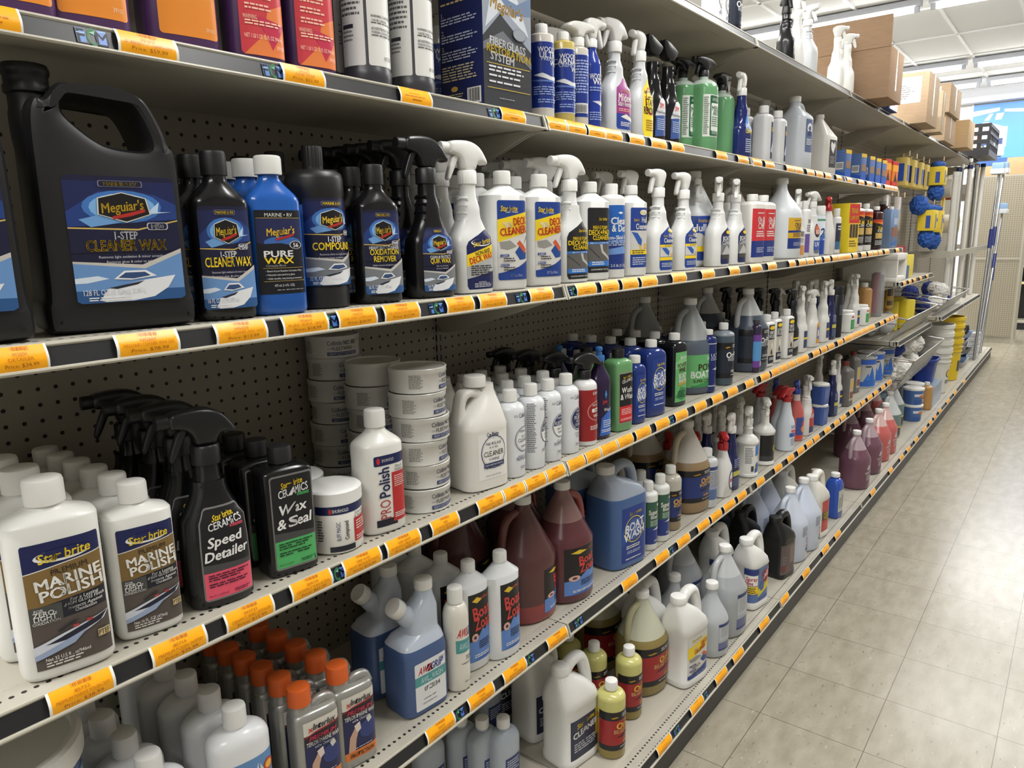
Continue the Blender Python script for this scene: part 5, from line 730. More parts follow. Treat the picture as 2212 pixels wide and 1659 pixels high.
@kind
def clear_half_gallon(): return bottle('cleaner_jug', secs(.22, .056, .056, 2.1, .017, .1, .012, 'ease', .008), (180, 184, 188), .22, cap=(.0205, .02, (226, 226, 224)), labels=[(clrL()+[('e', .8, .5, .2, .2, (90, 70, 84))], .014, .09, .026, .09)])
@kind
def pale_blue_gallon(): return jug('gallon_jug', (198, 206, 222), labels=[([('l', .0, 1, .5, 6, .06, (110, 116, 136)), ('r', .3, .5, .9, .56, (120, 124, 140)), T('ZN', .56, .34, .16, (196, 60, 70), b=.06), ('r', .3, .1, .8, .2, (52, 60, 120))], .03, .1, .03, .12)], rough=.3, mode='ease2')
@kind
def blue_liquid_bottle(): return bottle('cleaner_bottle', secs(.2, .036, .034, 4.4, .018, .045, .01, 'round', .006), (48, 84, 178), .12, cap=(.0205, .018, (226, 226, 224)), labels=[([('R', 0, 0, 1, 1, (196, 198, 190), .003), ('r', .5, .3, .8, .8, (150, 154, 150)), ('r', 0, 0, 1, .16, (90, 110, 160)), ('l', .1, .7, .34, 6, .07, (110, 114, 116))], .004, .06, .014, .125)])
def punch(name, top, liq): return jug('gallon_jug', top, .2, liq, labels=[([('p', [(.2, .7), (.3, .9), (.42, .9), (.42, .72), (.3, .66)], (190, 176, 186)), T('WINTER SAFE', .5, .56, .09, (206, 196, 204), b=.04, w=.8, rot=5), ('l', .2, .44, .7, 5, .06, (196, 184, 192))], .02, .14, .03, .11)], rough=.22, hcol=top)
@kind
def purple_gallon(): return punch('', (170, 150, 158), (112, 76, 92))
@kind
def pink_gallon(): return punch('', (206, 176, 172), (190, 98, 96))
@kind
def grey_green_gallon(): return jug('gallon_jug', (206, 212, 214), .16, (110, 132, 130), labels=[([('r', 0, 0, 1, .5, (50, 50, 48)), ('r', 0, .5, 1, .6, (220, 200, 60))], 0, .12, .02, .1)])
@kind
def blue_white_tub():
    r = bottle('wash_tub', [(0, .055, .055), (.003, .058, .058), (.105, .066, .066)], (76, 112, 176), .3, labels=[([('r', 0, .0, 1, .3, (52, 90, 160)), ('r', 0, .6, 1, .8, (214, 220, 228)), ('e', .5, .62, .3, .14, (206, 120, 60))], 0, .16, .006, .09)])
    cap_mesh(.0685, .016, (230, 230, 226), False, 0, .103).build('cap', r); return r
def bilgeL(): return [('r', -.3, 0, 1.3, 1, (158, 40, 42)), ('r', -.3, .78, 1.3, 1, (28, 28, 32)), ('r', -.3, 0, 1.3, .14, (28, 28, 32)), ('l', .36, .93, .56, 2, .05, (206, 206, 206)), ('p', [(.04, .86), (.2, .89), (.26, .86), (.1, .83)], (170, 130, 40)), T('OrPine', .56, .64, .13, (226, 190, 60), b=.06, w=.8), T('BILGE CLEANER', .56, .5, .08, (206, 176, 120), b=.03, w=.86), ('p', [(.2, .34), (.55, .42), (.75, .4), (.4, .33)], (40, 30, 34)), T('OrPine', .6, .2, .07, (226, 190, 60), b=.03, w=.4), ('l', .3, .1, .5, 1, .04, (206, 206, 206))]
@kind
def yellow_bilge_quart(): return bottle('bilge_bottle', secs(.185, .037, .037, 2., .0135, .018, .005, 'round', .005), (196, 192, 120), .2, cap=(.0165, .024, (232, 232, 230)), level=.12, liq=(150, 132, 74), labels=[(bilgeL(), .012, .1, .026, .11)])
@kind
def yellow_bilge_gallon(): return jug('gallon_jug', (192, 192, 172), .175, (142, 126, 76), labels=[(bilgeL(), .02, .16, .034, .12)], hcol=(176, 172, 140), rough=.24)
@kind
def white_half_gallon_jug_plain(): return jug('gallon_jug', (216, 212, 204), labels=[([('r', 0, 0, 1, 1, (206, 60, 66)), ('r', 0, 0, 1, .3, (40, 60, 130))], 0, .14, .03, .12)])
@kind
def grey_bag_bottle():
    r = bottle('grey_bottle', [(0, .028, .028, 4), (.003, .03, .03, 4), (.25, .03, .03, 4), (.26, .02, .02, 3)], (104, 104, 112), .35, labels=[([('l', .2, .9, .6, 10, .05, (170, 170, 180)), ('p', [(.3, .4), (.7, .7), (.6, .4)], (40, 40, 46))], 0, .05, .04, .18), ([('r', 0, 0, 1, 1, (140, 60, 74))], -.05, .04, .02, .24)])
    mb = MB(); mb.lathe([(.04, .002), (.043, .01), (.042, .25), (.036, .29), (.012, .325), (.02, .34), (.03, .352)], film('clear_bag', (235, 236, 238), .25), n=18); mb.build('plastic_bag', r, 60); return r
@kind
def gold_can(): return bottle('oil_can', secs(.2, .04, .028, 5, .014, .014, .006), (146, 112, 44), .3, cap=(.016, .016, (60, 46, 30)), labels=[([('r', 0, 0, 1, 1, (186, 150, 60)), ('r', .1, .1, .9, .3, (80, 60, 30)), ('r', .1, .5, .9, .9, (60, 46, 30))], -.02, .07, .02, .15)])
@kind
def tan_bottle_white(): return bottle('cleaner_bottle', secs(.2, .045, .045, 2.4, .018, .02, .004), (222, 222, 220), .35, cap=(.02, .024, (228, 228, 226)))
# ------------------------------------------------------------------ the room
X0, X1, Y0, Y1, ZC = -5.0, 12.0, -3.3, 3.2, 3.45
def floor_mat():
    m = M('vinyl_tile', (150, 143, 126), .25, spec=.5); nt = m.node_tree; L = nt.links; b = nt.nodes['Principled BSDF']
    tc = N(nt, 'ShaderNodeTexCoord'); sx = N(nt, 'ShaderNodeSeparateXYZ'); L.new(tc.outputs['Object'], sx.inputs[0])
    P_ = .2925; e = []
    for i, o in ((0, .687), (1, -.63)):
        f = mth(nt, 'ABSOLUTE', mth(nt, 'SUBTRACT', mth(nt, 'FRACT', mth(nt, 'ADD', mth(nt, 'DIVIDE', mth(nt, 'SUBTRACT', sx.outputs[i], o), P_), .5)), .5)); e.append(f)
    seam = mth(nt, 'LESS_THAN', mth(nt, 'MINIMUM', e[0], e[1]), .004)
    mp = N(nt, 'ShaderNodeMapping'); mp.inputs['Scale'].default_value = (1, 2.6, 1); L.new(tc.outputs['Object'], mp.inputs[0])
    def ns(s, d, vec): n = N(nt, 'ShaderNodeTexNoise'); n.inputs['Scale'].default_value = s; n.inputs['Detail'].default_value = d; L.new(vec, n.inputs['Vector']); return n.outputs[0]
    def ramp(v, p0, c0, p1, c1): r = N(nt, 'ShaderNodeValToRGB'); r.color_ramp.elements[0].position = p0; r.color_ramp.elements[1].position = p1; r.color_ramp.elements[0].color = c0; r.color_ramp.elements[1].color = c1; L.new(v, r.inputs[0]); return r.outputs[0]
    wn = N(nt, 'ShaderNodeTexWhiteNoise'); fl = N(nt, 'ShaderNodeVectorMath', operation='FLOOR'); dv = N(nt, 'ShaderNodeVectorMath', operation='MULTIPLY_ADD'); dv.inputs[1].default_value = (1/P_,)*3; dv.inputs[2].default_value = (-.687/P_, .63/P_, 0.5)
    L.new(tc.outputs['Object'], dv.inputs[0]); L.new(dv.outputs[0], fl.inputs[0]); L.new(fl.outputs[0], wn.inputs['Vector'])
    c1 = ramp(ns(9, 4, mp.outputs[0]), .25, lin((138, 131, 114))+(1,), .68, lin((160, 154, 138))+(1,))
    sp = ramp(ns(42, 2, mp.outputs[0]), .66, (0, 0, 0, 1), .72, (1, 1, 1, 1)); sp2 = ramp(ns(11, 4, mp.outputs[0]), .66, (0, 0, 0, 1), .76, (1, 1, 1, 1)); wt = ramp(ns(33, 2, mp.outputs[0]), .27, (1, 1, 1, 1), .33, (0, 0, 0, 1))
    def mix(f, a, col, k=1.): x = N(nt, 'ShaderNodeMix', data_type='RGBA'); L.new(mth(nt, 'MULTIPLY', f, k), x.inputs['Factor']); L.new(a, x.inputs['A']); x.inputs['B'].default_value = lin(col)+(1,); return x.outputs['Result']
    c = mix(sp, c1, (104, 96, 82), .7); c = mix(sp2, c, (112, 104, 90), .5); c = mix(wt, c, (176, 170, 156), .7); c = mix(wn.outputs['Value'], c, (134, 126, 110), .25); c = mix(seam, c, (84, 76, 64), .9)
    L.new(c, b.inputs['Base Color'])
    bp = N(nt, 'ShaderNodeBump'); bp.inputs['Strength'].default_value = .06; L.new(ns(5, 3, tc.outputs['Object']), bp.inputs['Height']); L.new(bp.outputs[0], b.inputs['Normal'])
    return m
def plane_box(name, x0, x1, y0, y1, z0, z1, m): mb = MB(); mb.box(x0, x1, y0, y1, z0, z1, m); return struct(mb.build(name))
plane_box('floor', X0, X1, Y0, Y1, -.05, 0, floor_mat())
wallm = M('wall_paint', (206, 206, 204), .7)
plane_box('ceiling', X0, X1, Y0, Y1, ZC, ZC+.05, M('ceiling_tile', (226, 228, 230), .8, spec=.2))
plane_box('wall_far', X1, X1+.1, Y0, Y1, 0, ZC, wallm); plane_box('wall_near', X0-.1, X0, Y0, Y1, 0, ZC, wallm)
plane_box('wall_right_stand_in', X0, X1, Y0-.1, Y0, 0, ZC, M('wall_low_bounce', (128, 124, 118), .7)); plane_box('wall_left', X0, X1, Y1, Y1+.1, 0, ZC, wallm)  # right wall: unseen stand-in for opposite shelving, moved in and greyed to cut bounce
mb = MB(); tb = M('ceiling_grid', (236, 238, 240), .5)
for i in range(14): mb.box(4.4+(i-8)*1.22-.014, 4.4+(i-8)*1.22+.014, Y0, Y1, ZC-.012, ZC, tb) if X0 < 4.4+(i-8)*1.22 < X1 else None
for i in range(17): mb.box(X0, X1, .05+(i-11)*.61-.014, .05+(i-11)*.61+.014, ZC-.012, ZC, tb) if Y0 < .05+(i-11)*.61 < Y1 else None
struct(mb.build('trim_1'))
plane_box('trim_2', 11.78, 11.998, Y0, Y1, 3.25, ZC-.001, M('soffit', (208, 210, 216), .6))
# ceiling strip lights: rows across the aisle
tube_m = M('lit_tube', (255, 255, 252), .5, emit=26.0); hous = M('lamp_housing', (196, 200, 210), .45)
first = None; nrow = 0
ROWS = ['over the near wall', 'behind the camera', 'over the nearest bay', 'over the third bay', 'over the fifth bay', 'over the eighth bay', 'over the far shelving']
for rx in (-2.75, .3, 3.35, 6.45, 9.5, 10.95):
    nrow += 1
    for k, (ya, yb) in enumerate(((.12, 2.5), (-2.3, .06))):
        r = empty('strip_light', (rx, (ya+yb)/2, ZC-.012)); L_ = yb-ya
        mb = MB(); mb.box(-.055, .055, -L_/2, L_/2, -.055, 0, hous, .006); mb.build('housing', r)
        mb = MB(); mb.lathe([(.019, -L_/2+.05), (.019, L_/2-.05)], tube_m, n=16, T=Matrix.Translation((0, 0, -.085)) @ Matrix.Rotation(-PI/2, 4, 'X')); mb.build('tube', r)
        for e in (-1, 1):
            mb = MB(); mb.box(-.02, .02, -.022, .022, -.105, -.05, hous, .004); mb.build('lamp_holder', r, loc=(0, e*(L_/2-.035), 0))
        tag(r, '%s ceiling strip light in the %s row counted from the near wall' % (['shelf-side', 'aisle', 'far-side'][k], ['first', 'second', 'third', 'fourth', 'fifth', 'sixth'][nrow-1]), 'ceiling light', 'ceiling strip lights')
        l = bpy.data.lights.new('strip_lamp', 'AREA'); l.shape = 'RECTANGLE'; l.size = .05; l.size_y = L_-.1; l.energy = LAMP_W; l.color = (1., .985, .95)
        lo = bpy.data.objects.new('strip_lamp', l); COL.objects.link(lo); lo.parent = r; lo.location = (0, 0, -.108)
# ------------------------------------------------------------------ shelving
BAY = 1.2192
Zs = [2.0721, 1.6922, 1.335, 0.9333, 0.5271, 0.11]
Ds = [0.3304, 0.3304, 0.3788, 0.3788, 0.3788, 0.51]
beige = M('shelf_paint', (176, 172, 158), .42); deckm = dots_mat('shelf_deck', (186, 181, 168), (34, 30, 28), .0129, .0254, .0031, 'xy', None, .45, grime=.12)
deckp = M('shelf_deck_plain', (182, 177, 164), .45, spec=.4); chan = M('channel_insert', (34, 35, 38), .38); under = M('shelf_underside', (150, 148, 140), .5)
peg = dots_mat('pegboard', (150, 144, 130), (10, 9, 9), .0254, .0254, .0033, 'xz', None, .6)
post_m = dots_mat('slotted_steel', (140, 137, 128), (20, 20, 26), .014, .0254, .0022, 'xz', None, .45, slot=True)
lv = ['topmost', 'upper', 'eye-level', 'middle', 'lower', 'bottom']; bn = ['nearest', 'second', 'third', 'fourth', 'fifth', 'sixth', 'seventh', 'eighth']
def shelf(level, x0, D, z, label, group, base=False, L_=BAY, brackets=True):
    r = empty('shelf', (x0, 0, z)); a, b = .0015, L_-.0015
    mb = MB(); mb.box(a, b, -D+.046, -.012, -.026, -.0008, deckp); mb.box(a, b, -D+.001, -D+.046, -.026, -.0004, deckm)
    mb.build('deck', r)
    d = bpy.data.objects.new('front_strip', None)
    mb = MB()
    mb.add([(a, -D+.001, -.0006), (b, -D+.001, -.0006), (b, -D+.001, -.02), (a, -D+.001, -.02)], [(0, 1, 2, 3)], beige)
    mb.tube([(a, -D+.0005, -.0025), (b, -D+.0005, -.0025)], .0028, beige, n=8); mb.tube([(a, -D-.0105, -.0285), (b, -D-.0105, -.0285)], .0026, beige, n=8)
    mb.box(a, b, -D-.012, -D+.03, -.031, -.027, beige)
    for e in (a, b-.006): mb.add([(e, -D-.003, 0), (e+.006, -D-.003, 0), (e+.006, -D-.014, -.031), (e, -D-.014, -.031), (e, -D+.012, 0), (e+.006, -D+.012, 0), (e+.006, -D+.004, -.031), (e, -D+.004, -.031)], [(3, 2, 1, 0), (0, 1, 5, 4), (3, 7, 6, 2), (0, 4, 7, 3), (1, 2, 6, 5)], beige, False)
    mb.build('price_channel', r)
    mb = MB(); mb.add([(a+.006, -D-.0008, -.004), (b-.006, -D-.0008, -.004), (b-.006, -D-.0072, -.0275), (a+.006, -D-.0072, -.0275)], [(3, 2, 1, 0)], chan, False); mb.build('channel_insert', r)
    if brackets:
        for e in (.004, L_-.0075):
            mb = MB(); o = [(-D+.006, -.031), (-.004, -.031), (-.004, -.125), (-.05, -.125), (-.14, -.098), (-D*.7, -.062), (-D+.04, -.038)]
            mb.prism([chaikin(o, 1)], .0035, beige if level < 3 else under, bev=.0006, T=Matrix.Translation((e, 0, 0)) @ Matrix.Rotation(PI/2, 4, 'Z')); mb.build('bracket', r)
    tag(r, label, 'shelf', group); return r
SH = {}
for lvl, bays in ((0, range(-1, 6)), (1, range(-1, 3)), (2, range(-1, 3)), (3, range(-1, 3)), (4, range(-1, 3)), (5, range(-1, 7))):
    for i in bays:
        SH[(lvl, i)] = shelf(lvl, i*BAY, Ds[lvl], Zs[lvl], 'beige steel %s shelf of the %s bay from the near end' % (lv[lvl], bn[i+1]) if lvl < 5 else 'beige steel bottom deck of the %s bay from the near end' % bn[i+1], 'steel shelves on the %s level' % lv[lvl], brackets=lvl < 5)
for i in range(-1, 7):
    mb = MB(); kd = M('kick_plate', (46, 44, 43), .45); mb.box(.001, BAY-.001, -Ds[5]-.002, -Ds[5]+.02, 0, Zs[5]-.0315, kd); mb.box(.001, BAY-.001, -Ds[5]+.02, -.012, 0, .004, kd); o = mb.build('kick_plate', loc=(i*BAY, 0, 0))
    tag(o, 'dark kick plate under the bottom deck of the %s bay' % bn[i+1], 'kick plate', 'dark kick plates along the floor')
    ox, oz = ((-.5038, 1.2459) if i == -1 else (.3531, 1.2169)); mb = MB()
    mb.box(i*BAY+.013-ox, (i+1)*BAY-.013-ox, 0, .008, .004-oz, 2.1-oz, peg); o = mb.build('pegboard_panel', loc=(ox, .0, oz))
    tag(o, 'beige pegboard back panel of the %s bay from the near end' % bn[i+1], 'pegboard', 'pegboard back panels')
for i in range(-1, 8):
    mb = MB(); mb.box(-.012, .012, -.004, .03, 0, 2.13, post_m); o = mb.build('upright_post', loc=(i*BAY, 0, 0))
    tag(o, 'slotted steel upright post, %s from the near end' % (bn+['ninth'])[i+1], 'post', 'slotted upright posts')
# ------------------------------------------------------------------ shelf-edge price tags and printed channel strips
LOGO = None
def logo(lvl, x):
    global LOGO
    i = int(math.floor(x/BAY)); r = SH[(lvl, i)]
    if LOGO is None:
        mb = MB(); F = Flat((0, 0, 0), (1, 0, 0), (0, .26, .965), (0, -.965, .26))
        art(mb, F, [('r', 0, .04, 1, .96, (24, 26, 30)), ('r', 0, .1, .3, .9, (70, 120, 196)), T('F', .15, .5, .62, (24, 26, 34), b=.04), ('r', .02, .6, .28, .66, (150, 190, 230)), T('C', .5, .5, .8, (70, 150, 104), b=.05, w=.3), ('p', [(.42, .7), (.62, .84), (.6, .6)], (110, 180, 140)), ('r', .68, .1, 1, .9, (66, 116, 196)), T('M', .84, .46, .6, (24, 30, 60), b=.03), ('r', .7, .8, .98, .85, (150, 190, 230))], 0, .034, .0025, .0205)
        LOGO = mb.build('logo_sticker', r)
        o = LOGO
    else: o = LOGO.copy(); COL.objects.link(o); o.parent = r
    D = Ds[lvl]; o.location = (x-i*BAY, -D-.0082, -.0275); return o
def tag_mesh(lines, w=.052):
    mb = MB(); Bd = Body([(0, w, .0001)])
    class Curl:
        secs = [(z,) for z in (.004, .009, .014, .019, .024)]
        def table(s, z): return 1
        def wrap(s, t, ss, z, off):
            q = z/.0275; bul = math.sin(PI*min(1, max(0, q)))*.0045; return (ss, .0065*q-bul-off, z)
    K = Curl(); pr = [('r', 0, 0, 1, 1, (240, 238, 232)), ('r', .045, .0, .955, 1, (255, 176, 18))]
    if lines:
        pr += [('r', .36+k*.026, .86, .36+k*.026+(.016 if k % 3 else .008), .99, (196, 110, 20)) for k in range(12)]
        for t, v, h in zip(lines, (.72, .52, .28), (.1, .11, .12)): pr.append(T(t, .5, v, h, (176, 96, 16) if h < .12 else (150, 76, 14), w=.8))
    else: pr += [('l', .36, .98, .28, 1, .1, (206, 120, 20)), ('l', .3, .7, .4, 1, .08, (220, 140, 20)), ('l', .14, .54, .7, 1, .1, (214, 132, 20)), ('l', .36, .34, .34, 1, .12, (176, 96, 16))]
    art(mb, K, pr, 0, w, 0, .0275, .0003); return mb
PT = {}
ORD = ['first', 'second', 'third', 'fourth', 'fifth', 'sixth', 'seventh', 'eighth', 'ninth', 'tenth', 'eleventh', 'twelfth', 'thirteenth', 'fourteenth', 'fifteenth', 'sixteenth', 'seventeenth', 'eighteenth', 'nineteenth', 'twentieth']
def ordn(i): return ORD[i] if i < 20 else ['twenty-', 'thirty-', 'forty-', 'fifty-'][(i+1)//10-2]+ORD[(i+1) % 10-1] if (i+1) % 10 else ['thirtieth', 'fortieth', 'fiftieth'][(i+1)//10-3]
def price_tag(lvl, x, w, n, lines=None, col=None):
    k = tuple(lines) if lines else None
    if k not in PT: o = PT[k] = tag_mesh(lines).build('price_tag')
    else: o = PT[k].copy(); COL.objects.link(o)
    o.location = (x, -Ds[lvl]-.0088, Zs[lvl]-.0278); o.scale = (w/.052, 1, 1)
    tag(o, 'orange price tag, %s along the %s shelf edge from the near end' % (ordn(n), lv[lvl]), 'price tag', 'price tags on the %s shelf edge' % lv[lvl])
TAGTXT = {(2, 0): ['M5001', 'DETAILER', 'Price: $34.99'], (2, 1): ['M5001', 'MEGUIARS CLEANER WAX GAL', 'Price: $78.99'], (2, 2): ['M5016', '1 STEP CLEANER WAX 16OZ', 'Price: $13.99'], (2, 3): ['M5616', 'PURE WAX 16OZ', 'Price: $18.99'], (2, 4): ['M6732', 'ONE STEP COMPOUND', 'Price: $38.99'], (2, 5): ['M4916', 'HD OXIDATION REMOVER', 'Price: $17.99'], (2, 6): ['M5916', 'QUICK WAX SPRAY 16OZ', 'Price: $14.99'], (2, 7): ['92716', 'NON SKID DECK WAX', 'Price: $17.99'], (2, 8): ['85932', 'DECK CLEANER', 'Price: $18.99'], (3, 0): ['85732', 'PREMIUM MARINE POLISH 32O', 'Price: $38.99'], (3, 1): ['85716', 'PREMIUM POLISH W/PTEF', 'Price: $25.99'], (3, 2): ['293722', 'CERAMICS SPEED DETAILER', 'Price: $15.99'], (3, 3): ['204116', 'CERAMICS WAX & SEAL', 'Price: $21.99'], (3, 4): ['YBP-0101', 'YACHT BRITE BUFF MAGIC', 'Price: $34.99'], (3, 5): ['YBP-0207', 'SHURHOLD PRO POLISH', 'Price: $22.99'], (3, 6): ['885', 'H.D PASTE FLEETWAX 12OZ', 'Price: $19.99'], (3, 7): ['920', 'FIBERGLASS BOAT CLEANER', 'Price: $21.99'], (3, 8): ['920', 'CLEANER', 'Price: $9.99'], (3, 9): ['870', 'FIBERGLASS BOAT WAX', 'Price: $19.99'], (3, 10): ['876', 'FLEET WAX', 'Price: $19.99'], (1, 1): ['39102', '3M PERFECT IT COMPOUND', 'Price: $59.99'], (1, 2): ['39102', 'ONE STEP', 'Price: $21.99'], (4, 0): ['73234', 'AWLGRIP AWLWASH CONCEN', 'Price: $26.99'], (4, 1): ['73240', 'AWLCARE SEALER', 'Price: $32.99'], (4, 2): ['805', 'BOAT ZOAP', 'Price: $14.99'], (4, 3): ['810', 'BOAT ZOAP GAL', 'Price: $29.99']}
for lvl, row in {1: [(-1.0151, 0.055), (-0.85, 0.0753), (-0.6198, 0.0761), (-0.3888, 0.0778), (-0.1157, 0.0804), (0.039, 0.0745), (0.1172, 0.0784), (0.2026, 0.0765), (0.2819, 0.082), (0.3983, 0.0808), (0.5206, 0.0919), (0.6362, 0.0827), (0.95, 0.0887), (1.1324, 0.0957), (1.2645, 0.0904), (1.3914, 0.0975), (1.623, 0.0945), (1.729, 0.106), (1.8854, 0.1087), (2.0142, 0.1091), (2.1442, 0.0945), (2.3183, 0.0868), (2.5077, 0.0946), (2.7383, 0.1139), (2.9103, 0.1121), (3.1228, 0.0998), (3.3398, 0.1265), (3.4691, 0.1074), (3.5818, 0.0921)], 2: [(-1.0531, 0.055), (-0.9154, 0.0773), (-0.7888, 0.0779), (-0.6848, 0.0805), (-0.5871, 0.0783), (-0.4919, 0.0823), (-0.347, 0.0755), (-0.2534, 0.0826), (-0.0937, 0.0845), (0.0811, 0.0844), (0.1854, 0.0831), (0.2845, 0.0835), (0.3857, 0.0895), (0.564, 0.0913), (0.7617, 0.0953), (0.9697, 0.0863), (1.1638, 0.1021), (1.3268, 0.0931), (1.5539, 0.078), (1.6794, 0.0925), (1.7854, 0.101), (1.9023, 0.0938), (2.0301, 0.0928), (2.1532, 0.0871), (2.3189, 0.2289), (2.5126, 0.0892), (2.6838, 0.1055), (2.8297, 0.107), (2.9444, 0.1014), (3.0589, 0.0949), (3.2234, 0.119), (3.5051, 0.0924)], 3: [(-1.0413, 0.0744), (-0.9209, 0.0759), (-0.8165, 0.078), (-0.7093, 0.077), (-0.608, 0.0811), (-0.5148, 0.0822), (-0.4086, 0.0755), (-0.276, 0.0815), (-0.1975, 0.0726), (-0.1221, 0.0749), (-0.0463, 0.0732), (0.0383, 0.0732), (0.1128, 0.0677), (0.1883, 0.079), (0.27, 0.0797), (0.3667, 0.0835), (0.4798, 0.0826), (0.6019, 0.0842), (0.7367, 0.0874), (0.8673, 0.0842), (0.9951, 0.0894), (1.1528, 0.0806), (1.3113, 0.0959), (1.4256, 0.097), (1.5223, 0.0857), (1.6189, 0.0961), (1.7558, 0.1656), (1.9515, 0.0999), (2.072, 0.0986), (2.1883, 0.104), (2.3459, 0.0993), (2.4962, 0.1502), (2.62, 0.0884), (2.7199, 0.1019), (2.829, 0.1065), (2.9761, 0.1773), (3.2404, 0.101), (3.393, 0.0942), (3.5117, 0.1048), (3.6388, 0.0958)], 4: [(-0.4435, 0.0792), (-0.3217, 0.0812), (-0.2089, 0.0818), (-0.0454, 0.0828), (0.3033, 0.0837), (0.497, 0.0848), (0.6426, 0.0874), (0.7908, 0.091), (0.8952, 0.0876), (1.0093, 0.1003), (1.1258, 0.0852), (1.315, 0.0849), (1.5182, 0.0892), (1.6749, 0.0847), (1.8126, 0.0907), (1.9396, 0.0964), (2.0453, 0.0868), (2.2224, 0.1019), (2.3826, 0.0883), (2.508, 0.102), (2.6705, 0.0853), (2.8046, 0.105), (2.9222, 0.089), (3.0788, 0.1167), (3.2301, 0.1058), (3.4153, 0.1067), (3.5869, 0.1332)], 5: [(0.1144, 0.0486), (0.2646, 0.0823), (0.4739, 0.0868), (0.6537, 0.0876), (0.7941, 0.0862), (1.0374, 0.0934), (1.2575, 0.0876), (1.5213, 0.092), (1.7976, 0.0988), (1.9934, 0.093), (2.6767, 0.1043), (3.1166, 0.0927), (3.4205, 0.1104), (3.6353, 0.1189), (3.8951, 0.1215), (4.2013, 0.1516), (4.4415, 0.1247), (4.6288, 0.1115), (4.8539, 0.1297), (5.2538, 0.1688), (5.6403, 0.1732), (6.2038, 0.1529)]}.items():
    for n, (x, w) in enumerate(row): price_tag(lvl, x, w, n, TAGTXT.get((lvl, n)))
for lvl, x in [(1, -0.9148), (1, -0.6709), (1, -0.1732), (2, -0.6428), (2, -0.4074), (2, -0.1594), (2, 0.0332), (3, -0.6597), (3, 0.366), (3, 0.5388), (4, -0.3916), (4, -0.1533), (4, 0.0491), (4, 0.5564), (5, 0.534), (5, 0.3431)]: logo(lvl, x)
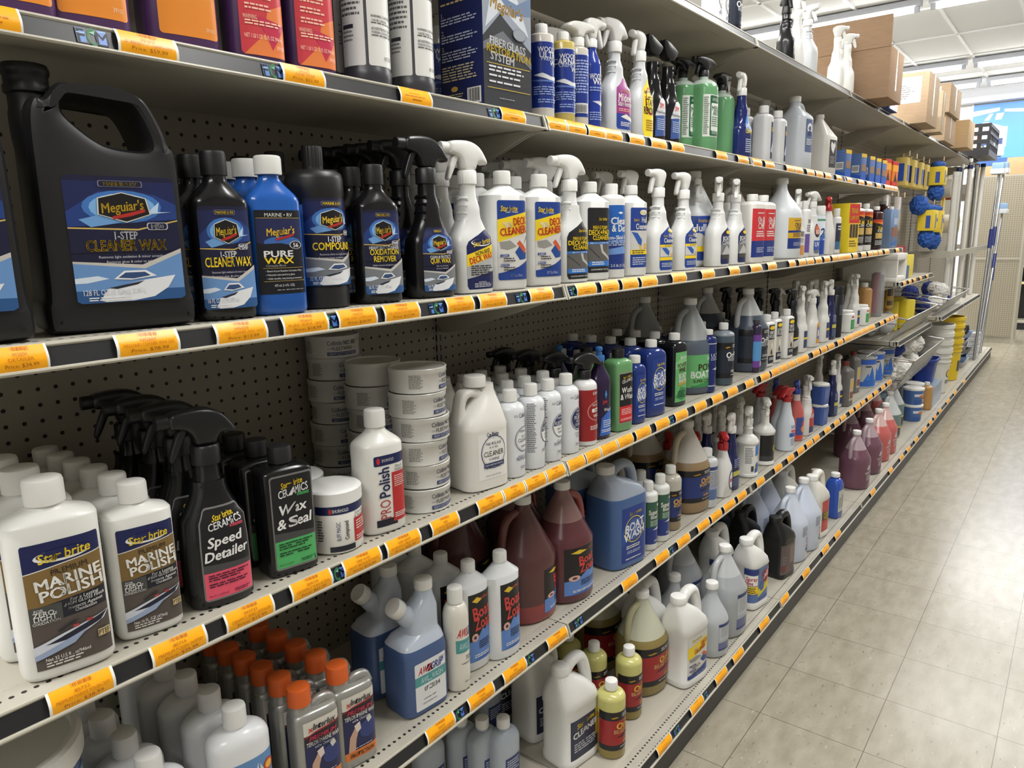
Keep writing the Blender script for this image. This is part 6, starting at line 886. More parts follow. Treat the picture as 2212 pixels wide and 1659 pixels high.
# ------------------------------------------------------------------ goods on the shelves
for k, x, y, z, rz, label, cat, group, row in [
('purple_compound_jug', -0.972, -0.255, 1.6925, -9, 'purple jug cut off by the photo edge at the near end of the upper shelf', 'jug', 'purple jugs with orange labels', None),
('purple_compound_jug', -0.885, -0.255, 1.6925, -9, 'purple jug with orange label, second along the upper shelf', 'jug', 'purple jugs with orange labels', None),
('purple_compound_jug', -0.762, -0.255, 1.6925, -9, 'purple jug with orange label beside the red-labelled purple bottles', 'jug', 'purple jugs with orange labels', None),
('purple_one_step_bottle', -0.655, -0.27, 1.6925, -9, 'purple bottle with red and orange label beside the orange-labelled jugs', 'bottle', 'purple bottles with red labels', None),
('purple_one_step_bottle', -0.559, -0.27, 1.6925, -9, 'purple bottle with red and orange label beside the white dark-based bottles', 'bottle', 'purple bottles with red labels', None),
('white_black_base_bottle', -0.439, -0.275, 1.6925, -9, 'white-labelled bottle with dark grey base next to the purple bottles', 'bottle', 'white bottles with dark bases', (1, 0.082, 'white-labelled dark-based bottle half hidden', 0)),
('white_black_base_bottle', -0.332, -0.275, 1.6925, -9, 'white-labelled bottle with dark grey base next to the slotted post', 'bottle', 'white bottles with dark bases', None),
('kit_carton', -0.102, -0.26, 1.6925, -4, 'blue and dark grey restoration kit carton on the upper shelf', 'carton', None, None),
('blue_band_bottle', -0.078, -0.11, 1.6925, -9, 'blue-banded bottle half hidden behind the restoration kit carton', 'bottle', 'blue-banded bottles', None),
('blue_band_bottle', 0.059, -0.285, 1.6925, -9, 'blue-banded translucent bottle with white cap beside the kit carton', 'bottle', 'blue-banded bottles', None),
('yellow_blue_band_bottle', 0.143, -0.285, 1.6925, -9, 'blue-banded bottle with yellowish contents showing at both ends', 'bottle', 'blue-banded bottles', None),
('blue_band_spray', 0.213, -0.28, 1.6925, -9, 'blue-banded spray bottle showing its barcode', 'spray bottle', 'blue-banded bottles', (1, 0.075, 'blue-banded spray bottle', 0)),
('blue_spray_bottle', 0.271, -0.28, 1.6925, -9, 'solid blue spray bottle with white trigger facing away from its neighbour', 'spray bottle', 'blue-banded bottles', (1, 0.07, 'solid blue spray bottle', 0)),
('mildew_spray', 0.391, -0.275, 1.6925, -9, 'white spray bottle with purple and blue mildew label', 'spray bottle', None, None),
('mildew_yellow_spray', 0.515, -0.28, 1.6925, -9, 'white spray bottle with yellow mildew label and red ring', 'spray bottle', None, None),
('black_angled_spray', 0.599, -0.275, 1.6925, -9, 'black grip spray bottle next to the yellow mildew label', 'spray bottle', 'black grip spray bottles on the upper shelf', None),
('black_angled_spray', 0.684, -0.28, 1.6925, -9, 'black grip spray bottle next to the green liquid bottles', 'spray bottle', 'black grip spray bottles on the upper shelf', None),
('green_liquid_spray', 0.943, -0.275, 1.6925, -9, 'front bottle of green liquid with black trigger', 'spray bottle', 'green liquid spray bottles', None),
('green_liquid_spray', 0.914, -0.22, 1.6925, -9, 'green liquid spray bottle standing back beside the black grip sprays', 'spray bottle', 'green liquid spray bottles', None),
('green_liquid_spray', 1.198, -0.23, 1.6925, 180, 'green liquid spray bottle beside the dark blue spray', 'spray bottle', 'green liquid spray bottles', None),
('navy_clear_spray', 1.251, -0.28, 1.6925, -9, 'dark blue spray bottle with white trigger and light blue badge', 'spray bottle', 'dark blue spray bottles on the upper shelf', (2, 0.07, 'dark blue spray bottle on the upper shelf', [0.03, -0.04])),
('white_navy_label_bottle', 1.472, -0.28, 1.6925, -9, 'white flat bottle with narrow navy label beside the dark blue spray', 'bottle', 'white flat bottles on the upper shelf', (1, 0.07, 'white flat bottle beside the dark blue spray', 0)),
('white_navy_label_bottle', 1.626, -0.28, 1.6925, -9, 'white flat bottle with narrow navy label beside the pale grey jug', 'bottle', 'white flat bottles on the upper shelf', (1, 0.07, 'white flat bottle beside the pale grey jug', 0)),
('grey_handle_jug', 1.919, -0.26, 1.6925, -9, 'pale grey jug with handle and blue label', 'jug', None, (1, 0.125, 'pale grey jug with blue label', 0)),
('beige_square_jug', 2.284, -0.26, 1.6925, -9, 'beige square jug with black label on the upper shelf', 'jug', None, None),
('blue_carton', 2.573, -0.27, 1.6925, -9, 'blue carton beside the beige square jug', 'carton', 'blue cartons on the upper shelf', None),
('blue_carton', 2.836, -0.28, 1.6925, -9, 'second blue carton along from the beige jug', 'carton', 'blue cartons on the upper shelf', None),
('blue_carton', 3.023, -0.28, 1.6925, -9, 'third blue carton along from the beige jug', 'carton', 'blue cartons on the upper shelf', None),
('blue_carton', 3.17, -0.28, 1.6925, -9, 'fourth blue carton along from the beige jug', 'carton', 'blue cartons on the upper shelf', None),
('blue_carton', 3.315, -0.28, 1.6925, -9, 'blue carton next to the red sailing packs', 'carton', 'blue cartons on the upper shelf', None),
('red_sail_pack', 3.48, -0.29, 1.6925, -9, 'orange and red sailing-boat pack beside the blue cartons', 'pack', 'orange sailing-boat packs', None),
('red_sail_pack', 3.683, -0.29, 1.6925, -9, 'orange and red sailing-boat pack at the end of the upper shelf', 'pack', 'orange sailing-boat packs', None),
('black_gallon_jug', -1.095, -0.289, 1.3353, -11, 'black jug mostly outside the photo edge at the near end', 'jug', 'big black jugs', None),
('black_gallon_jug', -0.908, -0.294, 1.3353, -11, 'big black gallon jug with handle and blue yacht label', 'jug', 'big black jugs', None),
('black_wax_bottle', -0.776, -0.334, 1.3353, -11, 'black wax bottle with blue yacht label beside the big black jug', 'bottle', 'glossy black wax bottles', (2, 0.058, 'black wax bottle beside the big jug', 0)),
('blue_wax_bottle', -0.695, -0.339, 1.3353, -11, 'bright blue wax bottle with white cap and dark label', 'bottle', 'bright blue wax bottles', (3, 0.056, 'bright blue wax bottle', 0)),
('black_cylinder_bottle', -0.593, -0.309, 1.3353, -11, 'black round compound bottle with blue yacht label', 'bottle', 'black round compound bottles', (2, 0.098, 'black round compound bottle', 0)),
('black_wax_bottle_dark', -0.493, -0.334, 1.3353, -11, 'black oxidation remover bottle with grey yacht label', 'bottle', 'glossy black wax bottles', (2, 0.056, 'black oxidation remover bottle', 0)),
('black_quick_wax_spray', -0.368, -0.334, 1.3353, -11, 'black wax spray bottle with angled trigger beside the white sprays', 'spray bottle', 'black wax spray bottles', (4, 0.066, 'black wax spray bottle', 0)),
('white_deck_wax_spray', -0.258, -0.334, 1.3353, -11, 'white spray bottle with navy, yellow and grey deck wax label', 'spray bottle', 'white deck wax sprays', (2, 0.07, 'white deck wax spray bottle', 0)),
('deck_cleaner_bottle', -0.152, -0.334, 1.3353, -17, 'white deck cleaner bottle beside the deck wax spray', 'bottle', 'white deck cleaner bottles', (3, 0.068, 'deck cleaner bottle on the deck wax side', 0)),
('deck_cleaner_bottle', -0.025, -0.334, 1.3353, -17, 'white deck cleaner bottle beside the black-labelled deck pad spray', 'bottle', 'white deck cleaner bottles', (2, 0.068, 'deck cleaner bottle on the deck pad side', 0)),
('deck_pad_spray', 0.093, -0.334, 1.3353, -11, 'white spray bottle with black foam deck pad label', 'spray bottle', 'white deck pad sprays', (3, 0.068, 'white spray bottle with black deck pad label', 0)),
('deck_pad_bottle', 0.181, -0.334, 1.3353, -17, 'white flip-cap bottle with black foam deck pad label', 'bottle', 'white deck pad bottles', (2, 0.068, 'white flip-cap deck pad bottle', 0)),
('blue_detailer_bottle', 0.281, -0.334, 1.3353, -17, 'white round bottle with bright blue detail label', 'bottle', 'blue detail bottles', (2, 0.072, 'round bottle with bright blue label', 0)),
('hull_cleaner_bottle', 0.38, -0.334, 1.3353, -17, 'white flip-cap hull cleaner bottle with blue and yellow label', 'bottle', 'hull cleaner bottles', (2, 0.068, 'white flip-cap hull cleaner bottle', 0)),
('hull_cleaner_spray', 0.532, -0.334, 1.3353, -11, 'white hull cleaner spray beside the flip-cap hull cleaner', 'spray bottle', 'hull cleaner sprays', (3, 0.068, 'hull cleaner spray on the flip-cap side', [-0.03, -0.05, -0.07])),
('hull_cleaner_spray', 0.691, -0.334, 1.3353, -11, 'white hull cleaner spray in front of the pale gallon jug', 'spray bottle', 'hull cleaner sprays', None),
('hull_cleaner_gallon', 0.976, -0.239, 1.3353, -11, 'pale translucent hull cleaner gallon jug behind the sprays', 'jug', None, None),
('white_spray_dark_label', 0.947, -0.334, 1.3353, -11, 'white spray bottle with dark label beside the hull cleaner gallon', 'spray bottle', 'white sprays with dark labels', (1, 0.07, 'white dark-label spray beside the hull gallon', 0)),
('white_spray_dark_label', 1.091, -0.334, 1.3353, -11, 'white spray bottle with dark label beside the red-labelled bottles', 'spray bottle', 'white sprays with dark labels', None),
('white_half_gallon_jug_plain', 1.386, -0.209, 1.3353, -11, 'cream gallon jug behind the dark-labelled white sprays', 'jug', None, None),
('red_label_bottle', 1.246, -0.334, 1.3353, -11, 'white bottle with red and blue label beside the dark-labelled spray', 'bottle', 'red-labelled white bottles', (1, 0.08, 'red-labelled white bottle', 0)),
('red_label_bottle', 1.353, -0.334, 1.3353, -11, 'white bottle with red and blue label beside the yellow-labelled gallon', 'bottle', 'red-labelled white bottles', None),
('yellow_label_gallon', 1.673, -0.294, 1.3353, -11, 'white gallon jug with yellow and blue label', 'jug', None, None),
('protectant_spray', 1.755, -0.334, 1.3353, -11, 'white spray bottle with orange lower label', 'spray bottle', None, None),
('purple_label_bottle', 1.836, -0.339, 1.3353, -11, 'slim white bottle with purple label', 'bottle', None, None),
('protectant_badge_spray', 1.974, -0.329, 1.3353, -11, 'white spray bottle with round orange badge', 'spray bottle', None, None),
('blue_aerosol', 2.099, -0.319, 1.3353, -11, 'white and blue aerosol can with white cap', 'can', None, None),
('white_red_trigger', 2.215, -0.329, 1.3353, -11, 'white bottle with red trigger sprayer', 'spray bottle', None, None),
('small_white_bottle', 2.362, -0.329, 1.3353, -11, 'small white bottle beside the yellow kit box', 'bottle', None, None),
('yellow_kit_box', 2.583, -0.309, 1.3353, -11, 'yellow and red teak kit box', 'box', None, None),
('white_teak_bottle', 2.754, -0.329, 1.3353, -11, 'white teak cleaner bottle beside the yellow kit box', 'bottle', 'white teak cleaner bottles', (1, 0.07, 'white teak cleaner bottle', 0)),
('white_teak_bottle', 2.931, -0.329, 1.3353, -11, 'white teak cleaner bottle beside the brown oil bottle', 'bottle', 'white teak cleaner bottles', None),
('brown_teak_bottle', 3.166, -0.329, 1.3353, -11, 'dark brown teak oil bottle with white cap', 'bottle', None, None),
('brown_teak_gallon', 3.658, -0.259, 1.3353, -11, 'large dark brown teak oil jug', 'jug', 'large brown teak oil jugs', None),
('blue_paint_tin', 3.549, -0.329, 1.3353, -11, 'grey-blue oblong tin at the end of the eye-level shelf', 'tin', None, None),
('white_polish_quart', -1.033, -0.334, 0.9336, -11, 'larger white polish bottle with gold and navy label', 'bottle', 'white oval polish bottles', (4, 0.07, 'larger white polish bottle', 0)),
('white_polish_pint', -0.931, -0.329, 0.9336, -11, 'smaller white polish bottle with gold and navy label', 'bottle', 'white oval polish bottles', (5, 0.055, 'smaller white polish bottle', 0)),
('black_detailer_spray', -0.827, -0.329, 0.9336, -11, 'black spray bottle with grey and pink label', 'spray bottle', 'black sprays with pink labels', (3, 0.076, 'black spray with pink label', 0)),
('black_wax_seal_bottle', -0.709, -0.329, 0.9336, -11, 'black square-shouldered bottle with green label', 'bottle', 'black bottles with green labels', (4, 0.062, 'black bottle with green label', 0)),
('white_compound_jar', -0.607, -0.319, 0.9336, -11, 'white jar of compound with red and navy label', 'jar', 'white compound jars', (1, 0.1, 'white compound jar', 0)),
('white_pro_polish_bottle', -0.511, -0.324, 0.9336, -11, 'white polish bottle with red panel and sideways lettering', 'bottle', None, None),
('white_half_gallon_jug', -0.231, -0.314, 0.9336, -11, 'white half-gallon jug with round emblem on a paper label', 'jug', 'white half-gallon jugs', (1, 0.12, 'white half-gallon jug', 0)),
('cleaner_round_bottle', -0.141, -0.334, 0.9336, -11, 'slim white bottle with outlined round emblem beside the half-gallon jug', 'bottle', 'slim white round bottles', (3, 0.066, 'slim white bottle with outlined emblem', 0)),
('wax_round_bottle', -0.067, -0.334, 0.9336, 14, 'slim white bottle turned to show its back print', 'bottle', 'slim white round bottles', (3, 0.066, 'slim white bottle of the back-print row', 0)),
('wax_round_bottle', -0.001, -0.334, 0.9336, -11, 'slim white bottle with half navy round emblem', 'bottle', 'slim white round bottles', (3, 0.066, 'slim white bottle with half navy emblem', 0)),
('polish_round_bottle', 0.074, -0.334, 0.9336, -11, 'slim white bottle with full navy round emblem', 'bottle', 'slim white round bottles', (3, 0.066, 'slim white bottle with full navy emblem', 0)),
('red_label_spray', 0.156, -0.334, 0.9336, -11, 'white spray bottle with dark red label and black trigger', 'spray bottle', 'dark red label sprays', (3, 0.075, 'dark red label spray bottle', [-0.02, -0.03, -0.03])),
('purple_wash_bottle', 0.224, -0.334, 0.9336, -11, 'dark purple wash bottle with blue pull top', 'bottle', 'dark purple wash bottles', (1, 0.1, 'dark purple wash bottle', [-0.03])),
('green_wash_bottle', 0.32, -0.334, 0.9336, -11, 'green wash bottle with black and red label', 'bottle', 'green wash bottles', (1, 0.085, 'green wash bottle', [-0.02])),
('blue_boat_wash_pint', 0.411, -0.334, 0.9336, -11, 'small deep blue boat wash bottle', 'bottle', 'small deep blue wash bottles', (4, 0.06, 'small deep blue wash bottle', 0)),
('blue_boat_wash_quart', 0.515, -0.329, 0.9336, -11, 'large deep blue boat wash bottle', 'bottle', 'large deep blue wash bottles', (4, 0.066, 'large deep blue wash bottle', 0)),
('dark_pine_bottle', 0.664, -0.329, 0.9336, -11, 'dark bottle with light green pine label', 'bottle', 'dark green-label bottles', (3, 0.065, 'dark bottle with light green label', 0)),
('pine_gallon', 0.882, -0.279, 0.9336, -11, 'gallon jug of grey liquid with green label', 'jug', 'gallon jugs with green labels', (1, 0.165, 'gallon jug with green label', 0)),
('navy_ultra_bottle', 0.894, -0.339, 0.9336, -11, 'navy round bottle with pale script label', 'bottle', 'navy round bottles', (3, 0.06, 'navy round bottle', 0)),
('dark_wash_quart', 1.042, -0.329, 0.9336, -11, 'quart of slate liquid with black label', 'bottle', 'quarts with black labels', (2, 0.08, 'quart with black label', 0)),
('dark_wash_gallon', 1.356, -0.294, 0.9336, -11, 'gallon jug of slate liquid with black label', 'jug', 'gallon jugs with black labels', (1, 0.16, 'gallon jug with black label', 0)),
('purple_blue_bottle', 1.315, -0.344, 0.9336, -11, 'narrow bottle with purple and blue label', 'bottle', None, None),
('vinyl_polish_bottle', 1.452, -0.334, 0.9336, -11, 'white vinyl polish bottle beside the narrow purple label', 'bottle', 'white vinyl polish bottles', (3, 0.06, 'white polish bottle of the row by the purple label', 0)),
('leather_polish_bottle', 1.557, -0.329, 0.9336, -11, 'white leather polish bottle between two vinyl polish bottles', 'bottle', 'white vinyl polish bottles', (2, 0.06, 'white leather polish bottle', 0)),
('vinyl_polish_bottle', 1.688, -0.334, 0.9336, -11, 'white vinyl polish bottle beside the black spray', 'bottle', 'white vinyl polish bottles', None),
('black_tall_spray', 1.775, -0.329, 0.9336, -11, 'black spray bottle with boat label beside the vinyl polish', 'spray bottle', 'black sprays by the vinyl polish', (4, 0.07, 'black spray by the vinyl polish', 0)),
('plain_white_spray', 1.871, -0.334, 0.9336, -11, 'slender white spray bottle beside the black boat-label spray', 'spray bottle', 'slender white sprays', None),
('orange_badge_spray', 2.055, -0.329, 0.9336, -11, 'white spray bottle with orange and blue badge', 'spray bottle', 'orange badge sprays', (2, 0.075, 'white spray with orange badge', 0)),
('plain_white_spray', 2.23, -0.329, 0.9336, -11, 'slender white spray bottle beside the orange badge spray', 'spray bottle', 'slender white sprays', (2, 0.065, 'slender white spray by the orange badge', 0)),
('navy_tall_spray', 2.346, -0.329, 0.9336, -11, 'navy spray bottle with white trigger on the middle shelf', 'spray bottle', 'navy sprays on the middle shelf', (1, 0.07, 'navy spray on the middle shelf', 0)),
('black_aerosol', 2.432, -0.334, 0.9336, -11, 'tall black aerosol can on the middle shelf', 'can', None, None),
('white_green_tub', 2.638, -0.334, 0.9336, -11, 'small white tub with green label beside the black aerosol', 'tub', 'white tubs with green labels', None),
('plain_white_spray', 2.873, -0.289, 0.9336, -11, 'slender white spray behind the small green-label tub', 'spray bottle', 'slender white sprays', None),
('plain_white_spray', 2.854, -0.319, 0.9336, -11, 'slender white spray between the two green-label tubs', 'spray bottle', 'slender white sprays', None),
('white_green_tub', 2.979, -0.329, 0.9336, -11, 'white tub with green label in front of the tan bottle', 'tub', 'white tubs with green labels', None),
('tan_bottle', 3.336, -0.259, 0.9336, -11, 'tan bottle with white cap', 'bottle', None, None),
('grey_bag_bottle', 3.479, -0.299, 0.9336, -11, 'tall grey bottle wrapped in clear plastic bag', 'bottle', None, None),
('gold_can', 3.852, -0.289, 0.9336, -11, 'oblong gold-brown can near the end of the middle shelf', 'can', None, None),
('blue_label_pail', -1.112, -0.249, 0.5274, -11, 'white-lidded pail with blue label in the bottom corner', 'pail', None, None),
('white_oval_sail_bottle', -0.955, -0.329, 0.5274, -11, 'white oval bottle with sailboat label beside the blue pail', 'bottle', 'white oval sailboat bottles', (3, 0.07, 'white oval bottle in the row beside the pail', 0)),
('white_oval_sail_bottle', -0.825, -0.329, 0.5274, -11, 'white oval bottle with sailboat label beside the silver cans', 'bottle', 'white oval sailboat bottles', (4, 0.07, 'white oval bottle in the row beside the silver cans', 0)),
('silver_wax_can', -0.689, -0.329, 0.5274, -11, 'silver wax can with orange cap beside the white oval bottles', 'can', 'silver wax cans with orange caps', (5, 0.052, 'silver can in the row beside the oval bottles', 0)),
('silver_wax_can', -0.61, -0.329, 0.5274, -11, 'silver wax can with orange cap beside the blue twin-neck bottle', 'can', 'silver wax cans with orange caps', (4, 0.058, 'silver can in the row beside the twin-neck bottle', 0)),
('blue_twin_neck_bottle', -0.424, -0.304, 0.5274, -6, 'twin-neck bottle of blue liquid with white caps', 'bottle', 'twin-neck blue bottles', (1, 0.1, 'twin-neck blue bottle', 0)),
('white_awlcare_bottle', -0.335, -0.334, 0.5274, -11, 'cream round bottle with teal label', 'bottle', None, None),
('white_zoap_bottle', -0.182, -0.329, 0.5274, -11, 'white oval soap bottle with black and blue label in front of the red gallon', 'bottle', 'white oval soap bottles', None),
('white_zoap_bottle', -0.259, -0.304, 0.5274, -11, 'white oval soap bottle behind the cream round bottle', 'bottle', 'white oval soap bottles', (3, 0.075, 'white oval soap bottle behind the cream bottle', [-0.005, -0.01, -0.02])),
('red_gallon', -0.004, -0.259, 0.5274, -11, 'gallon jug of dark red liquid behind the soap bottle', 'jug', 'gallon jugs of red soap', (1, 0.16, 'dark red gallon jug', [-0.06])),
('red_zoap_gallon', 0.137, -0.279, 0.5274, -11, 'gallon jug of red liquid with handle and black label', 'jug', 'gallon jugs of red soap', (1, 0.155, 'red gallon jug with handle', 0)),
('blue_wash_jug', 0.386, -0.294, 0.5274, -11, 'big blue wash jug with moulded handle', 'jug', 'big blue wash jugs', (1, 0.14, 'big blue wash jug', 0)),
('green_blue_suds_bottle', 0.512, -0.329, 0.5274, -11, 'white bottle with green and blue label beside the blue jug', 'bottle', 'green and blue suds bottles', (2, 0.065, 'suds bottle on the blue jug side', 0)),
('green_blue_suds_bottle', 0.59, -0.329, 0.5274, -11, 'white bottle with green and blue label beside the amber quart', 'bottle', 'green and blue suds bottles', (2, 0.065, 'suds bottle on the amber quart side', 0)),
('amber_wash_quart', 0.691, -0.314, 0.5274, -11, 'quart of amber wash with blue label', 'bottle', None, None),
('amber_wash_gallon', 0.886, -0.279, 0.5274, -11, 'gallon jug of amber wash with blue label', 'jug', 'amber wash gallon jugs', (1, 0.165, 'amber wash gallon jug', 0)),
('white_blue_band_bottle', 0.939, -0.329, 0.5274, -11, 'clear-white bottle with fading blue band', 'bottle', None, None),
('white_badge_red_trigger_spray', 1.063, -0.334, 0.5274, -11, 'white spray with blue oval badge and red trigger', 'spray bottle', 'red trigger sprays on the lower shelf', (3, 0.08, 'red trigger spray behind the badge spray', [-0.05, -0.1, -0.12])),
('navy_tall_spray', 1.149, -0.329, 0.5274, -11, 'slim navy spray bottle on the lower shelf', 'spray bottle', 'navy sprays on the lower shelf', (2, 0.07, 'slim navy spray on the lower shelf', [-0.05, -0.09])),
('white_dilution_bottle', 1.332, -0.324, 0.5274, -11, 'white ridged spray bottle with blue, red and yellow label', 'spray bottle', 'white ridged sprays', (2, 0.09, 'white ridged spray with bright label', [-0.04, -0.06])),
('white_black_label_spray', 1.516, -0.324, 0.5274, -11, 'white ridged spray bottle with black label', 'spray bottle', 'white ridged sprays with black labels', (2, 0.09, 'white ridged spray with black label', [-0.04, -0.06])),
('pale_blue_trigger_spray', 1.784, -0.299, 0.5274, -11, 'pale blue spray with red trigger beside the black label', 'spray bottle', 'pale blue red-trigger sprays', (1, 0.09, 'pale blue spray on the black label side', 0)),
('pale_blue_trigger_spray', 1.755, -0.334, 0.5274, -11, 'pale blue spray with red trigger at the shelf front', 'spray bottle', 'pale blue red-trigger sprays', None),
('pink_liquid_spray', 1.936, -0.319, 0.5274, -11, 'spray bottle of pink liquid with blue trigger', 'spray bottle', 'pink liquid sprays', (1, 0.09, 'pink liquid spray', 0)),
('white_red_band_spray', 2.052, -0.329, 0.5274, -11, 'white spray with red diagonal label', 'spray bottle', None, None),
('blue_square_tub', 2.277, -0.329, 0.5274, -11, 'lower of two stacked blue square tubs', 'tub', 'stacked blue square tubs', None),
('blue_square_tub', 2.277, -0.329, 0.6284, -11, 'upper of two stacked blue square tubs', 'tub', 'stacked blue square tubs', None),
('navy_tall_spray', 2.482, -0.329, 0.5274, -11, 'navy spray beside the stacked blue tubs', 'spray bottle', 'navy sprays on the lower shelf', None),
('plain_white_spray', 2.686, -0.299, 0.5274, -11, 'slender white spray behind the navy one on the lower shelf', 'spray bottle', None, (1, 0.08, 'slender white spray on the lower shelf', [-0.04])),
('grey_oil_jug', 2.75, -0.329, 0.5274, -11, 'grey oil jug with dark red cap', 'jug', None, None),
('grey_oil_jug', 3.118, -0.279, 0.5274, -11, 'grey oil jug half hidden behind its twin', 'jug', None, None),
('sailboat_can', 3.342, -0.279, 0.5274, -11, 'short can with blue sailboats beside the grey oil jug', 'can', 'blue sailboat cans', None),
('sailboat_can', 3.555, -0.279, 0.5274, -11, 'blue sailboat can in the middle of its row', 'can', 'blue sailboat cans', None),
('sailboat_can', 3.802, -0.289, 0.5274, -11, 'blue sailboat can at the end of its row', 'can', 'blue sailboat cans', None),
('sailboat_can', 4.123, -0.109, 0.5274, -11, 'blue sailboat can behind the grey oil jug', 'can', 'blue sailboat cans', None),
('sailboat_can', 4.353, -0.119, 0.5274, -11, 'blue sailboat can at the back of the lower shelf', 'can', 'blue sailboat cans', None),
('clear_flat_bottle', -0.112, -0.27, 0.1103, -9, 'clear flat bottle, nearest of the group in the bottom corner', 'bottle', 'clear flat bottles', None),
('clear_flat_bottle', -0.144, -0.23, 0.1103, -9, 'clear flat bottle behind the nearest one', 'bottle', 'clear flat bottles', None),
('clear_flat_bottle', -0.166, -0.18, 0.1103, -9, 'clear flat bottle third from the white jug', 'bottle', 'clear flat bottles', None),
('clear_flat_bottle', -0.253, -0.15, 0.1103, -9, 'clear flat bottle at the dim end of the bottom deck', 'bottle', 'clear flat bottles', None),
('clear_flat_bottle', 0.017, -0.11, 0.1103, -9, 'clear flat bottle furthest back under the lower shelf', 'bottle', 'clear flat bottles', None),
('white_cleaner_jug', 0.078, -0.34, 0.1103, -9, 'white handled jug with navy label at the photo bottom', 'jug', 'white handled jugs', None),
('white_cleaner_jug', 0.111, -0.21, 0.1103, -9, 'white handled jug behind the navy-labelled one', 'jug', 'white handled jugs', None),
('white_cleaner_jug', 0.099, -0.09, 0.1103, -9, 'white handled jug in the shadow at the back', 'jug', 'white handled jugs', None),
('yellow_bilge_quart', 0.149, -0.42, 0.1103, -9, 'yellow bilge quart nearest the deck edge', 'bottle', 'quarts of yellow bilge cleaner', None),
('yellow_bilge_quart', 0.315, -0.38, 0.1103, -9, 'yellow bilge quart with red label in front of the bilge gallon', 'bottle', 'quarts of yellow bilge cleaner', None),
('yellow_bilge_quart', 0.276, -0.29, 0.1103, -9, 'yellow bilge quart behind the two front ones', 'bottle', 'quarts of yellow bilge cleaner', None),
('yellow_bilge_quart', 0.281, -0.2, 0.1103, -9, 'yellow bilge quart furthest back', 'bottle', 'quarts of yellow bilge cleaner', None),
('yellow_bilge_gallon', 0.464, -0.34, 0.1103, -9, 'gallon jug of yellow bilge cleaner with red label', 'jug', 'gallons of bilge cleaner', None),
('yellow_bilge_gallon', 0.491, -0.17, 0.1103, -9, 'gallon jug of bilge cleaner standing in shade behind', 'jug', 'gallons of bilge cleaner', None),
('white_deck_jug', 0.569, -0.43, 0.1103, -9, 'white handled jug with blue and yellow deck label', 'jug', 'white deck cleaner jugs', (2, 0.125, 'white deck cleaner jug', [-0.02, -0.02])),
('clear_half_gallon', 0.757, -0.435, 0.1103, -9, 'clear half-gallon jug beside the white deck jug', 'jug', 'clear half-gallon jugs', (2, 0.12, 'clear half-gallon jug', [-0.02, -0.02])),
('clear_gallon', 0.91, -0.415, 0.1103, -9, 'clear gallon jug with blue-edged label', 'jug', 'clear gallon jugs', (2, 0.16, 'clear gallon jug', 0)),
('white_spray_nine_jug', 1.136, -0.425, 0.1103, -9, 'white handled jug with blue, red and yellow label', 'jug', 'white jugs with bright labels', (1, 0.13, 'white jug with bright label', 0)),
('black_jug', 1.436, -0.43, 0.1103, -9, 'black handled jug with brown label', 'jug', 'black handled jugs', (2, 0.13, 'black handled jug', [-0.02, 0])),
('pale_blue_gallon', 1.614, -0.41, 0.1103, -9, 'pale blue gallon jug beside the black jug', 'jug', 'pale blue gallon jugs', (2, 0.16, 'pale blue gallon on the black jug side', 0)),
('pale_blue_gallon', 1.762, -0.42, 0.1103, -9, 'pale blue gallon jug beside the red-labelled jug', 'jug', 'pale blue gallon jugs', (1, 0.16, 'pale blue gallon by the red-labelled jug', 0)),
('white_red_label_jug', 1.91, -0.43, 0.1103, -9, 'cream handled jug with red and black label', 'jug', 'cream red-label jugs', (1, 0.13, 'cream jug with red label', 0)),
('blue_liquid_bottle', 2.184, -0.445, 0.1103, -9, 'clear bottle of bright blue liquid', 'bottle', 'bright blue liquid bottles', (1, 0.09, 'bright blue liquid bottle', 0)),
('purple_gallon', 2.697, -0.415, 0.1103, -9, 'purple gallon jug nearest, at the deck edge', 'jug', 'gallons of coolant', None),
('purple_gallon', 3.247, -0.25, 0.1103, -9, 'purple gallon jug behind the bright blue bottle', 'jug', 'gallons of coolant', None),
('purple_gallon', 2.998, -0.41, 0.1103, -9, 'second purple gallon along the deck edge', 'jug', 'gallons of coolant', None),
('purple_gallon', 3.635, -0.24, 0.1103, -9, 'purple gallon standing behind the front pair', 'jug', 'gallons of coolant', None),
('pink_gallon', 3.274, -0.4, 0.1103, -9, 'pink gallon jug beside the purple ones', 'jug', 'gallons of coolant', None),
('pink_gallon', 3.46, -0.4, 0.1103, -9, 'second pink gallon along the deck edge', 'jug', 'gallons of coolant', None),
('pink_gallon', 3.977, -0.23, 0.1103, -9, 'pink gallon behind the front pink pair', 'jug', 'gallons of coolant', None),
('grey_green_gallon', 3.846, -0.35, 0.1103, -9, 'clear gallon jug beside the pink ones', 'jug', 'gallons of coolant', None),
('grey_green_gallon', 4.169, -0.31, 0.1103, -9, 'clear gallon jug near the white tubs', 'jug', 'gallons of coolant', None)]:
    place(k, x, y, z, label, cat, group, rz)
    if row:
        n, dy, short, dx = row
        for i in range(n):
            place(k, x+(dx[i] if dx else 0), y+dy*(i+1), z, short+(', %s behind its front one' % ORD[i] if n > 1 else ', standing behind its front one'), cat, group, rz)
for (d, n, w) in ((.075, 6, 'front'), (.2, 6, 'middle'), (.318, 7, 'back')):
    for i in range(n): place('wax_tin', -.383+(.004 if i % 2 else 0), -Ds[3]+d+(.003 if i % 3 else 0), Zs[3]+.0003+i*.0456, 'white wax tin, %s from the bottom of the %s stack' % (ORD[i], w), 'tin', 'stacked white wax tins', (i*37 % 11)*3-20-(30 if n == 7 else 0)+(60 if i == n-1 and w == 'middle' else 0))
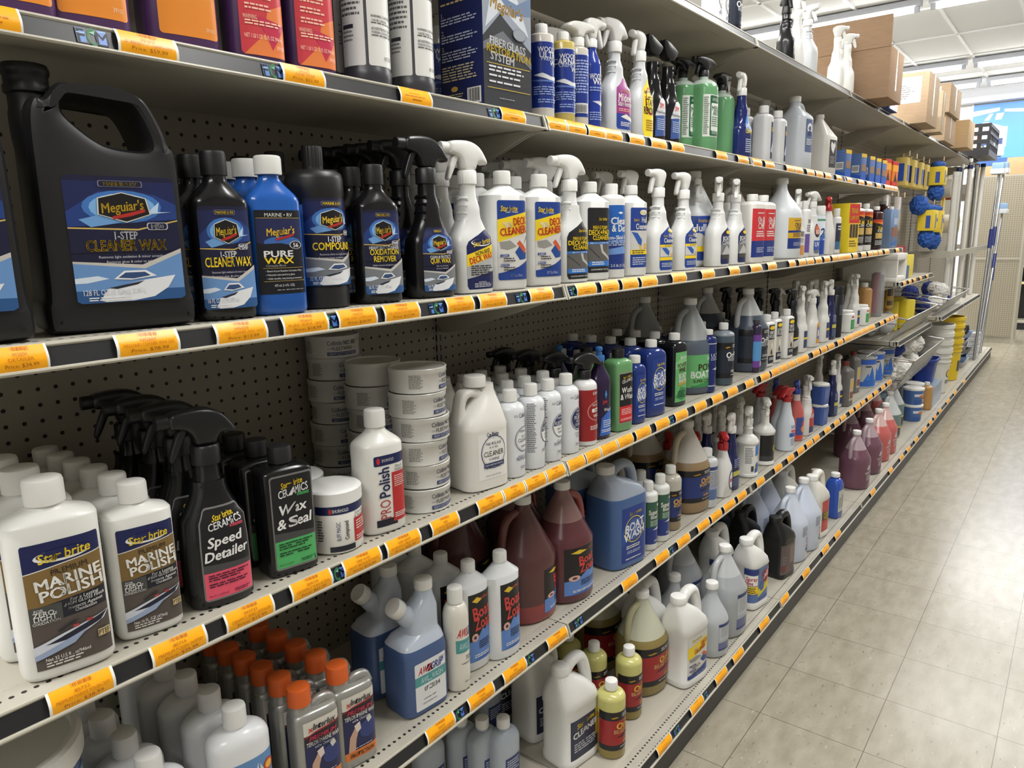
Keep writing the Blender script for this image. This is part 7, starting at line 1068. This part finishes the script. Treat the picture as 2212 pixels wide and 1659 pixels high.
# ------------------------------------------------------------------ top shelf: cartons, crate, stray bottles
Z0 = Zs[0]
def carton(x0, x1, y0, y1, z, h, rgb, label, flap=0, sticker=None, name='cardboard_box', rz=0):
    r = empty(name, ((x0+x1)/2, (y0+y1)/2, z+.0004), math.radians(rz)); m = cardboard('card_%d_%d_%d' % rgb, rgb); a, b = (x1-x0)/2, (y1-y0)/2
    mb = MB(); mb.box(-a, a, -b, b, 0, h, m, .003); mb.build('carton', r)
    mb = MB(); G = Flat((-a-.0004, 0, 0), (0, -1, 0), (0, 0, 1), (-1, 0, 0)); F = Flat((0, -b-.0004, 0), (1, 0, 0), (0, 0, 1), (0, -1, 0))
    art(mb, F, [('r', .46, .2, .54, 1, (206, 190, 160))], 0, 2*a, 0, h*.998); mb.build('packing_tape', r)
    if flap:
        mb = MB(); mb.box(-a-.004, -a, -b, b, h*.98, h+flap, m, .001); mb.build('flap', r)
    if sticker:
        s0, w, z0, hh, rows = sticker; mb = MB(); art(mb, G, [('r', 0, 0, 1, 1, (230, 230, 226)), ('r', .1, .8, .5, .9, (90, 90, 94)), ('l', .1, .7, .8, rows, .08, (130, 130, 134))], s0, w, z0, hh); mb.build('shipping_label', r)
    return tag(r, label, 'box', 'cartons on the topmost shelf')
carton(2.745, 3.05, -.43, .0, Z0, .235, (158, 130, 104), 'biggest brown cardboard box overhanging the topmost shelf', flap=.14)
carton(3.13, 3.4, -.28, -.02, Z0, .3, (186, 150, 108), 'tall orange-brown cardboard box behind the blue and white carton', name='cardboard_box')
t = carton(3.12, 3.34, -.36, -.29, Z0, .185, (66, 80, 128), 'narrow blue carton with white printed front on the topmost shelf', name='printed_carton')
mb = MB(); art(mb, Flat((0, -.0356, 0), (1, 0, 0), (0, 0, 1), (0, -1, 0)), [('r', 0, 0, 1, 1, (224, 226, 230)), ('l', .2, .85, .6, 7, .09, (90, 96, 110))], .01, .19, .003, .178); mb.build('printed_panel', t)
carton(3.86, 4.24, -.42, -.02, Z0, .295, (176, 152, 126), 'brown box with large white shipping label on the topmost shelf', sticker=(.03, .26, .12, .15, 7))
carton(4.42, 4.62, -.41, -.3, Z0, .26, (188, 168, 140), 'slim upright brown box beside the large labelled box', rz=3)
carton(5.0, 5.5, -.36, .0, Z0, .19, (176, 152, 126), 'lower of two stacked brown boxes on the topmost shelf', sticker=(.06, .2, .1, .08, 2))
carton(4.96, 5.5, -.38, .02, Z0+.191, .2, (180, 156, 128), 'upper of two stacked brown boxes on the topmost shelf', sticker=(.02, .24, .11, .07, 2))
carton(5.66, 6.0, -.43, -.2, Z0, .21, (190, 164, 128), 'small brown box in front of the black crate')
r = empty('plastic_crate', (6.9, -.25, Z0+.0004)); m = C((34, 36, 44), .4); mb = MB(); a, b, h = .36, .24, .27
mb.box(-a, a, -b, b, 0, .012, m)
for (x0, x1, y0, y1) in ((-a, -a+.02, -b, b), (a-.02, a, -b, b), (-a+.02, a-.02, -b, -b+.02), (-a+.02, a-.02, b-.02, b)):
    for z0, z1 in ((.012, .05), (.1, .13), (.18, .205), (.24, h)): mb.box(x0, x1, y0, y1, z0, z1, m)
    n = 7
    for i in range(n):
        if x1-x0 > .1: xx = x0+(x1-x0)*i/(n-1); mb.box(max(x0, xx-.016), min(x1, xx+.016), y0+.003, y1-.003, .012, h-.005, m)
        else: yy = y0+(y1-y0)*i/(n-1); mb.box(x0+.003, x1-.003, max(y0, yy-.016), min(y1, yy+.016), .012, h-.005, m)
mb.build('crate_body', r); mb = MB(); mb.box(-.05, .05, -b-.003, -b, .1, .13, C((200, 200, 204))); mb.build('crate_label', r)
tag(r, 'black slatted plastic crate at the far end of the topmost shelf', 'crate')
for k, x, y, rz, l in (('dark_wash_quart', 1.2, -.25, 0, 'quart of slate liquid alone on the topmost shelf'), ('cleaner_round_bottle', 1.02, -.26, 0, 'slim white bottle on the topmost shelf beside the slate quart'), ('cleaner_round_bottle', 1.1, -.25, 0, 'slim white bottle on the topmost shelf touching the slate quart'), ('black_quick_wax_spray', 1.76, -.25, 40, 'black wax spray bottle up on the topmost shelf'), ('plain_white_spray', 1.87, -.26, 20, 'slender white spray beside the black one on the topmost shelf'), ('mildew_spray', 2.0, -.26, 60, 'white spray with its label turned away on the topmost shelf'), ('plain_white_spray', 2.42, -.27, 90, 'slender white spray in front of the biggest cardboard box'), ('plain_white_spray', 2.6, -.27, 90, 'slender white spray closer to the edge of the biggest cardboard box'), ('plain_white_spray', 2.68, -.22, 90, 'slender white spray nearly touching the biggest cardboard box')):
    place(k, x, y, Z0+.0004, l, 'bottle' if 'spray' not in k else 'spray bottle', 'bottles on the topmost shelf', rz)
# ------------------------------------------------------------------ far bays: hooks, mops, baskets
E0, F0, G0 = 3*BAY, 4*BAY, 5*BAY
se = shelf(3, E0, .38, 1.125, 'short beige shelf carrying a white foam box between the eye-level and middle levels', None)
se2 = shelf(4, E0, .4, .76, 'beige shelf under the yellow sponge basket', None)
sf = shelf(4, F0, .46, .8, 'beige shelf under the blue and white mop basket', None); sg = shelf(4, G0, .46, .8, 'beige shelf that the boat poles stand on', None)
for n, (x, w) in enumerate(((3.8, .09), (3.98, .09), (4.14, .09), (4.36, .09), (4.62, .09))):
    o = PT[None].copy(); COL.objects.link(o); o.location = (x, -.3888, 1.0972); o.scale = (w/.052, 1, 1)
    tag(o, 'orange price tag, %s along the short foam-box shelf' % ORD[n], 'price tag', 'price tags on the short shelf')
def simple(name, fn, m, label, cat, group=None, loc=(0, 0, 0), parts=()):
    mb = MB(); fn(mb, m); o = mb.build(name, loc=loc) if not parts else None
    if parts:
        r = empty(name, loc); mb.build(parts[0], r)
        for pn, pf, pm in parts[1:]: q = MB(); pf(q, pm); q.build(pn, r)
        o = r
    return tag(o, label, cat, group)
def fluff(mb, m, c, s, seed=0, sub=4, amp=.16, fq=9.):
    bm = bmesh.new(); bmesh.ops.create_icosphere(bm, subdivisions=sub, radius=1)
    for v in bm.verts:
        n = noise.noise(Vector((v.co.x*fq*.4+seed, v.co.y*fq*.4, v.co.z*fq*.4)))*.9+noise.noise(Vector((v.co.x*fq+seed, v.co.y*fq, v.co.z*fq*.6)))*.8
        v.co *= 1+amp*n
        v.co = Vector((c[0]+v.co.x*s[0], c[1]+v.co.y*s[1], c[2]+v.co.z*s[2]))
    bm.verts.index_update(); mb.add([v.co[:] for v in bm.verts], [[q.index for q in f.verts] for f in bm.faces], m, True); bm.free()
FOAM = C((226, 224, 218), .7)
def foam(mb, m): mb.box(0, .3, -.17, .14, 0, .03, m, .004); mb.box(0, .3, -.17, .14, .13, .17, m, .004); mb.box(.255, .3, -.17, .14, .03, .13, m); mb.box(0, .255, .1, .14, .03, .13, m); mb.box(0, .03, -.17, .1, .03, .13, m)
simple('foam_box', foam, FOAM, 'open white foam box with dark inside on the short shelf', 'box', None, (E0+.03, -.19, 1.1254))
simple('yellow_carton', lambda b, m: b.box(0, .16, -.06, .06, 0, .15, m, .004), C((232, 212, 70), .45), 'yellow carton beside the white foam box', 'carton', None, (4.18, -.28, 1.1254))
simple('blue_pack', lambda b, m: b.box(0, .13, -.05, .05, 0, .085, m, .004), C((70, 98, 146), .45), 'low blue pack in front of the red packaging', 'pack', None, (4.01, -.3, 1.1254))
simple('red_pack', lambda b, m: b.box(0, .3, -.02, .02, 0, .2, m, .003), C((176, 36, 46), .4), 'red flat packaging with white picture at the back of the short shelf', 'pack', None, (4.4, -.2, 1.1254), ('carton', ('picture', lambda b, m: (b.box(-.0015, -.0003, -.018, .018, .06, .19, m), b.box(.03, .2, -.0215, -.0203, .06, .19, m)), C((222, 218, 212)))))
WIRE = M('wire', (190, 190, 188), .3, 1.)
def basket(name, x0, x1, y0, y1, z0, z1, label, panel=True, slope=.1):
    r = empty(name, (x0, y1, z0)); L_, Dp, H = x1-x0, y1-y0, z1-z0; mb = MB(); w = .0028
    zf = H*(1-slope*3.5)
    for i in range(int(L_/.045)+1):
        x = L_*i/int(L_/.045); mb.tube([(x, 0, H), (x, 0, .004), (x, -Dp*.8, .004), (x, -Dp, zf)], w, WIRE, n=5)
    for i in range(5): t = i/4; mb.tube([(0, -Dp*.8-Dp*.2*t, .004+(zf-.004)*t), (L_, -Dp*.8-Dp*.2*t, .004+(zf-.004)*t)], w, WIRE, n=5)
    for i in range(6): mb.tube([(0, -Dp*.8*i/5, .004), (L_, -Dp*.8*i/5, .004)], w, WIRE, n=5)
    for x in (0, L_): mb.tube([(x, 0, H), (x, -Dp, zf)], w*1.8, WIRE, n=6); [mb.tube([(x, 0, H*k/4), (x, -Dp*(.8+.2*min(1, H*k/4/zf)), min(H*k/4, zf))], w, WIRE, n=5) for k in (1, 2, 3)]
    mb.build('wire_frame', r)
    if panel: mb = MB(); mb.add([(0, -Dp-.004, zf), (L_, -Dp-.004, zf), (L_, -Dp*.8-.006, .006), (0, -Dp*.8-.006, .006)], [(3, 2, 1, 0)], film('clear_panel', (200, 202, 204), .3), False); mb.build('clear_front_panel', r)
    tag(r, label, 'basket', 'wire baskets in the far bays'); return r
basket('wire_basket', E0+.04, E0+1.17, -.44, -.004, .7606, .97, 'upper wire basket of yellow sponges in the far bay')
basket('wire_basket', E0+.03, F0-.03, -.5, -.004, .44, .7, 'lower wire basket heaped with white mop heads', slope=.06)
basket('wire_basket', F0+.04, G0-.04, -.5, -.004, .8006, 1.0, 'wire basket of blue and white mops beside the boat poles')
for i, (x, y, z, rz) in enumerate(((4.22, -.24, .766, .2), (4.36, -.3, .766, -.3), (4.55, -.22, .766, .4))):
    o = simple('sponge', lambda b, m: b.box(-.06, .06, -.05, .05, 0, .2, m, .012), C((226, 206, 60), .7), 'yellow block sponge, %s in the upper wire basket' % ORD[i], 'sponge', 'yellow block sponges', (x, y, z)); o.rotation_euler = (.0, 0, rz)
for i, (x, y) in enumerate(((3.82, -.2), (3.98, -.27), (4.08, -.15))):
    simple('plastic_pack', lambda b, m: fluff(b, m, (0, 0, .075), (.075, .06, .072), i*3, 3, .12, 3.), film('milky_bag', (214, 216, 220), .75), 'crumpled clear plastic pack, %s in the upper wire basket' % ORD[i], 'pack', 'clear packs in the sponge basket', (x, y, .768))
for i, (x, y, z, s, c) in enumerate(((3.84, -.3, .53, .085, 0), (4.02, -.36, .53, .085, 0), (4.2, -.3, .535, .085, 0), (4.4, -.34, .53, .085, 0), (4.6, -.3, .53, .085, 0), (3.9, -.28, .655, .075, 0), (4.1, -.3, .66, .075, 1), (4.32, -.33, .65, .08, 0), (4.55, -.34, .64, .085, 0), (3.85, -.14, .53, .08, 0), (4.25, -.14, .53, .08, 0), (4.6, -.13, .53, .08, 0))):
    simple('cotton_mop', lambda b, m: fluff(b, m, (0, 0, 0), (s, s*.9, s*.8), i*5.3), C((40, 62, 140), .8) if c else C((220, 218, 212), .85), ('blue-wrapped mop head lying on the white ones' if c else 'white cotton mop head, %s in the heaped basket' % ORD[i]), 'mop head', 'white mop heads in the lower basket', (x, y, z))
for i, (x, y, z, s, c) in enumerate(((5.05, -.3, .87, .06, 1), (5.22, -.36, .87, .06, 0), (5.4, -.3, .87, .065, 1), (5.6, -.36, .87, .06, 1), (5.8, -.3, .87, .06, 0), (5.15, -.2, .95, .06, 1), (5.35, -.38, .96, .06, 0), (5.5, -.32, .97, .055, 0), (5.7, -.25, .95, .06, 1), (5.95, -.3, .87, .06, 1))):
    simple('cotton_mop', lambda b, m: fluff(b, m, (0, 0, 0), (s, s, s), i*7.1), C((36, 52, 120), .85) if c else C((214, 212, 206), .85), '%s mop head, %s in the basket beside the boat poles' % (('dark blue' if c else 'pale'), ORD[i]), 'mop head', 'blue and white mop heads', (x, y, z))
# hanging goods on peg hooks
def hook(x, z, L_, label, tagc=(226, 190, 140)):
    r = empty('peg_hook', (x, 0, z)); mb = MB(); mb.tube([(0, .004, -.02), (0, -.004, 0), (0, -L_, .004), (0, -L_-.012, .014)], .0026, WIRE, n=6); mb.build('hook_arm', r)
    mb = MB(); mb.box(-.012, .012, -L_-.017, -L_-.014, -.012, .02, C(tagc, .5)); mb.build('hook_tag', r); tag(r, label, 'hook', 'peg hooks with small price flags')
HK = [(3.76, 1.66, .27), (3.95, 1.66, .27), (4.15, 1.66, .27), (4.2, 1.925, .27), (4.46, 1.925, .27), (4.72, 1.925, .27), (4.95, 1.925, .27), (4.9, 1.69, .27), (5.25, 1.96, .32), (5.3, 1.635, .32), (5.0, 1.635, .32), (5.95, 1.86, .27), (5.9, 1.79, .36), (6.45, 1.79, .36), (7.0, 1.79, .36), (6.1, 1.5, .36), (6.5, 1.5, .36)]
for i, (x, z, L_) in enumerate(HK): hook(x, z, L_, 'steel peg hook, %s counted along the far bays' % ORD[i])
def sponge_mop(b, m): b.box(-.05, .05, -.035, .035, -.2, -.02, m, .008); b.tube([(0, 0, -.02), (0, 0, .004)], .006, m, n=8)
for i, x in enumerate((4.2, 4.46, 4.72, 4.95)):
    simple('sponge_mop_refill', sponge_mop, C((214, 190, 104), .7), 'hanging yellow sponge refill with dark clip, %s of its row' % ORD[i], 'mop refill', 'hanging yellow sponge refills', (x, -.25, 1.925), ('sponge', ('backing', lambda b, mm: (b.box(-.054, -.0505, -.02, .02, -.17, -.06, mm), b.box(-.03, .03, -.0375, -.0355, -.17, -.07, mm)), C((40, 44, 70)) if i % 2 else C((44, 80, 170)))))
def blue_mop(h): return lambda b, m: (fluff(b, m, (0, 0, -h*.82), (.075, .055, h*.22), 3., 4, .2), fluff(b, m, (.01, 0, -.045), (.075, .05, .03), 8., 3, .12))
for i, (x, z, h) in enumerate(((5.25, 1.965, .3), (5.3, 1.64, .34), (5.0, 1.64, .32))):
    simple('strip_mop', blue_mop(h), C((44, 92, 176), .8), 'blue chenille mop with yellow card, %s' % ['upper one', 'lower front one', 'lower one behind its neighbour'][i], 'mop', 'blue chenille mops', (x, -.3, z), ('mop_fibre', ('card_sleeve', lambda b, mm: b.box(-.078, .078, -.056, .056, -h*.66, -.06, mm, .01), C((232, 204, 56), .5)), ('card_print', lambda b, mm: (b.box(-.0795, -.0782, -.03, .0, -h*.6, -.1, mm), b.box(-.04, -.01, -.0575, -.0562, -h*.6, -.09, mm), b.box(.02, .06, -.0575, -.0562, -h*.45, -.12, mm)), C((60, 84, 170)))))
simple('mop_ball', lambda b, m: fluff(b, m, (0, 0, -.075), (.07, .06, .07), 2., 4, .18), C((44, 92, 176), .8), 'round blue fluffy mop hanging beside the yellow refills', 'mop', None, (4.9, -.25, 1.69))
simple('chamois_cloth', lambda b, m: b.prism([chaikin([(-.06, -.55), (.07, -.52), (.05, -.1), (.02, -.02), (-.02, -.02), (-.05, -.2)], 2)], .03, m, .008), C((222, 196, 110), .8), 'long yellow cloth hanging beside the blue mops', 'cloth', None, (5.95, -.25, 1.862))
for i, (x, z, c) in enumerate(((5.9, 1.79, (206, 200, 188)), (6.45, 1.79, (180, 44, 46)), (7.0, 1.79, (200, 194, 180)), (6.1, 1.5, (210, 206, 196)), (6.5, 1.5, (226, 206, 60)))):
    simple('tape_roll', lambda b, m: b.lathe([(.02, -.06), (.075, -.06), (.078, -.05), (.078, .05), (.075, .06), (.02, .06), (.02, -.06)], m, n=28, T=Matrix.Translation((0, 0, -.0155)) @ Matrix.Rotation(PI/2, 4, 'X')), C(c, .5), '%s roll hanging on its peg hook' % ['first beige upper', 'red upper', 'second beige upper', 'off-white lower', 'yellow lower'][i], 'roll', 'rolls hanging on peg hooks', (x, -.26, z))
for i, (x, z, y) in enumerate(((3.76, 1.655, -.25), (3.95, 1.655, -.22), (4.15, 1.655, -.25))):
    simple('blister_pack', lambda b, m: b.box(-.06, .06, -.012, .012, -.22, -.002, m, .006), film('pack_film', (222, 214, 206), .7), 'clear hanging packet with red print, %s of three' % ORD[i], 'packet', 'clear hanging packets', (x, y, z), ('packet', ('contents', lambda b, mm: (b.box(-.03, .03, -.009, .009, -.2, -.1, mm), b.tube([(-.04, 0, -.1), (.04, 0, -.06)], .008, mm)), C((176, 52, 56) if i % 2 else (226, 220, 208)))))
# boat poles in their rack
o = simple('pole_rack_bar', lambda b, m: (b.box(5.3, 8.3, -.43, -.42, 1.22, 1.27, m), b.box(5.3, 5.33, -.42, .0, 1.22, 1.27, m), b.box(8.27, 8.3, -.42, .0, 1.22, 1.27, m)), beige, 'beige metal rack bar holding the boat poles upright', 'rack')
PL = [(5.55, 1.85, 0, 'w'), (5.85, 1.9, .02, 'w'), (6.2, 1.95, 0, 's'), (6.35, 1.95, .0, 'w'), (6.5, 2.02, .03, 's'), (6.65, 1.9, 0, 'b'), (6.8, 1.98, .0, 's'), (6.95, 2.0, .05, 'w'), (7.1, 1.95, 0, 's'), (7.2, 2.02, .06, 'w')]
for i, (x, zt, ln, c) in enumerate(PL):
    m = {'w': C((222, 220, 214), .4), 's': M('alu', (176, 178, 180), .3, .9), 'b': C((150, 118, 70), .5)}[c]
    simple('boat_pole', lambda b, mm: b.tube([(0, 0, 0), (ln, 0, zt-.8)], .02 if c == 'w' else .013, mm, n=12), m, '%s boat pole in the rack, %s in line' % ({'w': 'white', 's': 'bare aluminium', 'b': 'wooden'}[c], ORD[i]), 'pole', 'poles standing in the rack', (x, -.385+.02*(i % 3), .8008), ('shaft', ('end_cap', lambda b, mm: b.tube([(ln, 0, zt-.8-.002), (ln+.001, 0, zt-.77)], .022 if c == 'w' else .015, mm, n=12), C((40, 46, 90) if i % 2 else (226, 226, 224)))))
for i, (x, lx, zt) in enumerate(((7.45, .35, 2.0), (7.62, .6, 2.03), (7.8, .75, 1.62), (8.0, .4, 1.4))):
    d = zt-.115
    simple('deck_brush', lambda b, m: b.tube([(0, 0, 0), (lx, -.02, d)], .013, m, n=12), M('alu', (176, 178, 180), .3, .9), 'long-handled deck brush with %s' % ['pale blue bristles, leaning nearest', 'pale blue bristles, tallest', 'pale blue bristles in clear cover', 'short blue grip'][i], 'brush', 'long-handled deck brushes', (x, -.455, .1106), ('handle', ('grip', lambda b, mm: b.tube([(lx*.6, -.012, d*.6), (lx*.7, -.014, d*.7)], .018, mm, n=12), C((36, 50, 120)))) if i == 3 else ('handle', ('brush_block', lambda b, mm: b.box(lx-.11, lx+.11, -.07, .05, d-.02, d+.03, mm, .008), C((222, 226, 230), .4)), ('bristles', lambda b, mm: [b.box(lx-.1+k*.05, lx-.058+k*.05, -.06, .04, d+.03, d+.09, mm, .008) for k in range(4)], C((150, 184, 224), .6)), ('grip', lambda b, mm: b.tube([(lx*.6, -.012, d*.6), (lx*.7, -.014, d*.7)], .018, mm, n=12), C((36, 50, 120)))))
# buckets, tubs and trays on the bottom deck
Z5 = Zs[5]+.0004
def pail(x, y, z, c, label, group):
    r = empty('bucket', (x, y, z)); m = C(c, .4); mb = MB()
    mb.lathe([(0, .004), (.124, 0), (.13, .004), (.14, .25), (.1405, .255), (.146, .256), (.146, .263), (.141, .266), (.142, .292), (.15, .293), (.15, .3), (.143, .302), (.144, .332), (.152, .333), (.152, .36), (.149, .363), (.143, .363), (.141, .34), (.127, .012), (0, .01)], m, n=44); mb.build('bucket_body', r)
    mb = MB(); mb.tube([(math.sin(t)*.156, -math.cos(t)*.156, .295-.06*math.cos(t)) for t in [(-1.5+3.*k/14) for k in range(15)]], .002, WIRE, n=5); mb.build('bail_handle', r)
    return tag(r, label, 'bucket', group)
for c, x, nm in (((226, 226, 220), 5.56, 'white'), ((228, 196, 40), 6.22, 'yellow')):
    for k in range(4):
        o = pail(x, -.33, Z5+k*.068, c, '%s bucket, %s from the bottom of the nested %s stack' % (nm, ORD[k], nm), 'nested %s buckets' % nm)
        if k == 0: mb = MB(); B_ = Body([(0, .1302, .1302), (.25, .1402, .1402)]); art(mb, B_, [('e', .5, .7, .3, .2, (60, 60, 60)), ('e', .54, .7, .25, .16, (226, 190, 60)), ('r', .2, .2, .8, .38, (70, 70, 90)), T('BUCKET', .5, .29, .1, PAPER, w=.5)] if nm == 'white' else [('r', .2, .2, .8, .8, (60, 60, 60))], -.02, .13, .05, .16); mb.build('label', o)
simple('storage_bin', lambda b, m: (b.box(-.19, .19, -.1, .1, 0, .006, m), b.box(-.2, .2, -.11, -.104, 0, .15, m), b.box(-.2, .2, .104, .11, 0, .15, m), b.box(-.2, -.194, -.104, .104, 0, .15, m), b.box(.194, .2, -.104, .104, 0, .15, m), b.box(-.2, .2, -.11, .11, .1502, .156, m)), film('pale_bin', (176, 196, 222), .6), 'clear pale blue storage bin under the blue pail', 'bin', None, (5.08, -.35, Z5))
simple('blue_pail', lambda b, m: b.rings([[(x*s, y*s, z) for x, y in [(math.copysign(abs(math.cos(t))**.5, math.cos(t))*.12, math.copysign(abs(math.sin(t))**.5, math.sin(t))*.09) for t in [2*PI*k/32 for k in range(32)]]] for s, z in ((.7, 0), (.74, .004), (.96, .17), (1.1, .172), (1.1, .19), (1.0, .192), (.94, .18), (.7, .012))], m), C((36, 62, 146), .4), 'blue rectangular pail with wide rim standing on the bin', 'pail', None, (5.1, -.35, Z5+.157))
for i, (x, y, k) in enumerate(((4.4, -.4, 0), (4.4, -.4, 1), (4.58, -.37, 0), (4.58, -.37, 1), (4.36, -.24, 0), (4.36, -.24, 1), (4.36, -.24, 2))):
    place('blue_white_tub', x, y, Z5+k*.1195, 'blue tub with white lid, %s of the %s stack' % (['bottom', 'second', 'third'][k], ['deck-edge', 'deck-edge', 'pail-side', 'pail-side', 'rear', 'rear', 'rear'][i]), 'tub', 'stacked blue tubs with white lids')
place('tan_bottle', 4.82, -.42, Z5, 'brown bottle beside the blue and white tubs', 'bottle')
place('blue_label_pail', 4.1, -.2, Z5, 'white-lidded blue pail behind the pink jugs', 'pail')
GR = C((186, 190, 194), .4)
def tray(b, m): b.rings([[(x*s, y*s, z) for x, y in ((-.18, -.13), (.18, -.13), (.18, .13), (-.18, .13))] for s, z in ((.86, 0), (.98, .048), (1.04, .05), (1.04, .054), (.96, .052), (.84, .006))], m, smooth=False)
for k in range(7):
    o = simple('paint_tray', tray, C([(186, 190, 194), (120, 150, 196), (60, 62, 70), (176, 180, 186)][k % 4], .4), 'nested paint tray, %s from the bottom of the grey stack' % ORD[k], 'tray', 'stacked paint trays', (7.05, -.3, Z5+k*.0545)); o.rotation_euler.z = .12*math.sin(k*2.3)
for k in range(6):
    o = simple('round_cover', lambda b, m: b.lathe([(0, 0), (.15, 0), (.155, .004), (.158, .04), (.152, .045), (.14, .03), (0, .03)], m, n=32), C((206, 208, 210), .4), 'pale round cover, %s from the bottom of its pile' % ORD[k], 'cover', 'pile of pale round covers', (7.62+.01*(k % 2), -.32, Z5+k*.0455))
for k in range(2): simple('paper_pack', lambda b, m: b.box(-.12, .12, -.1, .1, 0, .05, m, .006), C((220, 218, 212), .6), 'flat white pack, %s of two along the deck end' % ORD[k], 'pack', 'flat white packs', (8.15+k*.29, -.3, Z5))
# ------------------------------------------------------------------ end of the run: pegboard end panel, boxes, far shelving
EX = 8*BAY+.015
r = empty('end_panel', (EX, -.31, 0)); mb = MB(); mb.box(0, .02, -.3, .3, .09, 1.05, dots_mat('pegboard_end', (160, 152, 134), (70, 64, 54), .0254, .0254, .004, 'yz', None, .6)); mb.build('pegboard', r); mb = MB(); mb.box(0, .02, -.3, .3, 1.075, 2.06, MATS['pegboard_end']); mb.build('pegboard', r)
mb = MB(); mb.box(-.004, .03, -.3, .3, 1.05, 1.075, beige); mb.build('cross_rail', r)
for y in (-.32, .3): mb = MB(); mb.box(-.004, .034, y, y+.02, 0, 2.06, beige); mb.build('post', r)
mb = MB(); mb.box(0, .5, -.32, .32, 2.06, 2.08, beige); mb.build('top_shelf', r); mb = MB(); mb.box(.47, .5, -.32, .32, 0, 2.06, beige); mb.build('rear_panel', r)
tag(r, 'tall pegboard end unit closing the far end of the shelving', 'shelving end unit')
for x, y0, y1, h, l in ((EX+.1, -.6, -.36, .21, 'brown box on the end unit beyond the deck brushes'), (EX+.1, -.3, -.04, .12, 'low brown box on the end unit')):
    carton(x, x+.3, y0, y1, 2.08, h, (186, 156, 120), l)
FX = 11.4; r = empty('shelving_unit', (FX, -1.05, 0)); dk = C((52, 53, 52), .6); mb = MB(); mb.box(.36, .38, -.75, .75, .12, 1.85, dk); mb.build('back_panel', r)
mb = MB(); mb.box(0, .38, -.75, .75, 0, .11, C((28, 28, 34), .5)); mb.build('kick_plate', r)
FS = (.13, .68, .92, 1.15, 1.5, 1.72)
for z in FS: mb = MB(); mb.box(-.01, .36, -.75, .75, z-.03, z, beige); mb.build('shelf_board', r)
for y in (-.75, .73): mb = MB(); mb.box(0, .36, y, y+.02, .11, 1.85, dk); mb.build('side_frame', r)
tag(r, 'dark-backed shelving across the end of the aisle', 'shelving unit')
n = 0
for z in (.68, 1.15, 1.5, 1.72):
    for k in range(4): o = PT[None].copy(); COL.objects.link(o); o.location = (FX-.0145, -.36-k*.17-(z*.37 % .06), z-.029); o.rotation_euler.z = -PI/2; o.scale = (1.7, 1, 1); n += 1; tag(o, 'orange price tag, %s on the far dark-backed shelving' % ordn(n-1), 'price tag', 'price tags on the far shelving')
for i, (y, z, k, l) in enumerate(((-.42, .6804, 'sail', ''), (-.36, .1304, 'w', 'white bottle on the lowest board of the far shelving'), (-.46, .1304, 'w', 'second white bottle on the lowest board of the far shelving'), (-.4, 1.5004, 'w', 'white bottle high on the far shelving'), (-.52, 1.5004, 'w', 'second white bottle high on the far shelving'), (-.47, 1.1504, 'c', 'brown and white carton on the far shelving'))):
    if k == 'w': place('tan_bottle_white', FX+.12, y, z, l, 'bottle', 'white bottles on the far shelving')
    elif k == 'c': carton(FX+.04, FX+.24, y-.14, y+.06, z, .08, (200, 186, 160), l)
    else: simple('paint_can', lambda b, m: b.lathe([(0, 0), (.083, 0), (.085, .004), (.083, .008), (.083, .18), (.087, .184), (.087, .19), (.08, .19), (.078, .184), (0, .184)], m, n=36), C((34, 40, 84), .35), 'navy paint can with orange mark on the far shelving', 'can', None, (FX+.11, y, z), ('can_body', ('label', lambda b, mm: b.rings([[(-.0838*math.cos(t), .0838*math.sin(t), zz) for t in (-.1, .2, .5, .8)] for zz in (.05, .13)], mm, cap0=False, cap1=False), C((226, 120, 70))), ('brand_panel', lambda b, mm: b.rings([[(-.0842*math.cos(t), .0842*math.sin(t), zz) for t in (-.9, -.6, -.3)] for zz in (.09, .13)], mm, cap0=False, cap1=False), C((214, 216, 220)))))
r = empty('sign_board', (FX-.02, -.85, 1.84)); mb = MB(); mb.box(0, .02, -.5, .5, 0, .42, C((232, 232, 230), .5), .003); mb.build('board', r)
mb = MB(); art(mb, Flat((-.0006, 0, 0), (0, -1, 0), (0, 0, 1), (-1, 0, 0)), [T('BO', .07, .3, .22, (30, 30, 34), b=.0), T('A', .13, .62, .1, (30, 30, 34))], 0, .98, 0, .42); mb.build('sign_face', r)
tag(r, 'white sign board with black letters above the far shelving', 'sign')
# poster on the far wall
r = empty('wall_poster', (11.985, -.45, 2.35)); mb = MB(); mb.box(-.01, .012, -.75, .75, 0, .88, C((74, 134, 204), .4)); mb.build('poster_sheet', r)
mb = MB(); W_ = (236, 238, 240); G = Flat((-.0112, 0, 0), (0, -1, 0), (0, 0, 1), (-1, 0, 0))
art(mb, G, [('r', 0, 0, 1, .12, (40, 80, 140)), ('p', [(0, .3), (.3, .3), (.3, .6), (.12, .72), (0, .66)], W_), ('p', [(.0, .82), (.22, .88), (.22, .93), (0, .9)], W_), ('p', [(.26, .9), (.6, .86), (.6, .8), (.26, .86)], W_), ('p', [(.1, .74), (.14, .74), (.17, .84), (.14, .84)], W_), ('p', [(.19, .74), (.24, .74), (.26, .84), (.2, .84)], W_), ('r', .08, .13, .27, .44, (30, 52, 100)), ('p', [(.07, .36), (.14, .28), (.07, .2)], (236, 190, 90)), ('r', .12, .26, .19, .34, (200, 214, 236)), ('r', .2, .16, .29, .34, W_), ('p', [(.1, .46), (.24, .56), (.3, .46), (.3, .62), (.14, .62)], (220, 224, 232)), ('r', .05, .44, .09, .54, (206, 110, 90))], 0, 1.5, 0, .88); mb.build('poster_print', r)
for y in (-.77, .75): mb = MB(); mb.box(-.014, .014, y, y+.02, -.02, .9, C((226, 228, 230))); mb.build('frame_edge', r)
tag(r, 'large blue poster with white shapes on the far wall', 'poster')
